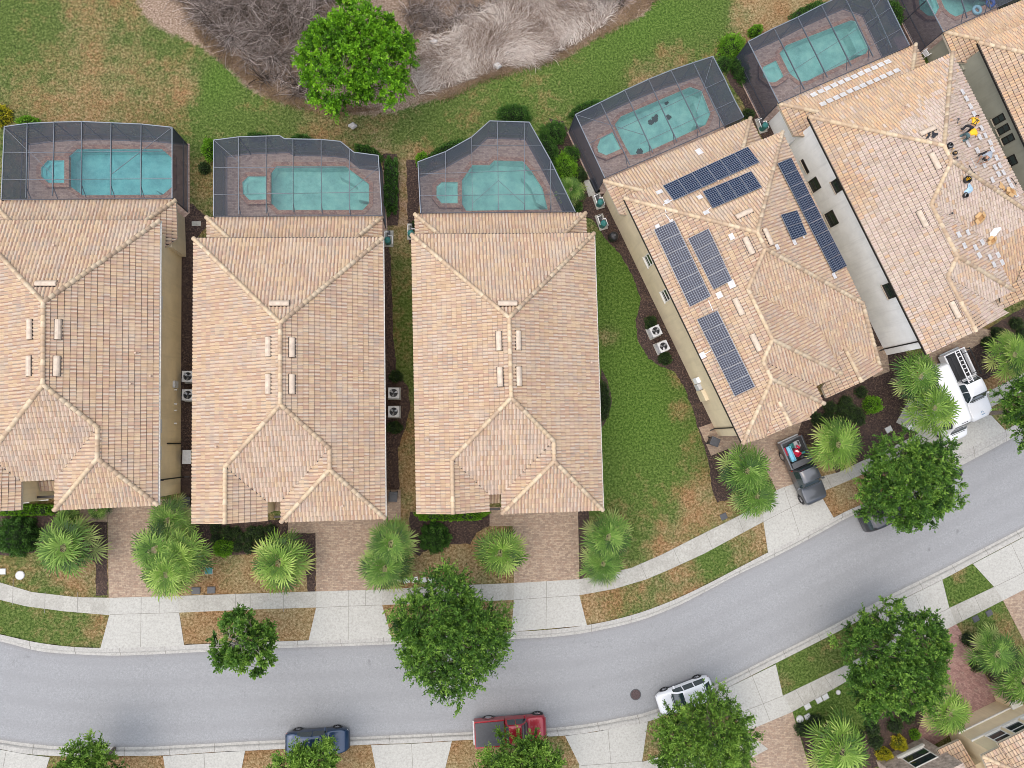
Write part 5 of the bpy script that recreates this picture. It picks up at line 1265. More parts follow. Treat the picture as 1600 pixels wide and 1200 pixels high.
def palm(px, py, h, rpx, label, mat='palm', n=27, droop=0.6, seed=0, dead=0.08, group='fan palms in front of the houses'):
    c = G(px, py, h); R = rpx*(CH-h)/F_PX; root = empty('palm_tree', (c.x, c.y, 0), 0, label, 'palm tree', group)
    g = np.random.default_rng(seed+5); V = []; Fc = []; A = []; PV = []
    segs = []
    for i in range(n):
        az = i*2.39996+g.random()*0.3; t = (i+0.5)/n; el = math.radians(80-90*t**0.6+g.normal()*6)       # inner fronds upright, outer ones flat
        pl = R*(0.10+0.52*t**0.6)*g.uniform(0.88, 1.1); bl = R*g.uniform(0.42, 0.50)
        d = np.array([math.cos(az)*math.cos(el), math.sin(az)*math.cos(el), math.sin(el)])
        base = np.array([math.cos(az)*0.08, math.sin(az)*0.08, h-0.25*t]); hub = base+d*pl+np.array([0, 0, -0.10*pl*t])
        segs.append((base, hub, 0.030, 0.020))
        side = np.cross(d, [0, 0, 1.0]); side /= max(1e-6, np.linalg.norm(side)); up = np.cross(side, d)
        # blade tilts flatter than its stalk
        fw = d*0.8+np.array([math.cos(az), math.sin(az), -0.35])*0.5; fw /= np.linalg.norm(fw); sd = side; nm = np.cross(sd, fw)
        tonef = np.clip(0.58-0.25*t+g.normal()*0.22, 0, 1); dd = 1.0 if (t > 0.78 and g.random() < dead*6) else 0.0
        ns = 17
        for s in range(ns):
            a = math.radians(-128+256*(s+0.5)/ns+g.normal()*2.5); ln = bl*(0.72+0.28*math.cos(a*0.7))*g.uniform(0.82, 1.12)
            r = fw*math.cos(a)+sd*math.sin(a)+nm*0.10*(1-abs(a)/2.3); r /= np.linalg.norm(r); w = np.cross(r, nm); w /= np.linalg.norm(w)
            fold = nm*0.02*((s % 2)*2-1); hw = ln*math.sin(math.radians(256/ns/2))*0.36
            p0 = hub; p1 = hub+r*ln*0.55+fold; p2 = hub+r*ln*0.82+np.array([0, 0, -droop*0.16*ln]); p3 = hub+r*ln+np.array([0, 0, -droop*0.45*ln])
            k = len(V)
            V += [p0-w*0.012, p0+w*0.012, p1+w*hw, p1-w*hw, p2+w*hw*0.62, p2-w*hw*0.62, p3+w*0.004, p3-w*0.004]
            Fc += [(k, k+1, k+2, k+3), (k+3, k+2, k+4, k+5), (k+5, k+4, k+6, k+7)]
            tt = np.clip(tonef+g.normal()*0.12, 0, 1); A += [(tt*0.8, dd*0.7, 0), (tt, dd, 0), (min(1, tt+0.12), min(1, dd+(0.85 if g.random() < 0.25 else 0.15)), 0)]
    obj('crown', mesh_np('crown', V, Fc, A), M[mat], root)
    obj('stalks', limb_mesh(segs), M['petiole'], root)
    tr = bent((0, 0, 0), (0, 0, h-0.1), 0.19, 0.16, 4, 0.02); obj('trunk', limb_mesh(tr), M['bark'], root)
    return root
for a in [(103,854,2.6,50,'fan palm left of the first paver driveway, beside the round dark shrub','palm'),
  (104,812,1.6,20,'small low palm tucked against the eave of the leftmost house','palm'),
  (245,858,3.0,44,'tall palm of the dense clump by the first driveway, on its left','palm'),(283,868,2.8,44,'palm of the dense clump by the first driveway, on its right','palm_y'),
  (262,895,3.2,44,'southern palm of the dense clump, its fronds over the pavement','palm_y'),(265,812,2.2,38,'palm of the dense clump standing closest to the wall of the leftmost house','palm'),
  (437,878,2.8,49,'round pale fan palm on the mulch left of the second driveway','palm_y'),
  (611,848,3.4,40,'upper palm of the pair right of the second driveway','palm'),(603,886,3.0,45,'lower palm of the pair right of the second driveway','palm'),
  (782,863,2.8,43,'round pale fan palm left of the third driveway','palm_y'),
  (950,838,3.2,43,'upper palm of the pair right of the third driveway','palm'),(942,880,2.8,38,'lower palm of the pair right of the third driveway','palm'),
  (1166,735,3.4,46,'upper palm left of the grey pickup truck','palm'),(1182,775,2.8,40,'lower palm left of the grey pickup truck','palm'),
  (1308,694,3.0,48,'round pale palm right of the grey pickup truck','palm_y'),
  (1436,588,3.4,46,'upper palm overhanging the white van','palm'),(1458,637,3.2,50,'lower palm overhanging the white van','palm_y'),
  (1582,554,3.0,46,'palm at the right edge in the mulch below the roof workers house','palm_y'),
  (1312,1170,2.6,56,'large palm at the bottom edge, right of the paver driveway','palm_y'),(1482,1113,2.8,44,'palm beside the cream garage of the lower right house','palm_y'),
  (892,296,1.3,26,'small low palm between the third cage and the tilted cage','palm'),(152,796,1.2,16,'tiny palm beside the path under the eave of the leftmost house','palm'),
  (1556,1020,3.0,42,'palm right of the red paver driveway','palm'),(1596,1062,3.0,46,'palm at the right edge in front of the cream garage','palm')]:
    palm(a[0], a[1], a[2], a[3], a[4], a[5], seed=int(a[0]))

def shrub(px, py, w, l, h, mat, label, rz=0, name='shrub', cat='shrub', group=None, square=0.0, dens=420, leafL=0.11, leafW=0.07, z0=0.0, loose=0.0):
    """dome (or clipped block) of leaves over a dark inner mass; w,l in metres"""
    c = G(px, py, h*0.6); root = empty(name, (c.x, c.y, 0), rz, label, cat, group)
    area = w*l*1.2+ (w+l)*h; n = int(area*dens)
    u = unit(RNG.normal(size=(n, 3))); u[:, 2] = np.abs(u[:, 2])
    if square: 
        m = np.abs(u).max(axis=1, keepdims=True); u = u*(1-square)+(u/m)*square
    ph = RNG.random(6)*6.28
    lump = 1+0.08*np.sin(5*u[:, 0]*w+ph[0])+0.08*np.sin(5*u[:, 1]*l+ph[1])+0.06*np.sin(7*u[:, 0]*w+3*u[:, 1]*l+ph[2])+loose*RNG.normal(size=n)
    rad = RNG.uniform(0.86, 1.04, n)*lump
    P = u*rad[:, None]*np.array([w/2, l/2, h])*0.95; P[:, 2] += 0.02
    D = u*0.8+RNG.normal(size=(n, 3))*0.6+np.array([0, 0, 0.3])
    V, Fq = leaf_quads(P, D, leafL*RNG.uniform(0.7, 1.3, n), leafW*RNG.uniform(0.8, 1.2, n))
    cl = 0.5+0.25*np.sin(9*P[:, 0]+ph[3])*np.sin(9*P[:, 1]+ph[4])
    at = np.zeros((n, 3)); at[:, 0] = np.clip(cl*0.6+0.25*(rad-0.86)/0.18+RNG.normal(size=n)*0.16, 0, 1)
    obj('foliage', mesh_np('foliage', V, Fq, at), M[mat], root)
    # inner branches
    segs = []
    for i in range(14):
        q = P[RNG.integers(n)]*0.85; segs += bent((0, 0, 0.02), q, 0.02, 0.006, 3, 0.2)
    obj('stem', limb_mesh(segs), M['bark'], root)
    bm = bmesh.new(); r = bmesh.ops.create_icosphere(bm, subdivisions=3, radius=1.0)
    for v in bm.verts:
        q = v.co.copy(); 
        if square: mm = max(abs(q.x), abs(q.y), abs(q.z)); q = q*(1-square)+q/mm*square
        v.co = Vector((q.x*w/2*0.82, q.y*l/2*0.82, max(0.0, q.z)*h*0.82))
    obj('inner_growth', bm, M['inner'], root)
    return root
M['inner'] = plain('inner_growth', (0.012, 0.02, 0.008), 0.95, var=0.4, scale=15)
SH = [(22,838,2.8,2.9,1.5,'leaf_shrub','round clipped dark green shrub at the left edge below the leftmost house',0,0),
 (679,841,2.3,2.3,1.4,'leaf_shrub','round clipped green shrub on the mulch below the third house',0,0),
 (348,856,1.3,1.3,0.9,'leaf_hedge','small bright green shrub on the dark mulch below the second house',0,0),
 (1366,632,1.4,1.4,1.0,'leaf_hedge','small bright green shrub in the bed between the two tilted houses fronts',0,0),
 (1408,1163,1.1,1.1,0.8,'leaf_yellow','yellow shrub beside the stone wall at the bottom right, upper one of two',0,0),
 (1384,1181,1.2,1.0,0.8,'leaf_yellow','yellow shrub beside the stone wall at the bottom right, lower one of two',0,0),
 (1431,1149,0.7,0.7,0.6,'leaf_hedge','tiny green shrub between the yellow shrubs and the red pavers',0,0),
 (0,178,1.2,1.6,0.8,'leaf_yellow','orange-yellow shrub at the left edge north of the leftmost pool cage',0,0),
 (42,188,1.6,0.7,0.8,'leaf_hedge','small bright shrub against the north side of the leftmost pool cage',0,0),
 (325,231,1.0,1.6,1.0,'leaf_hedge','bright green shrub at the west side of the second pool cage',0,0),
 (1182,46,1.2,0.9,0.9,'leaf_hedge','bright green shrub beside the upper right corner cage of the roof workers house',0.4,0),
 (804,176,2.6,1.5,1.1,'leaf_shrub','spreading green shrub at the pointed tip of the third pool cage',0,0),
 (700,232,3.2,1.0,0.9,'leaf_shrub','green shrub along the slanted north-west side of the third pool cage',0.45,0),
 (660,248,1.0,1.2,0.8,'leaf_hedge','bright green shrub at the north-west corner of the third pool cage',0,0),
 (858,228,1.3,3.2,1.1,'leaf_shrub','loose green shrub along the east side of the third pool cage',0.3,0),
 (885,262,1.8,2.6,1.2,'leaf_hedge','leafy bright shrub between the third cage and the tilted cage',0.3,0),
 (868,205,1.6,1.8,1.1,'leaf_shrub','dark green shrub north-east of the third pool cage',0,0),
 (915,168,3.0,0.9,0.8,'leaf_shrub','low green shrub along the north side of the tilted cage',0.45,0),
 (1147,72,2.2,2.4,1.2,'leaf_hedge','green shrub at the corner of the upper tilted cage',0.4,0),
 (1158,105,1.3,2.4,1.1,'leaf_shrub','long shrub on the west side of the upper tilted cage',0.45,0),
 (1265,16,3.4,0.9,1.0,'leaf_shrub','green hedge along the north side of the upper tilted cage',0.45,0.4),
 (470,217,1.6,0.7,0.8,'leaf_shrub','small dark shrub hidden against the north side of the second cage',0,0),
 (575,236,2.2,0.9,0.9,'leaf_shrub','dark shrub at the stepped north-east corner of the second cage',-0.4,0),
 (402,213,1.6,0.5,0.6,'leaf_shrub','thin green shrub on the north side of the second cage',0,0.3),
 (1400,18,0.9,2.4,1.0,'leaf_shrub','dark shrub between the two cages at the top right',0.4,0.2),
 (944,627,0.9,3.0,0.5,'leaf_dark','low dark green ground shrub hugging the east wall of the third house',0,0),
 (1040,560,1.0,1.0,0.6,'leaf_dark','low dark shrub beside the paired air conditioners of the solar house',0,0),
 (1018,505,0.9,1.2,0.6,'leaf_dark','low dark shrub above the paired air conditioners of the solar house',0,0),
 (617,668,1.2,0.9,0.5,'leaf_dark','low dark shrub below the air conditioners between the second and third house',0,0),
 (618,588,1.0,0.9,0.5,'leaf_dark','low dark shrub above the air conditioners between the second and third house',0,0)]
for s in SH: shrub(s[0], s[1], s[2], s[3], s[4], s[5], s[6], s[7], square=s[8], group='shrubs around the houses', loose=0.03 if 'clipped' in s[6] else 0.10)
for x, y, w, h_, mt, lb in ((893,240,1.3,0.8,'leaf_shrub','dark shrub against the west wall of the tilted cage, upper one'),(905,272,1.2,0.7,'leaf_dark','low dark shrub beside the west wall of the tilted cage'),(898,322,1.1,0.6,'leaf_shrub','small green shrub just right of the third cage corner'),(1133,98,1.2,0.8,'leaf_shrub','green shrub just outside the top corner of the tilted cage'),(1170,178,0.9,0.5,'leaf_dark','low dark shrub in the strip between the two tilted cages'),(650,352,0.8,0.6,'leaf_dark','low dark shrub at the north-west corner of the third house'),(318,262,0.8,0.6,'leaf_dark','small dark shrub west of the second cage')):
    shrub(x, y, w, w, h_, mt, lb, group='shrubs around the houses', loose=0.14)
HG = [(610,288,0.95,4.3,1.1,'leaf_shrub','dark green clipped hedge east of the second pool cage',0),(706,805,5.0,0.75,0.8,'leaf_hedge','bright green clipped hedge under the front eave of the third house',0),
 (40,797,3.9,0.7,0.8,'leaf_hedge','bright green clipped hedge under the front eave of the leftmost house',0)]
for s in HG: shrub(s[0], s[1], s[2], s[3], s[4], s[5], s[6], s[7], name='hedge', cat='hedge', square=0.75, group='clipped hedges beside the houses', loose=0.02)
# rows of dark low plants in the beds in front of the second and the tilted houses
LOWP = [(x, y) for y in (828, 842, 856) for x in range(338, 432, 17)]
ORD = ['first','second','third','fourth','fifth','sixth','seventh','eighth','ninth','tenth','eleventh','twelfth','thirteenth','fourteenth','fifteenth','sixteenth','seventeenth','eighteenth','nineteenth','twentieth']
for k, (x, y) in enumerate(LOWP):
    if (x, y) == (355, 856) or abs(x-348)+abs(y-856) < 14: continue
    shrub(x+RNG.normal()*2, y+RNG.normal()*2, 0.8, 0.75, 0.45, 'leaf_dark', 'dark bedding plant, %s from the left in the %s row before the second house' % (ORD[(x-338)//17], {828: 'upper', 842: 'middle', 856: 'lower'}[y]), 0, name='bedding_plant', cat='plant', group='dark bedding plants in front of the second house', loose=0.14, dens=260)
for k, (x, y) in enumerate([(1278,655),(1296,648),(1314,641),(1332,634),(1350,616),(1290,668),(1308,659),(1326,652),(1344,646),(1300,636),(1320,625),(1340,650)]):
    shrub(x+RNG.normal()*2, y+RNG.normal()*2, 0.95, 0.9, 0.5, 'leaf_dark', 'dark plant in the %s row before the solar house, %s from the left' % ((['middle']*5+['lower']*4+['upper']*3)[k], ORD[[0,1,2,3,4,0,1,2,3,0,1,2][k]]), 0, name='bedding_plant', cat='plant', group='dark plants in front of the solar house', loose=0.14, dens=300)
for k, (x, y) in enumerate([(1255,1140),(1352,1105),(1365,1140),(1275,1128),(1420,1120),(1400,1135),(1340,1150),(1370,1160),(1535,1010),(1515,1000),(1528,1040)]):
    shrub(x, y, 1.1, 1.0, 0.6, 'leaf_dark', ['low dark plant at the corner of the lawn and bottom paver driveway','dark plant under the south edge of the big round tree','dark plant in the mulch left of the yellow shrubs','dark plant above the bottom palm fronds, by the lids','dark plant between the tree and the small palm by the garage','dark plant just above the upper yellow shrub','dark plant on the mulch right of the bottom palm','dark plant touching the lower yellow shrub','dark plant behind the palms right of the red pavers','dark plant at the top edge of the bed by the red pavers','dark plant beneath the palm right of the red pavers'][k], 0, name='bedding_plant', cat='plant', group='dark plants in front of the lower right house', loose=0.14, dens=300)
for k, (x, y) in enumerate([(1560,520),(1590,505),(1545,535),(1600,520)]):
    shrub(x, y, 1.0, 1.0, 0.6, 'leaf_dark', '%s low dark plant from the left in the mulch below the roof workers house' % ORD[[1,2,0,3][k]], 0, name='bedding_plant', cat='plant', group='dark plants at the right edge', loose=0.14, dens=300)

# ---- dry scrub (nobody could count it)
def ribbon_field(name, polys, n, Lr, wr, zr, mat, label, dirf, curl=0.6, segs=4, tone=(0.5, 0.25), clusters=0):
    C = [[G(*p).xy for p in poly] for poly in polys]; P = []
    if clusters:
        cc = []
        while len(cc) < clusters:
            poly = C[RNG.integers(len(C))]; xs = [p.x for p in poly]; ys = [p.y for p in poly]; x = RNG.uniform(min(xs), max(xs)); y = RNG.uniform(min(ys), max(ys))
            if inpoly(x, y, poly): cc.append((x, y, RNG.uniform(0.5, 1.0), RNG.random()))
    areas = [max(1e-3, abs(sum(p[i].x*p[(i+1) % len(p)].y-p[(i+1) % len(p)].x*p[i].y for i in range(len(p))))/2) for p in C]
    pr = np.array(areas)/sum(areas); ang = []; el = []; tn = []
    while len(P) < n:
        if clusters:
            x0, y0, s, t0 = cc[RNG.integers(clusters)]; a = RNG.random()*6.283; x = x0+RNG.normal()*0.25; y = y0+RNG.normal()*0.25
            P.append((x, y, RNG.uniform(0, 0.3)*s)); ang.append(a); el.append(RNG.uniform(0.1, 1.1)); tn.append(t0); continue
        k = RNG.choice(len(C), p=pr); poly = C[k]; xs = [p.x for p in poly]; ys = [p.y for p in poly]; x = RNG.uniform(min(xs), max(xs)); y = RNG.uniform(min(ys), max(ys))
        if inpoly(x, y, poly): P.append((x, y, RNG.uniform(*zr))); ang.append(dirf(x, y)+RNG.normal()*0.5); el.append(RNG.uniform(-0.1, 0.5)); tn.append(0.5+0.5*math.sin(x*0.9+1.3*math.sin(y*0.7))*math.sin(y*1.1+x*0.3))
    P = np.array(P); ang = np.array(ang); el = np.array(el); tn = np.array(tn)
    L = RNG.uniform(Lr[0], Lr[1], n)/segs; w0 = RNG.uniform(wr[0], wr[1], n)
    pts = [P]; d = ang.copy(); e = el.copy()
    for s in range(segs):
        q = pts[-1]+np.stack([np.cos(d)*np.cos(e), np.sin(d)*np.cos(e), np.sin(e)], 1)*L[:, None]; q[:, 2] = np.maximum(q[:, 2], 0.03); pts.append(q)
        d = d+RNG.normal(size=n)*curl/segs*1.5; e = e-0.25+RNG.normal(size=n)*0.2
    V = []; Fc = []; A = []
    R3 = []
    for s, p in enumerate(pts):
        wd = w0*(1-0.8*s/segs); sx = np.stack([-np.sin(d), np.cos(d), 0*d], 1)*wd[:, None]; uz = np.array([0, 0, 1.0])*wd[:, None]
        R3.append(np.stack([p+sx, p-sx, p+uz*1.4], 1))
    R3 = np.stack(R3, 1)                      # n, segs+1, 3, 3
    V = R3.reshape(-1, 3); base = (np.arange(n)*(segs+1)*3)[:, None]
    for s in range(segs):
        for k in range(3):
            a = base+s*3+k; b = base+s*3+(k+1) % 3; Fc.append(np.concatenate([a, b, b+3, a+3], 1))
    Fc = np.stack(Fc, 1).reshape(-1, 4)
    t = np.clip(tn*0.55+RNG.normal(size=n)*tone[1]+tone[0]-0.25, 0, 1); A = np.zeros((n*segs*3, 3)); A[:, 0] = np.repeat(t, segs*3)
    tag(obj(name, mesh_np(name, V, Fc, A), M[mat]), label, 'dry brush', None, 'stuff')
ribbon_field('dry_brush', [[(285,-20),(322,38),(365,78),(402,118),(440,145),(482,150),(520,60),(540,-20)],[(275,-20),(318,42),(365,75),(480,40),(540,-20)]], 6500, (0.9, 2.4), (0.014, 0.042), (0, 1), 'twig', 'tangle of bare grey twigs at the top left of the scrub', None, 1.2, 4, (0.5, 0.3), clusters=110)
ribbon_field('dry_brush', [[(630,-20),(650,60),(700,58),(750,20),(780,-20)],[(780,-20),(760,10),(960,10),(1010,-20)]], 2600, (0.7, 1.8), (0.014, 0.034), (0, 0.6), 'twig', 'brownish bare brush along the top edge right of the bright tree', None, 1.0, 4, (0.5, 0.3), clusters=60)
ribbon_field('dry_reeds', [[(655,55),(700,58),(752,25),(790,0),(960,10),(945,42),(900,72),(850,92),(790,106),(745,124),(700,140),(655,150),(640,120)]], 11000, (0.6, 1.5), (0.012, 0.032), (0.05, 0.4), 'reed', 'pale flattened dry reeds right of the bright tree', lambda x, y: 1.2+1.1*math.sin(x*0.8)+0.8*math.cos(y*0.9), 0.9, 3, (0.55, 0.32))
M['straw'] = leaf_mat('brown_straw', [(0.10, 0.06, 0.03), (0.26, 0.17, 0.09), (0.42, 0.30, 0.18)], 0.0)
ribbon_field('dry_grass', [[(268,-20),(300,30),(350,72),(400,115),(440,148),(485,155),(600,172),(520,180),(470,170),(430,158),(400,140),(350,100),(310,62)],[(650,160),(700,142),(745,122),(800,104),(850,88),(900,72),(945,42),(1010,-10),(1030,0),(975,40),(930,62),(890,88),(850,102),(800,116),(745,134),(705,155)]], 5000, (0.25, 0.6), (0.008, 0.018), (0, 0.1), 'straw', 'brown dry grass fringe between the scrub and the lawn', lambda x, y: random.random()*6.28, 0.8, 2, (0.5, 0.25))
# ================================================================== THINGS ON THE ROOFS
def on_plane_quad(pl, px4): return [rp(x, y, pl) for x, y in px4]
def solar_array(px4, pl, n, label, I=None):
    q = on_plane_quad(pl, px4); d = pl[0]; nrm = Vector((d.x*pl[1], d.y*pl[1], 1)).normalized()
    c = sum(q, Vector((0, 0, 0)))/4; root = empty('solar_array', c, 0, label, 'solar panels', 'solar panel arrays on the roof')
    q = [p-c+nrm*0.20 for p in q]                    # q0->q1 is the long way (panels side by side), q3->q2 opposite
    for k in range(n):
        a = q[0].lerp(q[1], (k+0.012)/n); b = q[0].lerp(q[1], (k+0.988)/n); cc = q[3].lerp(q[2], (k+0.988)/n); e = q[3].lerp(q[2], (k+0.012)/n)
        bm = bmesh.new(); t = [bm.verts.new(p) for p in (a, b, cc, e)]; l = [bm.verts.new(p-nrm*0.045) for p in (a, b, cc, e)]
        bm.faces.new(l[::-1])
        for i in range(4): bm.faces.new((l[i], l[(i+1) % 4], t[(i+1) % 4], t[i]))
        bm.faces.new(t); fr = obj('solar_panel', bm, M['alud2'], root)
        m = (a+b+cc+e)/4; I4_ = [m+(p-m)*0.965+nrm*0.004 for p in (a, b, cc, e)]
        bm = bmesh.new(); uv = bm.loops.layers.uv.new('UVMap'); f = bm.faces.new([bm.verts.new(p) for p in I4_]); U = (b-a).normalized(); Vv = nrm.cross(U)
        for lp in f.loops: lp[uv].uv = ((lp.vert.co-I4_[0]).dot(U)+0.001, (lp.vert.co-I4_[0]).dot(Vv)+0.001)
        if f.normal.dot(nrm) < 0: f.normal_flip()
        obj('cells', bm, M['solar'], fr)
    bm = bmesh.new()
    for f_ in (0.25, 0.75): bar(bm, q[0].lerp(q[3], f_)-nrm*0.09, q[1].lerp(q[2], f_)-nrm*0.09, 0.05)
    obj('rail', bm, M['metal'], root)
M['paleblue'] = plain('pale_blue_cloth', (0.35, 0.5, 0.62), 0.8); M['paleb'] = plain('pale_rock', (0.42, 0.40, 0.38), 0.9)
M['alud2'] = plain('panel_frame', (0.22, 0.24, 0.27), 0.4, 0.4)
W4, E4, N4 = I4['W'], I4['E'], I4['N']
solar_array([(1035,293),(1168,232),(1186,256),(1052,316)], N4, 6, 'long row of six panels on the north slope, nearest the pool cage')
solar_array([(1097,302),(1173,270),(1190,295),(1113,328)], N4, 4, 'short row of four panels on the north slope, below the long row')
solar_array([(1022,359),(1078,480),(1111,463),(1054,345)], W4, 6, 'column of panels on the west slope, nearest the eave at its north end')
solar_array([(1075,373),(1115,453),(1144,438),(1107,357)], W4, 4, 'shorter column of four panels beside the upper west column')
solar_array([(1089,499),(1148,619),(1180,604),(1121,485)], W4, 6, 'lowest column of panels on the west slope, towards the street')
solar_array([(1212,257),(1299,428),(1320,417),(1233,248)], E4, 9, 'long narrow strip of panels on the east slope beside the white wall')
solar_array([(1217,337),(1235,377),(1258,368),(1242,330)], E4, 2, 'small pair of panels on the east slope')
def plate(px, py, pl, w, l, label, group, ang=0.0, mat='white', name='flashing_sheet', cat='sheet', th=0.012, lift=0.11):
    w *= 1.12; l *= 1.12; lift += 0.05; p = rp(px, py, pl); d = pl[0]; sl = Vector((d.x, d.y, -pl[1])).normalized(); u = Vector((-d.y, d.x, 0)); n = u.cross(sl); n = n if n.z > 0 else -n
    Mx = Matrix((( u.x, sl.x, n.x, 0), (u.y, sl.y, n.y, 0), (u.z, sl.z, n.z, 0), (0, 0, 0, 1)))
    bm = bmesh.new(); k = 4; g = [[bm.verts.new((w*(i/k-0.5), l*(j/k-0.5), 0.012*math.sin(i*1.7+px)+0.010*math.cos(j*2.1+py))) for j in range(k+1)] for i in range(k+1)]
    for i in range(k):
        for j in range(k): bm.faces.new((g[i][j], g[i+1][j], g[i+1][j+1], g[i][j+1]))
    ex = bmesh.ops.solidify(bm, geom=bm.faces[:], thickness=th)
    o = obj(name, bm, M[mat]); o.matrix_world = Matrix.Translation(p+n*lift) @ Mx @ Matrix.Rotation(ang+RNG.normal()*0.03, 4, 'Z')
    return tag(o, label, cat, group)
r1 = [(750,800),(810,772),(865,747),(920,722),(978,698),(1033,673),(1088,650),(1143,625),(1198,600),(1255,577),(1308,550),(1365,527)]
r2_ = [(827,877),(882,850),(940,825),(996,800),(1050,772),(1107,748),(1162,725),(1217,700),(1275,675),(1328,650),(1383,625),(1440,600)]
for k, (x, y) in enumerate(r1): plate(1130+x*0.1875, y*0.1875, I5['lN'], 0.45, 0.36, 'white square sheet, %s from the left in the upper row on the low roof' % ORD[k], 'upper row of white sheets')
for k, (x, y) in enumerate(r2_): plate(1130+x*0.1875, y*0.1875, I5['lN'], 0.45, 0.36, 'white square sheet, %s from the left in the lower row on the low roof' % ORD[k], 'lower row of white sheets')
ea = [(608,152),(643,215),(680,288),(715,357),(785,490),(768,575),(820,560),(745,700),(865,625),(885,690),(925,768),(810,835),(910,858),(955,838),(945,920),(990,905),(885,975),(1035,975),(1065,1030),(1105,1110)]
for k, (x, y) in enumerate(ea):
    plate(1400+x/6, 120+y/6, I5['E'], 0.40, 0.42, 'white square sheet, %s from the top in the single file above the workers' % ORD[k] if k < 4 else 'white square sheet around the workers, %s of the scattered ones going down' % ORD[k-4], 'single file of white sheets' if k < 4 else 'white sheets around the workers')
plate(1400+655/6, 120+630/6, I5['E'], 0.62, 0.36, 'wider white sheet just below the crouching worker in yellow', None)
for k, (x, y) in enumerate([(572,527),(657,507),(625,630),(792,597),(727,648),(763,720),(863,737),(940,717),(900,807),(978,787)]):
    plate(1400+x/6, 280+y/6, I5['E1'], 0.40, 0.42, 'white square sheet on the small slope below the cardboard boxes, %s going down' % ORD[k], 'white sheets on the small lower slope')
for k, (x, y, pn, w, l) in enumerate([(1030,302,'N',.45,.3),(1042,317,'N',.35,.3),(1093,310,'N',.35,.3),(1103,334,'N',.4,.3),(1092,239,'N',.4,.5),(1028,355,'W',.35,.3),(1050,347,'W',.3,.25),(1143,444,'W',.5,.4),(1124,461,'W',.4,.35),(1098,555,'W',.4,.35),(1143,370,'W',.4,.3),(1239,380,'E',.35,.3),(1253,371,'E',.25,.2),(1212,387,'E',.35,.3),(1301,432,'E',.4,.3)]):
    plate(x, y, I4[pn], w, l, ['small white plate at the west end of the long panel row','white plate below the west end of the long panel row','white plate at the west end of the four-panel row','white plate under the corner of the four-panel row','white plate alone near the pool cage above the long panel row','white plate at the top left corner of the west panels','white plate at the top right corner of the longest west column','white plate at the foot of the short west panel column','white plate between the foot of both west columns','white plate left of the lowest panel column','small white plate above the short west panel column','left white plate under the small pair of panels','right white plate under the small pair of panels','white plate near the ridge below the small roof vent','white plate at the foot of the long east strip'][k], 'white mounting plates on the '+{'N': 'north', 'W': 'west', 'E': 'east'}[pn]+' slope', name='mounting_plate', cat='roof plate', th=0.05)
def conduit(pts, pl, label):
    bm = bmesh.new(); P = [rp(x, y, pl)+Vector((0, 0, 0.13)) for x, y in pts]
    for a, b in zip(P, P[1:]): cyl(bm, a, b, 0.025, seg=8)
    tag(obj('conduit', bm, M['white']), label, 'conduit', 'white conduits between the solar arrays')
conduit([(1050,313),(1036,320),(1040,333)], N4, 'white conduit hooking from the long panel row over the hip'); conduit([(1039,336),(1047,346)], W4, 'short white conduit reaching the top of the west panel column')
conduit([(1110,325),(1103,330)], N4, 'tiny white conduit at the corner of the four-panel row'); conduit([(1098,555),(1110,548)], W4, 'white conduit left of the lowest panel column'); conduit([(1106,470),(1113,486)], W4, 'white conduit linking the two west panel columns')
# ---- cardboard boxes and bags
def open_box(px, py, pl, w, l, h, rz, label, tilt=0.0):
    p = rp(px, py, pl)+Vector((0, 0, 0.10)); d = pl[0]; n = Vector((d.x*pl[1], d.y*pl[1], 1)).normalized()
    root = empty('cardboard_box', p, 0, label, 'box', None); root.rotation_mode = 'QUATERNION'
    root.rotation_quaternion = n.to_track_quat('Z', 'Y') @ Matrix.Rotation(rz, 3, 'Z').to_quaternion() @ Matrix.Rotation(tilt, 3, 'X').to_quaternion()
    bm = bmesh.new(); box(bm, (0, 0, 0.01), (w, l, 0.02))
    for s in (-1, 1): box(bm, (s*w/2, 0, h/2), (0.015, l, h)); box(bm, (0, s*l/2, h/2), (w-0.02, 0.015, h))
    obj('carton', bm, M['card'], root)
    for k, (s, ax) in enumerate(((-1, 0), (1, 0), (-1, 1), (1, 1))):
        bm = bmesh.new(); a = 0.6+0.3*k
        if ax == 0: box(bm, (0, 0, 0), (0.26, l*0.98, 0.012), Matrix.Translation((s*w/2, 0, h)) @ Matrix.Rotation(-s*(-a+0.5), 4, 'Y') @ Matrix.Translation((s*0.13, 0, 0)))
        else: box(bm, (0, 0, 0), (w*0.98, 0.24, 0.012), Matrix.Translation((0, s*l/2, h)) @ Matrix.Rotation(s*(-a+0.6), 4, 'X') @ Matrix.Translation((0, s*0.12, 0)))
        obj('flap', bm, M['card'], root)
    bm = bmesh.new(); box(bm, (0, 0, h*0.4), (w*0.9, l*0.9, 0.1)); obj('contents', bm, M['card_in'], root)
open_box(1527, 341, I5['S1'], 0.5, 0.45, 0.28, 0.4, 'open cardboard box lying alone on the street-facing roof slope')
open_box(1574, 302, I5['E'], 0.5, 0.42, 0.30, 0.9, 'open cardboard box near the hip at the right edge of the roof')
open_box(1546, 376, I5['S1'], 0.4, 0.34, 0.25, 0.2, 'small open cardboard box next to crumpled white wrapping')
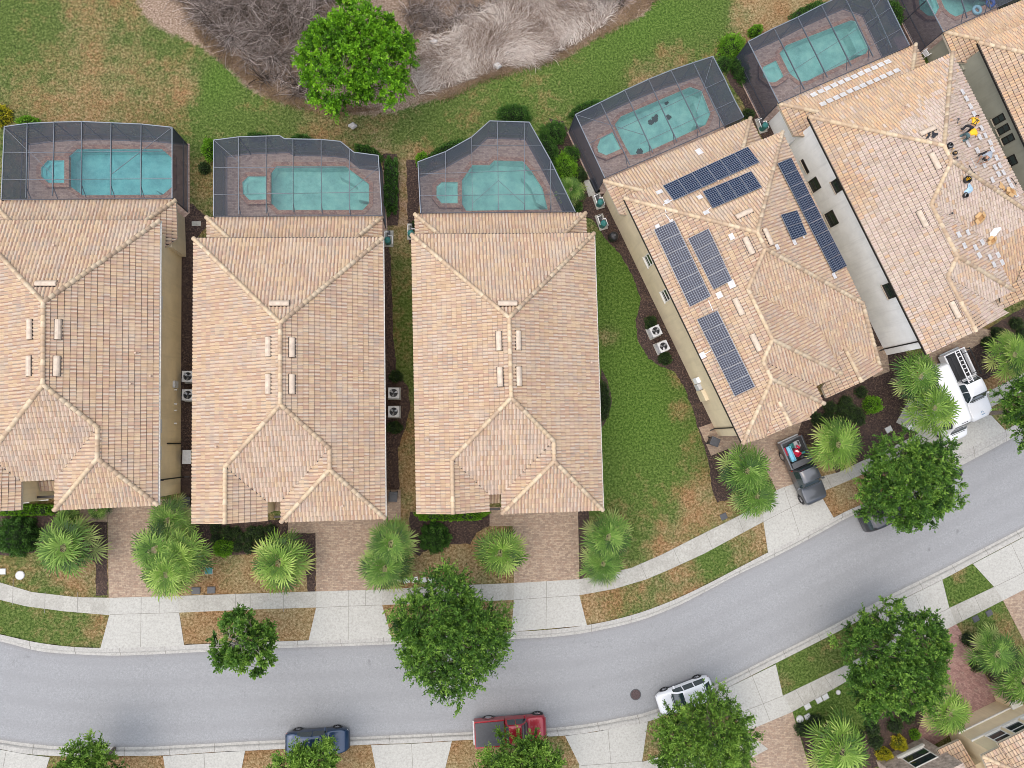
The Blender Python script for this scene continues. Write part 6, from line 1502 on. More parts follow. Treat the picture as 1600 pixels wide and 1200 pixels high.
def crumple(px, py, pl, w, l, mat, label, name, cat, seed, h=0.18):
    p = rp(px, py, pl)+Vector((0, 0, 0.12)); g = np.random.default_rng(seed); bm = bmesh.new(); k = 10
    G_ = [[None]*(k+1) for _ in range(k+1)]
    for i in range(k+1):
        for j in range(k+1):
            a, b = i/k-0.5, j/k-0.5; r = 1+0.25*math.sin(3*math.atan2(b, a)+seed)
            G_[i][j] = bm.verts.new((a*w*r+g.normal()*0.02, b*l*r+g.normal()*0.02, h*max(0, 1-3.2*(a*a+b*b))*g.uniform(0.4, 1.0)-pl[1]*0+0))
    for i in range(k):
        for j in range(k): bm.faces.new((G_[i][j], G_[i+1][j], G_[i+1][j+1], G_[i][j+1]))
    o = obj(name, bm, M[mat]); o.location = p; d = pl[0]; n = Vector((d.x*pl[1], d.y*pl[1], 1)).normalized(); o.rotation_mode = 'QUATERNION'; o.rotation_quaternion = n.to_track_quat('Z', 'Y') @ Matrix.Rotation(0.6, 3, 'Z').to_quaternion()
    return tag(o, label, cat)
crumple(1552, 365, I5['S1'], 1.0, 0.55, 'white', 'crumpled white wrapping on the street-facing roof slope', 'plastic_wrap', 'wrapping', 3)
crumple(1564, 292, I5['E'], 0.6, 0.5, 'card', 'flattened beige paper beside the cardboard box near the right edge', 'paper_sheet', 'paper', 5, 0.08)
crumple(1458, 212, I5['N'], 0.5, 0.32, 'navy', 'dark blue jacket dropped beside the roof vent', 'jacket', 'jacket', 8, 0.14)
crumple(1449, 213, I5['N'], 0.6, 0.15, 'black', 'black tool strap lying under the roof vent', 'tool_strap', 'strap', 9, 0.06)
def tool_bag(px, py, pl, s, label, ring='y_shirt', mat='black'):
    p = rp(px, py, pl)+Vector((0, 0, 0.12)); root = empty('tool_bag', p, 0.3, label, 'tool bag')
    bm = bmesh.new(); cyl(bm, (0, 0, 0), (0, 0, 0.28*s), 0.22*s, 0.24*s, 16, False)
    bmesh.ops.create_circle(bm, cap_ends=True, segments=16, radius=0.22*s, matrix=Matrix.Translation((0, 0, 0.02))); obj('bag_body', bm, M[mat], root)
    V = []; Fc = []
    for i in range(22):
        for j in range(6):
            a = 2*math.pi*i/22; b = 2*math.pi*j/6; V.append(((0.24+0.035*math.cos(b))*s*math.cos(a), (0.24+0.035*math.cos(b))*s*math.sin(a), 0.28*s+0.035*s*math.sin(b))); Fc.append((i*6+j, ((i+1) % 22)*6+j, ((i+1) % 22)*6+(j+1) % 6, i*6+(j+1) % 6))
    obj('rim', mesh_np('rim', V, Fc), M[mat], root)
    bm = bmesh.new()
    for k in range(7): a = RNG.random()*6.28; cyl(bm, (0.08*s*math.cos(a), 0.08*s*math.sin(a), 0.05), (0.15*s*math.cos(a*2), 0.15*s*math.sin(a*2), 0.32*s), 0.02)
    obj('tools', bm, M[ring], root)
    return root
tool_bag(1507, 283, I5['S1'], 1.0, 'black tool bag with yellow contents, upper one of the pile on the street-facing slope')
tool_bag(1505, 307, I5['S1'], 0.75, 'small black tool bag, lowest of the pile on the street-facing slope', 'metal')
crumple(1512, 297, I5['S1'], 0.62, 0.5, 'paleblue', 'pale blue cloth between the two black tool bags', 'cloth', 'cloth', 12, 0.2) if 'paleblue' in M else None
tool_bag(1480, 230, I5['E'], 0.85, 'black bucket shaped bag at the ridge, left of the workers', 'metal')
tool_bag(1489, 241, I5['E'], 0.6, 'small dark pouch just below the bag at the ridge', 'card')
def small_tool(px, py, pl, L, rz, mat, label, name='tool', cat='tool'):
    p = rp(px, py, pl)+Vector((0, 0, 0.14)); bm = bmesh.new(); cyl(bm, (-L/2, 0, 0), (L/2, 0, 0), 0.02, seg=8); box(bm, (L/2, 0, 0.01), (0.09, 0.16, 0.06), None, 0.01); box(bm, (-L/2, 0, 0), (0.14, 0.05, 0.05), None, 0.01)
    o = obj(name, bm, M[mat]); o.location = p; o.rotation_euler = (0, 0.15, rz); tag(o, label, cat)
small_tool(1486, 237, I5['E'], 0.45, 1.0, 'card', 'wooden handled tool between the bags at the ridge'); small_tool(1491, 248, I5['E'], 0.3, 0.2, 'black', 'small black tool below the pouch at the ridge')
small_tool(1495, 190, I5['E'], 0.35, 1.2, 'darkgrey', 'small dark tool left of the standing worker in yellow'); small_tool(1516, 266, I5['E'], 0.6, -0.9, 'black', 'thin black tool above the hip, below the grey-shirted worker')
small_tool(1582, 284, I5['E'], 0.5, -0.8, 'black', 'thin black tool near the eave at the right edge'); small_tool(1519, 256, I5['E'], 0.7, -1.0, 'metal', 'grey metal rail beside the grey-shirted worker', 'mounting_rail', 'rail')
small_tool(1484, 335, I5['S1'], 0.25, 0.4, 'black', 'tiny black tool near the valley of the street-facing slope')

# ================================================================== PEOPLE
def skinned(name, pts, edges, rad, mat, parent, sub=2, root=0):
    me = bpy.data.meshes.new(name); me.from_pydata([tuple(p) for p in pts], edges, []); o = bpy.data.objects.new(name, me); COL.objects.link(o)
    md = o.modifiers.new('skin', 'SKIN'); md.use_smooth_shade = True
    if not me.skin_vertices: 
        bm = bmesh.new(); bm.from_mesh(me); bm.verts.layers.skin.verify(); bm.to_mesh(me); bm.free()
    for i, r in enumerate(rad): me.skin_vertices[0].data[i].radius = (r, r) if not isinstance(r, tuple) else r
    me.skin_vertices[0].data[root].use_root = True
    s = o.modifiers.new('sub', 'SUBSURF'); s.levels = s.render_levels = sub
    dg = bpy.context.evaluated_depsgraph_get(); ev = o.evaluated_get(dg); nm = bpy.data.meshes.new_from_object(ev)
    o.modifiers.clear(); o.data = nm; nm.materials.clear(); nm.materials.append(M[mat])
    for p in nm.polygons: p.use_smooth = True
    o.parent = parent; bpy.data.meshes.remove(me); return o
def person(loc, rz, J, shirt, trousers, label, cap=None, harness=False):
    """J: joints in metres, local frame (x = facing direction)"""
    root = empty('person', loc, rz, label, 'person', 'roof workers')
    j = {k: Vector(v) for k, v in J.items()}
    names = ['pelvis','waist','chest','neck','head','crown','shL','elL','haL','shR','elR','haR','hipL','knL','anL','toL','hipR','knR','anR','toR']
    E = [('pelvis','waist'),('waist','chest'),('chest','neck'),('neck','head'),('head','crown'),('chest','shL'),('shL','elL'),('elL','haL'),('chest','shR'),('shR','elR'),('elR','haR'),('pelvis','hipL'),('hipL','knL'),('knL','anL'),('anL','toL'),('pelvis','hipR'),('hipR','knR'),('knR','anR'),('anR','toR')]
    rad = dict(pelvis=.13,waist=.12,chest=.14,neck=.055,head=.095,crown=.085,shL=.07,elL=.042,haL=.03,shR=.07,elR=.042,haR=.03,hipL=.09,knL=.062,anL=.045,toL=.04,hipR=.09,knR=.062,anR=.045,toR=.04)
    # fingers as short chains from each hand
    pts = [j[n] for n in names]; ed = [(names.index(a), names.index(b)) for a, b in E]; rr = [rad[n] for n in names]
    for h, e in (('haL','elL'),('haR','elR')):
        d = (j[h]-j[e]).normalized(); s = d.cross(Vector((0, 0, 1))).normalized(); hi = names.index(h)
        palm = len(pts); pts.append(j[h]+d*0.05); rr.append(0.034); ed.append((hi, palm))
        for k, (off, ln) in enumerate(((-0.03, .065), (-0.01, .08), (0.01, .075), (0.03, .06))):
            a = len(pts); pts.append(j[h]+d*0.09+s*off); rr.append(0.010); pts.append(j[h]+d*(0.09+ln*0.6)+s*off*1.2+Vector((0, 0, -0.015))); rr.append(0.009); ed += [(palm, a), (a, a+1)]
        a = len(pts); sg = 1 if h == 'haL' else -1; pts.append(j[h]+d*0.05+s*0.05*sg); rr.append(0.012); pts.append(j[h]+d*0.09+s*0.065*sg); rr.append(0.010); ed += [(palm, a), (a, a+1)]
    skinned('body', pts, ed, rr, 'skin', root)
    # face: nose and ears, built with the head's direction
    root.scale = (1.16, 1.16, 1.16)
    hd = (j['crown']-j['neck']).normalized(); fw = Vector(J.get('face', (1, 0, 0))).normalized(); side = hd.cross(fw).normalized(); hc = j['head']+hd*0.02
    bm = bmesh.new(); cyl(bm, hc+fw*0.085, hc+fw*0.115-hd*0.02, 0.012, 0.018, 8)
    for s in (-1, 1): bmesh.ops.create_uvsphere(bm, u_segments=8, v_segments=6, radius=0.022, matrix=Matrix.Translation(hc+side*0.093*s))
    obj('face', bm, M['skin'], root)
    # clothes
    S = ['waist','chest','shL','elL','shR','elR']; sp = [j['pelvis'].lerp(j['waist'], .5), j['waist'], j['chest'], j['chest'].lerp(j['neck'], .45), j['shL'], j['shL'].lerp(j['elL'], .75), j['shR'], j['shR'].lerp(j['elR'], .75)]
    skinned('shirt', sp, [(0,1),(1,2),(2,3),(2,4),(4,5),(2,6),(6,7)], [.145,.150,.168,.08,.088,.062,.088,.062], shirt, root, root=2)
    tp = [j['pelvis'].lerp(j['waist'], .3), j['pelvis'], j['hipL'], j['knL'], j['knL'].lerp(j['anL'], .9), j['hipR'], j['knR'], j['knR'].lerp(j['anR'], .9)]
    skinned('trousers', tp, [(0,1),(1,2),(2,3),(3,4),(1,5),(5,6),(6,7)], [.13,.142,.105,.080,.062,.105,.080,.062], trousers, root, root=1)
    for s in 'LR': skinned('shoe', [j['an'+s], j['an'+s].lerp(j['to'+s], .5), j['to'+s]+(j['to'+s]-j['an'+s]).normalized()*0.05], [(0,1),(1,2)], [.055,.052,.045], 'black', root, 1)
    bm = bmesh.new(); r = bmesh.ops.create_uvsphere(bm, u_segments=16, v_segments=10, radius=0.112, matrix=Matrix.Translation(hc+hd*0.035-fw*0.012))
    q = [v for v in bm.verts if (v.co-hc).dot(hd) < -0.015 or ((v.co-hc).dot(fw) > 0.045 and (v.co-hc).dot(hd) < 0.05)]; bmesh.ops.delete(bm, geom=q, context='VERTS')
    if cap:
        f = [hc+fw*0.07+hd*0.05+side*0.07, hc+fw*0.19+hd*0.035+side*0.05, hc+fw*0.19+hd*0.035-side*0.05, hc+fw*0.07+hd*0.05-side*0.07]; a = [bm.verts.new(p) for p in f]; b = [bm.verts.new(p+hd*0.012) for p in f]
        bm.faces.new(a); bm.faces.new(b)
        for i in range(4): bm.faces.new((a[i], a[(i+1) % 4], b[(i+1) % 4], b[i]))
    obj('cap' if cap else 'hair', bm, M[cap or 'hair'], root, smooth=True)
    if harness:
        bm = bmesh.new(); up = (j['chest']-j['waist']).normalized(); back = -fw if abs(fw.dot(up)) < 0.9 else Vector((0, 0, 1)); back = (back-up*back.dot(up)).normalized() if (back-up*back.dot(up)).length > 0.1 else Vector((0, 0, 1))
        n = up.cross(side); n = n if n.z > 0 else -n; sd = up.cross(n).normalized()
        for s in (-1, 1):
            bar(bm, j['waist']-up*0.05+n*0.155+sd*0.09*s, j['chest']+n*0.172+sd*0.02*s, 0.04, 0.012); bar(bm, j['chest']+n*0.172+sd*0.02*s, j['sh'+('L' if s > 0 else 'R')]+n*0.10-up*0.0, 0.04, 0.012)
        a = j['waist']-up*0.06
        for k in range(14):
            t0, t1 = 2*math.pi*k/14, 2*math.pi*(k+1)/14; bar(bm, a+n*0.158*math.cos(t0)+sd*0.158*math.sin(t0), a+n*0.158*math.cos(t1)+sd*0.158*math.sin(t1), 0.05, 0.014)
        obj('harness', bm, M['black'], root)
    return root
E5 = I5['E']
def feet_at(px, py, pl): return rp(px, py, pl)+Vector((0, 0, 0.10))
# bending forward, knees bent, working on the tiles (x = forward)
BEND = dict(pelvis=(0,0,.78), waist=(.14,0,.90), chest=(.38,0,.98), neck=(.54,0,.97), head=(.64,0,.93), crown=(.72,0,.88), face=(.5,0,-.85), shL=(.42,.17,.95), elL=(.55,.24,.66), haL=(.62,.16,.40), shR=(.42,-.17,.95), elR=(.56,-.26,.68), haR=(.70,-.14,.44),
  hipL=(0,.10,.76), knL=(.16,.17,.42), anL=(-.05,.16,.08), toL=(.12,.18,.05), hipR=(0,-.10,.76), knR=(.10,-.17,.42), anR=(-.12,-.16,.08), toR=(.05,-.18,.05))
CROUCH = dict(pelvis=(0,0,.34), waist=(.08,0,.48), chest=(.30,0,.68), neck=(.45,0,.74), head=(.55,0,.74), crown=(.64,0,.72), face=(.5,0,-.8), shL=(.32,.18,.66), elL=(.52,.22,.48), haL=(.68,.12,.30), shR=(.32,-.18,.66), elR=(.54,-.22,.46), haR=(.70,-.10,.28),
  hipL=(0,.11,.33), knL=(.34,.22,.38), anL=(.06,.20,.07), toL=(.22,.23,.05), hipR=(0,-.11,.33), knR=(.36,-.22,.16), anR=(-.02,-.20,.07), toR=(-.12,-.20,.06))
KNEEL = dict(pelvis=(-.05,0,.46), waist=(.10,0,.52), chest=(.36,0,.60), neck=(.52,0,.62), head=(.62,0,.60), crown=(.71,0,.57), face=(.5,0,-.85), shL=(.38,.18,.58), elL=(.55,.30,.36), haL=(.74,.26,.14), shR=(.38,-.18,.58), elR=(.50,-.30,.34), haR=(.62,-.34,.12),
  hipL=(-.05,.10,.44), knL=(.02,.17,.08), anL=(-.38,.17,.08), toL=(-.50,.17,.05), hipR=(-.05,-.10,.44), knR=(.06,-.17,.08), anR=(-.34,-.18,.08), toR=(-.46,-.18,.05))
person(feet_at(1503, 207, E5), math.radians(62), BEND, 'y_shirt', 'navy', 'worker in yellow shirt and dark harness bending forward, upper of the two in yellow', 'navy', True)
person(feet_at(1504, 216, E5), math.radians(28), KNEEL, 'y_shirt', 'tealp', 'worker in a yellow shirt and teal trousers crouching, lower one of the two in yellow', 'darkgrey', False)
person(feet_at(1531, 246, E5), math.radians(232), BEND, 'grey_shirt', 'navy', 'worker in a grey shirt and dark trousers bent over the tiles near the eave', None, False)

# ================================================================== VEHICLES
def catmull1(xs, ys, x):
    return np.interp(x, xs, ys)
def smooth_interp(xs, ys, x):
    """monotone-ish cubic through points"""
    xs = np.array(xs, float); ys = np.array(ys, float); m = np.zeros(len(xs)); d = np.diff(ys)/np.diff(xs)
    m[1:-1] = np.where(d[:-1]*d[1:] > 0, 2*d[:-1]*d[1:]/(d[:-1]+d[1:]+1e-9), 0); m[0] = d[0]; m[-1] = d[-1]
    i = np.clip(np.searchsorted(xs, x)-1, 0, len(xs)-2); h = xs[i+1]-xs[i]; t = (x-xs[i])/h
    return (2*t**3-3*t**2+1)*ys[i]+(t**3-2*t**2+t)*h*m[i]+(-2*t**3+3*t**2)*ys[i+1]+(t**3-t**2)*h*m[i+1]
def vehicle(name, loc, rz, L, Wd, top, belt, plan, cab, paintm, label, cat, pillars=(), wheels=(0.19, 0.80), wr=0.33, group='parked cars', roof_mat=None, wsh=None, rear=None, side_glass=True, lamps=True, tumble=0.16, mirror=None):
    """top/belt/plan: lists of (x fraction, value) from rear 0 to front 1; cab=(x0,x1) fraction of side glass; wsh, rear = (x0,x1) of windscreen and rear window"""
    root = empty(name, loc, rz, label, cat, group)
    ns = 61; xs = np.linspace(0, 1, ns)
    for special in (wsh, rear, cab):
        if special:
            for v in special: xs[np.argmin(np.abs(xs-v))] = v
    xs = np.sort(xs)
    zt = smooth_interp(*zip(*top), xs); zb = smooth_interp(*zip(*belt), xs); hw = smooth_interp(*zip(*plan), xs)*Wd/2
    rows = []
    for x, t, b, w in zip(xs, zt, zb, hw):
        X = (x-0.5)*L; t = max(t, b+0.02); g = min(1, max(0, (t-b-0.05)/0.35)); wt = w*(0.90-tumble*g)
        arch = 0.0
        prof = [(w*0.86, 0.22), (w*0.97, 0.30), (w*1.0, 0.50), (w*1.0, b*0.80), (w*0.965, b), (w*0.965-(w*0.965-wt)*0.85, b+(t-b)*0.80 if g > 0 else b+(t-b)*0.5), (wt*0.90, t-0.02*g-0.004), (wt*0.60, t+0.004), (0, t+0.012)]
        rows.append([(X, y, z) for y, z in prof]+[(X, -y, z) for y, z in prof[-2::-1]])
    nc = len(rows[0]); V = [p for r in rows for p in r]
    parts = {}
    for i in range(ns-1):
        xm = (xs[i]+xs[i+1])/2
        for k in range(nc-1):
            kk = k if k < 8 else nc-2-k
            key = 'body'
            tall = (zt[i]+zt[i+1])/2-(zb[i]+zb[i+1])/2 > 0.22
            if side_glass and cab[0] <= xm <= cab[1] and kk == 4 and tall and not any(abs(xm-p) < 0.011 for p in pillars): key = 'side_window_%d_%d' % (sum(xm > p for p in pillars), k > 8)
            if wsh and wsh[0] <= xm <= wsh[1] and kk in (6, 7): key = 'windscreen'
            if rear and rear[0] <= xm <= rear[1] and kk in (6, 7): key = 'rear_window'
            if roof_mat and rear and wsh and rear[1] < xm < wsh[0] and kk in (6, 7): key = 'roof'
            if lamps and kk == 3 and xm > 0.965: key = 'headlight_%d' % (k > 8)
            if lamps and kk == 3 and xm < 0.03: key = 'tail_lamp_%d' % (k > 8)
            if kk == 0 : key = 'sill'
            if kk == 1: key = 'sill' if 0.2 < xm < 0.8 else 'body'
            parts.setdefault(key, []).append((i*nc+k, i*nc+k+1, (i+1)*nc+k+1, (i+1)*nc+k))
    parts['body'] += [tuple(range(nc)), tuple(range((ns-1)*nc, ns*nc))]
    for key, fs in parts.items():
        used = sorted({v for f in fs for v in f}); mp = {v: q for q, v in enumerate(used)}
        me = bpy.data.meshes.new(key); me.from_pydata([V[v] for v in used], [], [tuple(mp[v] for v in f) for f in fs])
        bm = bmesh.new(); bm.from_mesh(me); bmesh.ops.recalc_face_normals(bm, faces=bm.faces)
        nm = key if not key[-1].isdigit() else key.rsplit('_', 2 if 'window' in key else 1)[0]
        mat = {'body': paintm, 'windscreen': 'carglass', 'rear_window': 'carglass', 'roof': roof_mat, 'side_window': 'carglass', 'headlight': 'lamp_clear', 'tail_lamp': 'lamp_red', 'sill': 'darkgrey'}[nm]
        obj(nm, bm, M[mat], root, smooth=True)
    for fx in wheels:
        X = (fx-0.5)*L; w = float(np.interp(fx, xs, hw))
        for s in (-1, 1):
            y = s*(w-0.09); V2 = []; F2 = []; m = 24
            prof = [(wr*0.62, -0.10), (wr*0.93, -0.115), (wr, -0.08), (wr, 0.08), (wr*0.93, 0.115), (wr*0.62, 0.10)]
            for i in range(m):
                a = 2*math.pi*i/m
                for r, o_ in prof: V2.append((r*math.cos(a), o_, r*math.sin(a)))
            for i in range(m):
                for k in range(5): F2.append((i*6+k, i*6+k+1, ((i+1) % m)*6+k+1, ((i+1) % m)*6+k))
            wh = empty('wheel', (X, y, wr)); wh.parent = root
            obj('tyre', mesh_np('tyre', V2, F2), M['tyre'], wh, smooth=True)
            bm = bmesh.new(); cyl(bm, (0, s*0.06, 0), (0, s*0.095, 0), 0.05, 0.05, 12)
            for q in range(5): a = 2*math.pi*q/5; bar(bm, (0, s*0.085, 0), (wr*0.6*math.cos(a), s*0.085, wr*0.6*math.sin(a)), 0.05, 0.03)
            rr_ = bmesh.ops.create_cone(bm, cap_ends=True, segments=20, radius1=wr*0.62, radius2=wr*0.62, depth=0.02, matrix=Matrix.Translation((0, s*0.05, 0)) @ Matrix.Rotation(math.pi/2, 4, 'X'))
            obj('rim', bm, M['rim'], wh)
            # dark wheel arch around the wheel
            bm = bmesh.new(); pts = []
            for q in range(13):
                a = math.pi*q/12; pts.append((X+(wr+0.07)*math.cos(a), (wr+0.07)*math.sin(a)+wr*0.9))
            for q in range(12):
                (x0, z0), (x1, z1) = pts[q], pts[q+1]; yo = s*(w+0.012); yi = s*(w-0.10)
                x0i, z0i = X+(x0-X)*0.86, wr*0.9+(z0-wr*0.9)*0.86; x1i, z1i = X+(x1-X)*0.86, wr*0.9+(z1-wr*0.9)*0.86
                bm.faces.new([bm.verts.new(p) for p in ((x0, yo, z0), (x1, yo, z1), (x1i, yo, z1i), (x0i, yo, z0i))]); bm.faces.new([bm.verts.new(p) for p in ((x0, yo, z0), (x0, yi, z0), (x1, yi, z1), (x1, yo, z1))])
            obj('wheel_arch', bm, M['black'], root)
    if mirror:
        for s in (-1, 1):
            X = (mirror-0.5)*L; w = float(np.interp(mirror, xs, hw)); bm = bmesh.new(); box(bm, (X, s*(w+0.10), float(np.interp(mirror, xs, zb))+0.08), (0.14, 0.24, 0.14), None, 0.035); obj('mirror', bm, M[paintm], root)
    # shut lines across bonnet and boot, wiper
    if wsh:
        bm = bmesh.new(); x = (wsh[1]+0.012-0.5)*L; z = float(np.interp(wsh[1]+0.012, xs, zt))+0.022; w = float(np.interp(wsh[1], xs, hw))*0.62
        bar(bm, (x, -w, z-0.01), (x, w, z-0.01), 0.05, 0.015); bar(bm, (x-0.05, -w*0.1, z+0.02), (x-0.28, w*0.6, z+0.10 if zt.max() > 1.3 else z+0.06), 0.02, 0.015); obj('wiper', bm, M['black'], root)
    return root, xs, zt, zb, hw
def head(px0, py0, px1, py1, z=0.0):
    a, b = G(px0, py0, z), G(px1, py1, z); return math.atan2(b.y-a.y, b.x-a.x)
SEDAN_TOP = [(0,.72),(.04,.92),(.14,1.0),(.30,1.40),(.42,1.46),(.55,1.42),(.70,1.02),(.80,.93),(.93,.80),(1,.55)]
BELT = [(0,.60),(.05,.80),(.25,.92),(.6,.90),(.8,.84),(.94,.70),(1,.48)]
PLAN = [(0,.78),(.03,.88),(.10,.96),(.3,1),(.7,1),(.88,.95),(.96,.84),(1,.66)]
c = G(498, 1155, 0); vehicle('car', (c.x, c.y, RZ+0.01), head(450,1158,548,1151), 4.55, 1.82, SEDAN_TOP, BELT, PLAN, (.20,.68), 'p_blue', 'dark blue car with a blue bonnet parked at the bottom kerb under a tree', 'car', (.44,), wsh=(.56,.69), rear=(.16,.29), mirror=.64)
c = G(1067, 1083, 0); SUV_TOP = [(0,.85),(.03,1.02),(.06,1.30),(.12,1.50),(.3,1.60),(.55,1.57),(.68,1.10),(.78,1.02),(.93,.86),(1,.6)]
SUV_TOP2 = [(0,.85),(.03,1.02),(.15,1.42),(.28,1.52),(.5,1.52),(.6,1.42),(.74,1.06),(.80,1.0),(.93,.84),(1,.6)]
vehicle('car', (c.x, c.y, RZ+0.01), head(1026,1097,1104,1067)+math.pi, 4.4, 1.80, SUV_TOP2, BELT, PLAN, (.12,.70), 'p_white', 'white car parked at the kerb beside the manhole cover, half under a tree', 'car', (.32,.52), wsh=(.56,.74), rear=(.05,.15), mirror=.66)
# black car hidden under the big tree on the near kerb
c = G(1380, 799, 0); vehicle('car', (c.x, c.y, RZ+0.01), head(1337,823,1420,782), 4.5, 1.8, SUV_TOP, BELT, PLAN, (.08,.66), 'p_black', 'black car under the large dark tree on the near kerb, only a corner showing', 'car', (.3,.5), wsh=(.55,.68), rear=(.03,.07), mirror=.62)
# pickups: cab body, then a separate open bed
def pickup(loc, rz, L, Wd, paintm, label, group, cover=None, cab_end=0.42, lift=0.0):
    H = lift
    TOP = [(0.0,1.15),(.03,1.50),(.07,1.80),(.22,1.86),(.36,1.82),(.52,1.25),(.58,1.16),(.88,1.05),(.96,.95),(1,.70)]
    BL = [(0,1.10),(.3,1.14),(.55,1.10),(.9,.98),(1,.6)]; PL = [(0,.99),(.5,1),(.85,.98),(.95,.90),(1,.74)]
    cabL = L*(1-cab_end); root, xs, zt, zb, hw = vehicle('pickup_truck', loc, rz, cabL, Wd, [(a, b+H) for a, b in TOP], [(a, b+H) for a, b in BL], PL, (.05,.50), paintm, label, 'pickup truck', (.24,), wheels=(.80,), wr=0.39, group=group, wsh=(.38,.52), rear=(.012,.07), mirror=.47, tumble=0.14)
    off = L/2-cabL/2
    for ch in root.children: ch.location.x += off
    x0, x1 = -L/2, L/2-cabL-0.04; zt_ = 1.12+H; zf = 0.78+H
    bm = bmesh.new()
    for s in (-1, 1): box(bm, ((x0+x1)/2, s*(Wd/2-0.07), (zt_+0.42)/2), (x1-x0, 0.13, zt_-0.42), None, 0.02)
    box(bm, (x1-0.04, 0, (zt_+0.5)/2), (0.07, Wd-0.27, zt_-0.5)); obj('bed_side', bm, M[paintm], root)
    bm = bmesh.new(); box(bm, (x0+0.05, 0, (zt_+0.5)/2), (0.09, Wd-0.27, zt_-0.5), None, 0.015); obj('tailgate', bm, M[paintm], root)
    bm = bmesh.new(); box(bm, ((x0+x1)/2, 0, zf-0.03), (x1-x0-0.12, Wd-0.27, 0.05)); obj('bed_floor', bm, M['black'], root)
    bm = bmesh.new(); box(bm, (x0-0.06, 0, 0.55), (0.12, Wd*0.9, 0.2), None, 0.03); obj('bumper', bm, M['metal'], root)
    for s in (-1, 1): bm = bmesh.new(); box(bm, (x0+0.03, s*(Wd/2-0.09), 0.92+H), (0.09, 0.12, 0.3), None, 0.02); obj('tail_lamp', bm, M['lamp_red'], root)
    for s in (-1, 1):
        X = -L/2+L*0.20; y = s*(Wd/2-0.13); bm = bmesh.new(); cyl(bm, (X, y-0.12, 0.39), (X, y+0.12, 0.39), 0.39, seg=24); wh = obj('tyre', bm, M['tyre'], None)
        w = empty('wheel', (0, 0, 0)); w.parent = root; wh.parent = w; bm = bmesh.new(); cyl(bm, (X, y+s*0.10, 0.39), (X, y+s*0.13, 0.39), 0.24, seg=20); obj('rim', bm, M['rim'], w)
        bm = bmesh.new()
        for q in range(12):
            a0, a1 = math.pi*q/12, math.pi*(q+1)/12; f = lambda a, r: (X+r*math.cos(a), s*(Wd/2+0.004), 0.38+r*math.sin(a)); bm.faces.new([bm.verts.new(p) for p in (f(a0, .40), f(a1, .40), f(a1, .48), f(a0, .48))])
        obj('wheel_arch', bm, M['black'], root)
    if cover:
        bm = bmesh.new(); box(bm, ((x0+x1)/2, 0, zt_+0.015), (x1-x0-0.10, Wd-0.22, 0.05), None, 0.015)
        for t in (1/3, 2/3): pass
        obj('bed_cover', bm, M[cover], root)
    return root, x0, x1, zt_, zf
c = G(797, 1136, 0); R_, x0, x1, zt_, zf = pickup((c.x, c.y, RZ+0.01), head(738,1141,856,1131), 5.35, 1.92, 'p_red', 'dark red pickup with a dark grey bed cover parked at the bottom kerb', 'parked pickups', cover='darkgrey')
c = G(1247, 735, 0); R_, x0, x1, zt_, zf = pickup((c.x, c.y, 0.035), head(1226,688,1268,783), 5.35, 1.95, 'p_grey', 'dark grey pickup with a loaded open bed on the driveway of the solar house', 'parked pickups')
ang = head(1226,688,1268,783)
def load(x, y, z, s, mat, name, label, cat, rz=0.0, bev=0.02):
    w = Matrix.Translation((c.x, c.y, 0.035)) @ Matrix.Rotation(ang, 4, 'Z'); bm = bmesh.new(); box(bm, (0, 0, 0), s, None, bev)
    o = obj(name, bm, M[mat]); o.matrix_world = w @ Matrix.Translation((x, y, z)) @ Matrix.Rotation(rz, 4, 'Z'); tag(o, label, cat, None); return o
M['redp'] = plain('red_plastic', (0.5, 0.01, 0.05), 0.4); M['cyan'] = plain('pale_blue_plastic', (0.2, 0.5, 0.65), 0.4); M['paleblue'] = plain('pale_blue_cloth', (0.35, 0.5, 0.62), 0.8)
load(x1-0.28, 0, 1.17, (0.42, 1.66, 0.22), 'darkgrey', 'tool_chest', 'dark grey tool chest across the truck bed behind the cab', 'tool chest')
def crate(x, y, w, l, h, mat, label, rz=0):
    bm = bmesh.new(); 
    for s in (-1, 1): box(bm, (s*w/2, 0, h/2), (0.03, l, h)); box(bm, (0, s*l/2, h/2), (w, 0.03, h))
    box(bm, (0, 0, 0.02), (w, l, 0.03)); o = obj('crate', bm, M[mat]); o.matrix_world = Matrix.Translation((c.x, c.y, 0.035)) @ Matrix.Rotation(ang, 4, 'Z') @ Matrix.Translation((x, y, zf)) @ Matrix.Rotation(rz, 4, 'Z'); tag(o, label, 'crate')
crate(x0+1.05, -0.42, 1.2, 0.34, 0.25, 'cyan', 'long pale blue crate in the bed of the grey pickup'); crate(x0+0.75, -0.70, 0.6, 0.22, 0.2, 'redp', 'narrow red crate at the side of the grey pickup bed')
crate(x0+1.15, 0.05, 0.55, 0.4, 0.3, 'redp', 'red crate near the middle of the grey pickup bed', 0.4); crate(x0+0.55, 0.35, 0.5, 0.45, 0.22, 'metal', 'light grey crate near the tailgate of the grey pickup'); crate(x0+0.5, -0.1, 0.3, 0.3, 0.2, 'teal', 'small teal crate near the tailgate of the grey pickup')
for k in range(5):
    load(x0+0.5+0.28*k, 0.55-0.2*(k % 3), zf+0.12+0.05*(k % 2), (0.30, 0.16, 0.14), ['black','redp','white','teal','darkgrey'][k], 'tool_case', ['black','red','white','teal','dark grey'][k]+' tool case among the load of the grey pickup bed', 'tool case', 0.5*k)
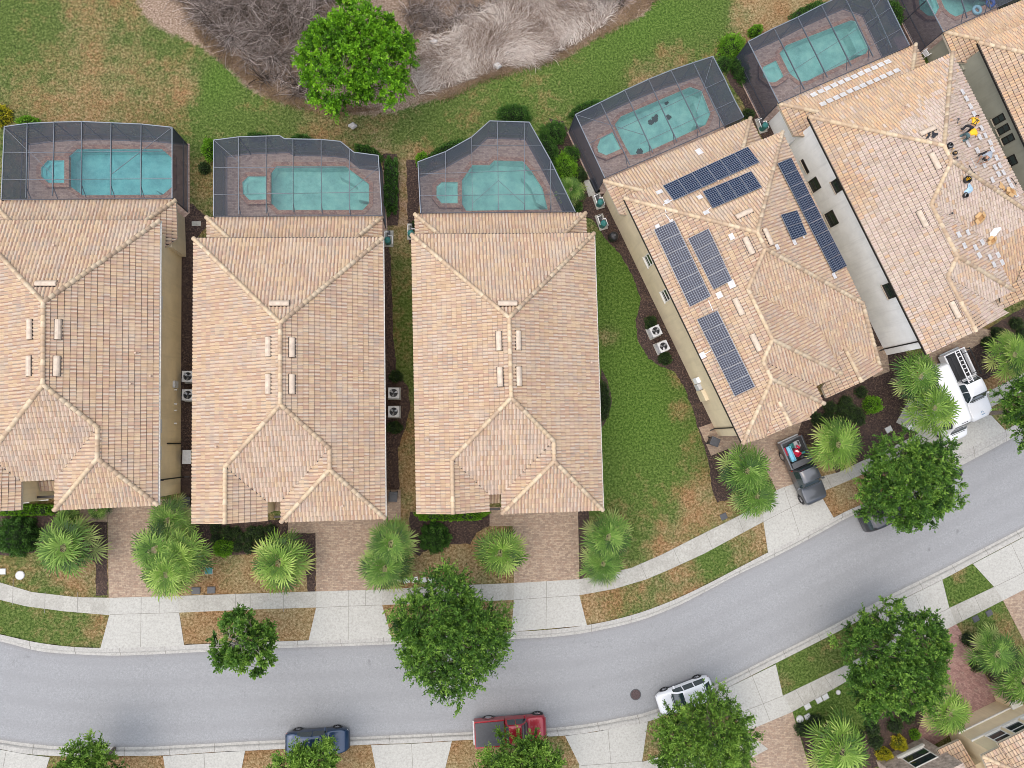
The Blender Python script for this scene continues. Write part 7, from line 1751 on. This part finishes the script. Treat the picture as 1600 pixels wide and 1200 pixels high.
# white pickup with ladder rack and white van beside it
c = G(1497, 606, 0); hd_ = head(1470,545,1526,665)
c2 = G(1499, 603, 0)
WR, x0, x1, zt_, zf = pickup((c2.x, c2.y, 0.04), hd_, 5.9, 1.98, 'p_white', 'white pickup with a ladder in its black bed, on the driveway at the right', 'parked pickups', lift=0.05)
for s in (-1, 1):
    bm = bmesh.new(); bar(bm, (x0+0.2, s*0.9, zt_), (x0+0.2, s*0.9, 1.75), 0.05); bar(bm, (x1-0.1, s*0.9, zt_), (x1-0.1, s*0.9, 1.75), 0.05); bar(bm, (x0+0.1, s*0.9, 1.75), (x1, s*0.9, 1.75), 0.05); obj('rack_side', bm, M['black'], WR)
for t in (0.15, 0.85): bm = bmesh.new(); x = x0+(x1-x0)*t; bar(bm, (x, -0.9, 1.75), (x, 0.9, 1.75), 0.05); obj('rack_bar', bm, M['black'], WR)
M['badge'] = plain('blue_grey_decal', (0.25, 0.38, 0.5), 0.5)
bm = bmesh.new()
for a, b in (((2.42, -0.10), (2.30, -0.02)), ((2.42, 0.10), (2.30, 0.02)), ((2.58, -0.16), (2.58, 0.16))): bar(bm, (a[0], a[1], 1.155), (b[0], b[1], 1.165 if b[0] < 2.5 else 1.145), 0.05, 0.01)
obj('bonnet_emblem', bm, M['badge'], WR)
lad = bmesh.new()
for s in (-0.2, 0.2): bar(lad, (-1.35, s, 0), (1.35, s, 0), 0.07, 0.05)
for k in range(8): bar(lad, (-1.2+k*0.34, -0.2, 0), (-1.2+k*0.34, 0.2, 0), 0.05)
o = obj('ladder', lad, M['white']); o.matrix_world = Matrix.Translation((c2.x, c2.y, 0.04)) @ Matrix.Rotation(hd_, 4, 'Z') @ Matrix.Translation(((x0+x1)/2+0.1, -0.25, 1.82)); tag(o, 'white ladder lying on the rack of the white pickup', 'ladder')
VAN_TOP = [(0,1.2),(.012,2.35),(.03,2.55),(.5,2.6),(.74,2.56),(.79,2.35),(.86,1.55),(.90,1.35),(.97,1.15),(1,.8)]
VBELT = [(0,1.1),(.5,1.15),(.88,1.15),(.96,1.0),(1,.6)]; VPLAN = [(0,.95),(.02,1),(.85,1),(.95,.92),(1,.78)]
c3 = G(1460, 632, 0); VV, *_ = vehicle('van', (c3.x, c3.y, 0.04), head(1422,550,1482,690), 6.3, 1.98, VAN_TOP, VBELT, VPLAN, (.60,.80), 'p_white', 'tall white van beside the white pickup, half under the palms', 'van', (.70,), wheels=(.18,.84), wr=0.36, group='parked vans', wsh=(.79,.885), rear=None, mirror=.82, tumble=0.07)
bm = bmesh.new()
for y in (-0.2, 0, 0.2): box(bm, (6.3*(0.765-0.5), y, 2.575), (0.08, 0.07, 0.05), None, 0.01)
obj('marker_light', bm, M['darkgrey'], VV)

# ================================================================== SMALL THINGS
def ac_unit(px, py, rz, label):
    p = G(px, py, 0.9); root = empty('air_conditioner', (p.x, p.y, 0), rz, label, 'air conditioner', 'outdoor air conditioner units')
    bm = bmesh.new(); box(bm, (0, 0, 0.05), (0.95, 0.95, 0.1), None, 0.01); obj('base_pad', bm, M['concrete'], root)
    bm = bmesh.new()
    for s in (-1, 1): box(bm, (s*0.38, 0, 0.5), (0.03, 0.79, 0.78)); box(bm, (0, s*0.38, 0.5), (0.73, 0.03, 0.78))
    for k in range(9):
        z = 0.2+k*0.075
        for s in (-1, 1): box(bm, (s*0.4, 0, z), (0.015, 0.7, 0.02)); box(bm, (0, s*0.4, z), (0.7, 0.015, 0.02))
    obj('casing', bm, M['metal'], root)
    # top plate with round opening
    bm = bmesh.new(); n = 32; r = 0.31
    for i in range(n):
        a0, a1 = 2*math.pi*i/n, 2*math.pi*(i+1)/n
        def sq(a): m = max(abs(math.cos(a)), abs(math.sin(a))); return (0.405*math.cos(a)/m, 0.405*math.sin(a)/m)
        q = [(r*math.cos(a0), r*math.sin(a0)), sq(a0), sq(a1), (r*math.cos(a1), r*math.sin(a1))]
        bm.faces.new([bm.verts.new((x, y, 0.9)) for x, y in q]); bm.faces.new([bm.verts.new((x, y, z)) for x, y, z in ((q[0][0], q[0][1], 0.9), (q[3][0], q[3][1], 0.9), (q[3][0], q[3][1], 0.72), (q[0][0], q[0][1], 0.72))])
    bm.faces.new([bm.verts.new((0.405*x, 0.405*y, 0.5)) for x, y in ((-1, -1), (1, -1), (1, 1), (-1, 1))]).material_index = 1
    obj('top_plate', bm, [M['lightgrey'], M['black']], root)
    for k in range(3):
        a = 2*math.pi*k/3+0.4; bm = bmesh.new(); vs = [(0.05, -0.03, 0.80), (0.28, -0.10, 0.80), (0.29, 0.08, 0.86), (0.05, 0.05, 0.84)]
        bm.faces.new([bm.verts.new(Matrix.Rotation(a, 3, 'Z') @ Vector(v)) for v in vs]); obj('fan_blade', bm, M['metal'], root)
    bm = bmesh.new(); cyl(bm, (0, 0, 0.78), (0, 0, 0.885), 0.07, 0.06, 12)
    for k in range(4): a = math.pi*k/4; bar(bm, (-r*math.cos(a), -r*math.sin(a), 0.905), (r*math.cos(a), r*math.sin(a), 0.905), 0.012)
    for rr_ in (0.12, 0.2, 0.27):
        for i in range(20): a0, a1 = 2*math.pi*i/20, 2*math.pi*(i+1)/20; bar(bm, (rr_*math.cos(a0), rr_*math.sin(a0), 0.905), (rr_*math.cos(a1), rr_*math.sin(a1), 0.905), 0.009)
    obj('fan_guard', bm, M['darkgrey'], root)
ac_unit(293, 588, 0, 'upper of two air conditioners between the first and second house'); ac_unit(293, 617, 0, 'lower of two air conditioners between the first and second house')
ac_unit(615, 614, 0, 'upper of two air conditioners between the second and third house'); ac_unit(615, 643, 0, 'lower of two air conditioners between the second and third house')
ac_unit(1025, 517, 0.42, 'upper of two air conditioners beside the solar house'); ac_unit(1037, 541, 0.42, 'lower of two air conditioners beside the solar house')
def wheelie(px, py, rz, label, mat='black', lid='darkgrey'):
    p = G(px, py, 1.0); root = empty('trash_bin', (p.x, p.y, 0.02), rz, label, 'trash bin', 'wheeled trash bins')
    bm = bmesh.new(); vs = box(bm, (0, 0, 0.48), (0.62, 0.60, 0.90), None, 0)
    for v in bm.verts:
        if v.co.z < 0.3: v.co.x *= 0.8; v.co.y *= 0.8
    obj('bin_body', bm, M[mat], root)
    bm = bmesh.new(); box(bm, (0.02, 0, 0.97), (0.72, 0.68, 0.08), None, 0.03); box(bm, (0.05, 0, 1.02), (0.45, 0.5, 0.04), None, 0.015); obj('lid', bm, M[lid], root)
    bm = bmesh.new(); bar(bm, (-0.40, -0.25, 0.95), (-0.40, 0.25, 0.95), 0.035)
    for s in (-1, 1): bar(bm, (-0.40, s*0.25, 0.95), (-0.3, s*0.25, 0.93), 0.035)
    obj('handle', bm, M[mat], root)
    for s in (-1, 1): bm = bmesh.new(); cyl(bm, (-0.28, s*0.26-0.03, 0.12), (-0.28, s*0.26+0.03, 0.12), 0.12, seg=16); obj('wheel', bm, M['tyre'], root)
wheelie(614, 776, -1.6, 'black trash bin on the paver strip at the corner of the second house'); wheelie(1117, 690, -0.4, 'black trash bin with a white mark at the corner of the solar house'); wheelie(289, 784, -1.6, 'black trash bin by the palms at the corner of the leftmost house')
p = G(292, 714, 0.9)
bm = bmesh.new(); box(bm, (0, 0, 0.45), (0.55, 0.95, 0.9), None, 0.03); box(bm, (0, 0, 0.93), (0.62, 1.02, 0.06), None, 0.02); o = obj('utility_cabinet', bm, M['lightgrey']); o.location = (p.x, p.y, 0); tag(o, 'light grey cabinet beside the side wall of the leftmost house', 'cabinet')
# manhole
def manhole():
    p = G(993, 1085, RZ); root = empty('manhole_cover', (p.x, p.y, RZ+0.03), 0, 'rusty brown round manhole cover in the road beside the white car', 'manhole cover')
    bm = bmesh.new(); cyl(bm, (0, 0, -0.02), (0, 0, 0.012), 0.42, seg=40); obj('ring', bm, M['darkgrey'], root)
    bm = bmesh.new(); cyl(bm, (0, 0, 0.0), (0, 0, 0.022), 0.36, seg=40)
    for i in range(-4, 5):
        for j in range(-4, 5):
            if i*i+j*j <= 17: box(bm, (i*0.075, j*0.075, 0.024), (0.04, 0.04, 0.008))
    obj('lid', bm, M['rust'], root)
M['rust'] = plain('rusty_iron', (0.075, 0.05, 0.05), 0.8, var=0.4, scale=14); manhole()
def ground_lid(px, py, w, l, mat, label, rz=0.0, round_=False, group='meter boxes set in the lawns', name='meter_box'):
    p = G(px, py, 0.05); root = empty(name, (p.x, p.y, 0), rz, label, 'meter box', group)
    bm = bmesh.new()
    if round_: cyl(bm, (0, 0, 0), (0, 0, 0.05), w/2+0.05, seg=24)
    else: box(bm, (0, 0, 0.025), (w+0.08, l+0.08, 0.05), None, 0.015)
    obj('frame', bm, M['kerbc' if mat != 'darkgrey' else 'darkgrey'], root); bm = bmesh.new()
    if round_: cyl(bm, (0, 0, 0.04), (0, 0, 0.065), w/2, seg=24)
    else: box(bm, (0, 0, 0.055), (w, l, 0.02), None, 0.008)
    obj('lid', bm, M[mat], root)
ground_lid(31,899,0.55,0.55,'lightgrey','pale round lid in the front lawn of the leftmost house',0,True); ground_lid(3,893,0.45,0.35,'lightgrey','pale rectangular lid at the left edge in the front lawn')
ground_lid(306,923,0.55,0.42,'darkgrey','left of two dark lids in the grass beside the second driveway palms'); ground_lid(330,922,0.5,0.42,'darkgrey','right of two dark lids in the grass beside the second driveway palms'); ground_lid(326,892,0.5,0.42,'teal','greenish lid in the brown lawn of the second house')
for k, x in enumerate((623, 635, 648, 661, 674)): ground_lid(x,906+(k%2),0.45,0.35,'white' if k % 2 == 0 else 'lightgrey','small pale lid, %s from the left in the row beside the big feathery tree' % ORD[k],0.1*k)
ground_lid(1131,807,0.45,0.4,'darkgrey','dark lid in the side lawn near the solar house driveway',0.4)
for k, (x, y, r, w) in enumerate([(1250,1124,True,.5),(1262,1120,False,.42),(1262,1104,False,.45),(1280,1094,False,.45),(1290,1089,False,.45),(1310,1082,True,.28)]):
    ground_lid(x,y,w,w*0.8,'white','pale '+('round' if r else 'square')+' lid, number '[:0]+('' if False else '')+'pale '*0+'pale '[:0]+('pale ' if False else '')+('one of the lids in the lawn across the road'),0.46,r) if False else ground_lid(x,y,w,w*0.8,'lightgrey',['round pale lid nearest the bottom paver driveway','lowest square pale lid in the lawn across the road','square pale lid second from the driveway across the road','square pale lid left of the touching pair across the road','square pale lid right of the touching pair across the road','smallest round pale lid beside the pavement across the road'][k],0.46,r)
ground_lid(1525,967,0.45,0.38,'darkgrey','left of two dark lids in the small lawn by the right paver driveway',0.45); ground_lid(1546,958,0.45,0.38,'darkgrey','right of two dark lids in the small lawn by the right paver driveway',0.45)
ground_lid(1389,671,0.5,0.4,'lightgrey','pale lid on the mulch left of the white van',0.45); ground_lid(1423,667,0.5,0.4,'white','white lid beside the white van',0.5)
# pool equipment
def pool_gear(px, py, rz, label, big=True):
    p = G(px, py, 0.4); root = empty('pool_pump', (p.x, p.y, 0), rz, label, 'pool equipment', 'pool pumps and filters beside the houses')
    bm = bmesh.new(); box(bm, (0, 0, 0.04), (1.3, 0.7, 0.08), None, 0.01); obj('base_pad', bm, M['concrete'], root)
    bm = bmesh.new(); cyl(bm, (-0.3, 0.05, 0.08), (-0.3, 0.05, 0.8), 0.24, 0.24, 20); cyl(bm, (-0.3, 0.05, 0.8), (-0.3, 0.05, 0.95), 0.24, 0.08, 20); obj('filter_tank', bm, M['teal'], root)
    bm = bmesh.new(); cyl(bm, (0.05, 0, 0.25), (0.55, 0, 0.25), 0.13, 0.13, 14); cyl(bm, (0.1, 0, 0.2), (0.1, 0, 0.5), 0.12, 0.12, 14); obj('motor', bm, M['darkgrey'], root)
    bm = bmesh.new()
    for a, b in (((-0.3, 0.28, 0.5), (0.4, 0.28, 0.5)), ((0.4, 0.28, 0.5), (0.4, 0.0, 0.5)), ((0.1, 0, 0.5), (0.1, -0.3, 0.5)), ((0.1, -0.3, 0.5), (-0.5, -0.3, 0.5)), ((-0.5, -0.3, 0.5), (-0.5, -0.3, 0.05)), ((0.4, 0.28, 0.5), (0.4, 0.28, 0.05))): cyl(bm, a, b, 0.03, seg=8)
    obj('pipe', bm, M['white'], root)
pool_gear(607, 371, 1.57, 'teal pool filter and pump at the north-east corner of the second house'); pool_gear(643, 360, 1.57, 'teal pool filter beside the north-west corner of the third house'); pool_gear(941, 345, 1.9, 'pool pump with tangled white pipes beside the solar house')
pool_gear(1192, 193, 1.9, 'teal pool filter between the two tilted houses'); pool_gear(936, 312, 1.9, 'teal pool filter against the lanai corner of the solar house')
for k, q in enumerate([(940,335),(944,352),(950,342),(938,350),(947,360)]):
    pass
def barrel():
    p = G(960, 368, 0.9); root = empty('barrel', (p.x, p.y, 0), 0, 'round black barrel beside the white pipes at the solar house wall', 'barrel')
    V = []; Fc = []; m = 24; prof = [(0.30, 0), (0.36, 0.25), (0.38, 0.5), (0.36, 0.78), (0.28, 0.92), (0.10, 0.97), (0.001, 0.98)]
    for i in range(m):
        for r, z in prof: V.append((r*math.cos(2*math.pi*i/m), r*math.sin(2*math.pi*i/m), z))
    n = len(prof)
    for i in range(m):
        for k in range(n-1): Fc.append((i*n+k, ((i+1) % m)*n+k, ((i+1) % m)*n+k+1, i*n+k+1))
    obj('tank', mesh_np('tank', V, Fc), M['black'], root, smooth=True)
    bm = bmesh.new(); cyl(bm, (0, 0, 0.96), (0, 0, 1.05), 0.09, 0.08, 14); obj('cap', bm, M['darkgrey'], root)
barrel()
# step slab behind the third house / by the tilted cage
slab('paver_landing', [(912,283),(930,278),(938,300),(920,308)], 0.05, M['concrete'])
slab('paver_landing', [(300,346),(314,346),(314,353),(300,353)], 0.05, M['concrete'])
slab('paver_landing', [(1395,60),(1412,56),(1440,110),(1425,120)], 0.05, M['pav_red'])
# street lamp on the near verge, its head over the kerb
def lamp():
    b = G(1497, 738, 5.6); root = empty('street_lamp', (b.x-0.5, b.y+0.35, 0), 0, 'black street lamp with a round head beside the dark kerbside tree', 'street lamp')
    bm = bmesh.new(); cyl(bm, (0, 0, 0), (0, 0, 0.7), 0.14, 0.09, 14); cyl(bm, (0, 0, 0.7), (0, 0, 5.7), 0.06, 0.045, 12); obj('pole', bm, M['black'], root)
    bm = bmesh.new(); P = [(0, 0, 5.4), (0.1, -0.07, 5.8), (0.3, -0.2, 5.95), (0.5, -0.35, 5.85)]
    for a, c_ in zip(P, P[1:]): cyl(bm, a, c_, 0.03, seg=8)
    obj('arm', bm, M['metal'], root)
    V = []; Fc = []; m = 24; prof = [(0.05, 5.85), (0.16, 5.80), (0.36, 5.62), (0.40, 5.52), (0.38, 5.50), (0.1, 5.55)]
    for i in range(m):
        for r, z in prof: V.append((0.5+r*math.cos(2*math.pi*i/m), -0.35+r*math.sin(2*math.pi*i/m), z))
    n = len(prof)
    for i in range(m):
        for k in range(n-1): Fc.append((i*n+k, ((i+1) % m)*n+k, ((i+1) % m)*n+k+1, i*n+k+1))
    obj('lamp_head', mesh_np('lamp_head', V, Fc), M['black'], root, smooth=True)
    bm = bmesh.new(); bmesh.ops.create_uvsphere(bm, u_segments=14, v_segments=8, radius=0.12, matrix=Matrix.Translation((0.5, -0.35, 5.5))); obj('bulb', bm, M['lightgrey'], root, smooth=True)
lamp()
# stones and rubbish in the scrub
def rock(px, py, r, mat, label, name='rock', cat='rock', group=None):
    p = G(px, py, 0.2); bm = bmesh.new(); bmesh.ops.create_icosphere(bm, subdivisions=3, radius=r)
    for v in bm.verts:
        k = 1+0.28*math.sin(v.co.x*9/r*0.4+px)*math.cos(v.co.y*7/r*0.4)+0.1*math.sin(v.co.z*13/r*0.5+py); v.co = Vector((v.co.x*k, v.co.y*k*0.8, v.co.z*k*0.6))
    o = obj(name, bm, M[mat], smooth=True); o.location = (p.x, p.y, r*0.4+0.15); tag(o, label, cat, group)
rock(777, 103, 0.30, 'paleb', 'pale boulder at the south edge of the dry reeds') if 'paleb' in M else None
rock(792, 84, 0.22, 'paleb', 'small pale stone above the boulder in the dry reeds')
rock(551, 197, 0.28, 'paleb', 'flat pale stone just below the bright round tree'); rock(678, 66, 0.3, 'paleb', 'pale grey stone in the scrub right of the bright tree')

# debris lying on the floor of the pool behind the solar house
P4 = [o for o in bpy.data.objects if o.get('label', '').startswith('pale aqua pool')][0]
M['debris'] = plain('leaf_debris', (0.06, 0.055, 0.04), 0.9, var=0.4, scale=20)
for (x, y, r) in ((1017,191,.26),(1023,186,.30),(1026,181,.18),(1041,160,.20),(1045,183,.24),(1000,237,.30)):
    q = G(x, y, -1.1); g = np.random.default_rng(x); bm = bmesh.new(); n = 18
    vs = [bm.verts.new((q.x-P4.location.x+r*(0.7+0.5*g.random())*math.cos(6.283*i/n), q.y-P4.location.y+r*(0.7+0.5*g.random())*math.sin(6.283*i/n), -1.135)) for i in range(n)]; bm.faces.new(vs)
    obj('debris_patch', bm, M['debris'], P4)
# white slatted chair beside the lanai at the top right
def chair(px, py, rz, label):
    p = G(px, py, 0.4); root = empty('patio_chair', (p.x, p.y, 0.05), rz, label, 'chair'); 
    bm = bmesh.new()
    for k in range(5): box(bm, (-0.2+k*0.1, 0, 0.42), (0.08, 0.5, 0.025), None, 0.006)
    for s in (-1, 1): bar(bm, (-0.24, s*0.22, 0.40), (0.24, s*0.22, 0.40), 0.03)
    obj('seat', bm, M['white'], root); bm = bmesh.new()
    for k in range(5): box(bm, (-0.27, -0.2+k*0.1, 0.68), (0.025, 0.08, 0.5), None, 0.006)
    bar(bm, (-0.27, -0.25, 0.92), (-0.27, 0.25, 0.92), 0.04); bar(bm, (-0.27, -0.25, 0.46), (-0.27, 0.25, 0.46), 0.04); obj('backrest', bm, M['white'], root)
    for sx in (-1, 1):
        for sy in (-1, 1): bm = bmesh.new(); bar(bm, (sx*0.23, sy*0.22, 0), (sx*0.23, sy*0.22, 0.40), 0.04); obj('leg', bm, M['white'], root)
    for sy in (-1, 1): bm = bmesh.new(); bar(bm, (-0.27, sy*0.27, 0.64), (0.22, sy*0.27, 0.64), 0.05, 0.03); bar(bm, (0.21, sy*0.27, 0.62), (0.21, sy*0.24, 0.41), 0.035); obj('armrest', bm, M['white'], root)
chair(1446, 84, 0.6, 'white slatted chair in the dark corner between the two upper right houses')
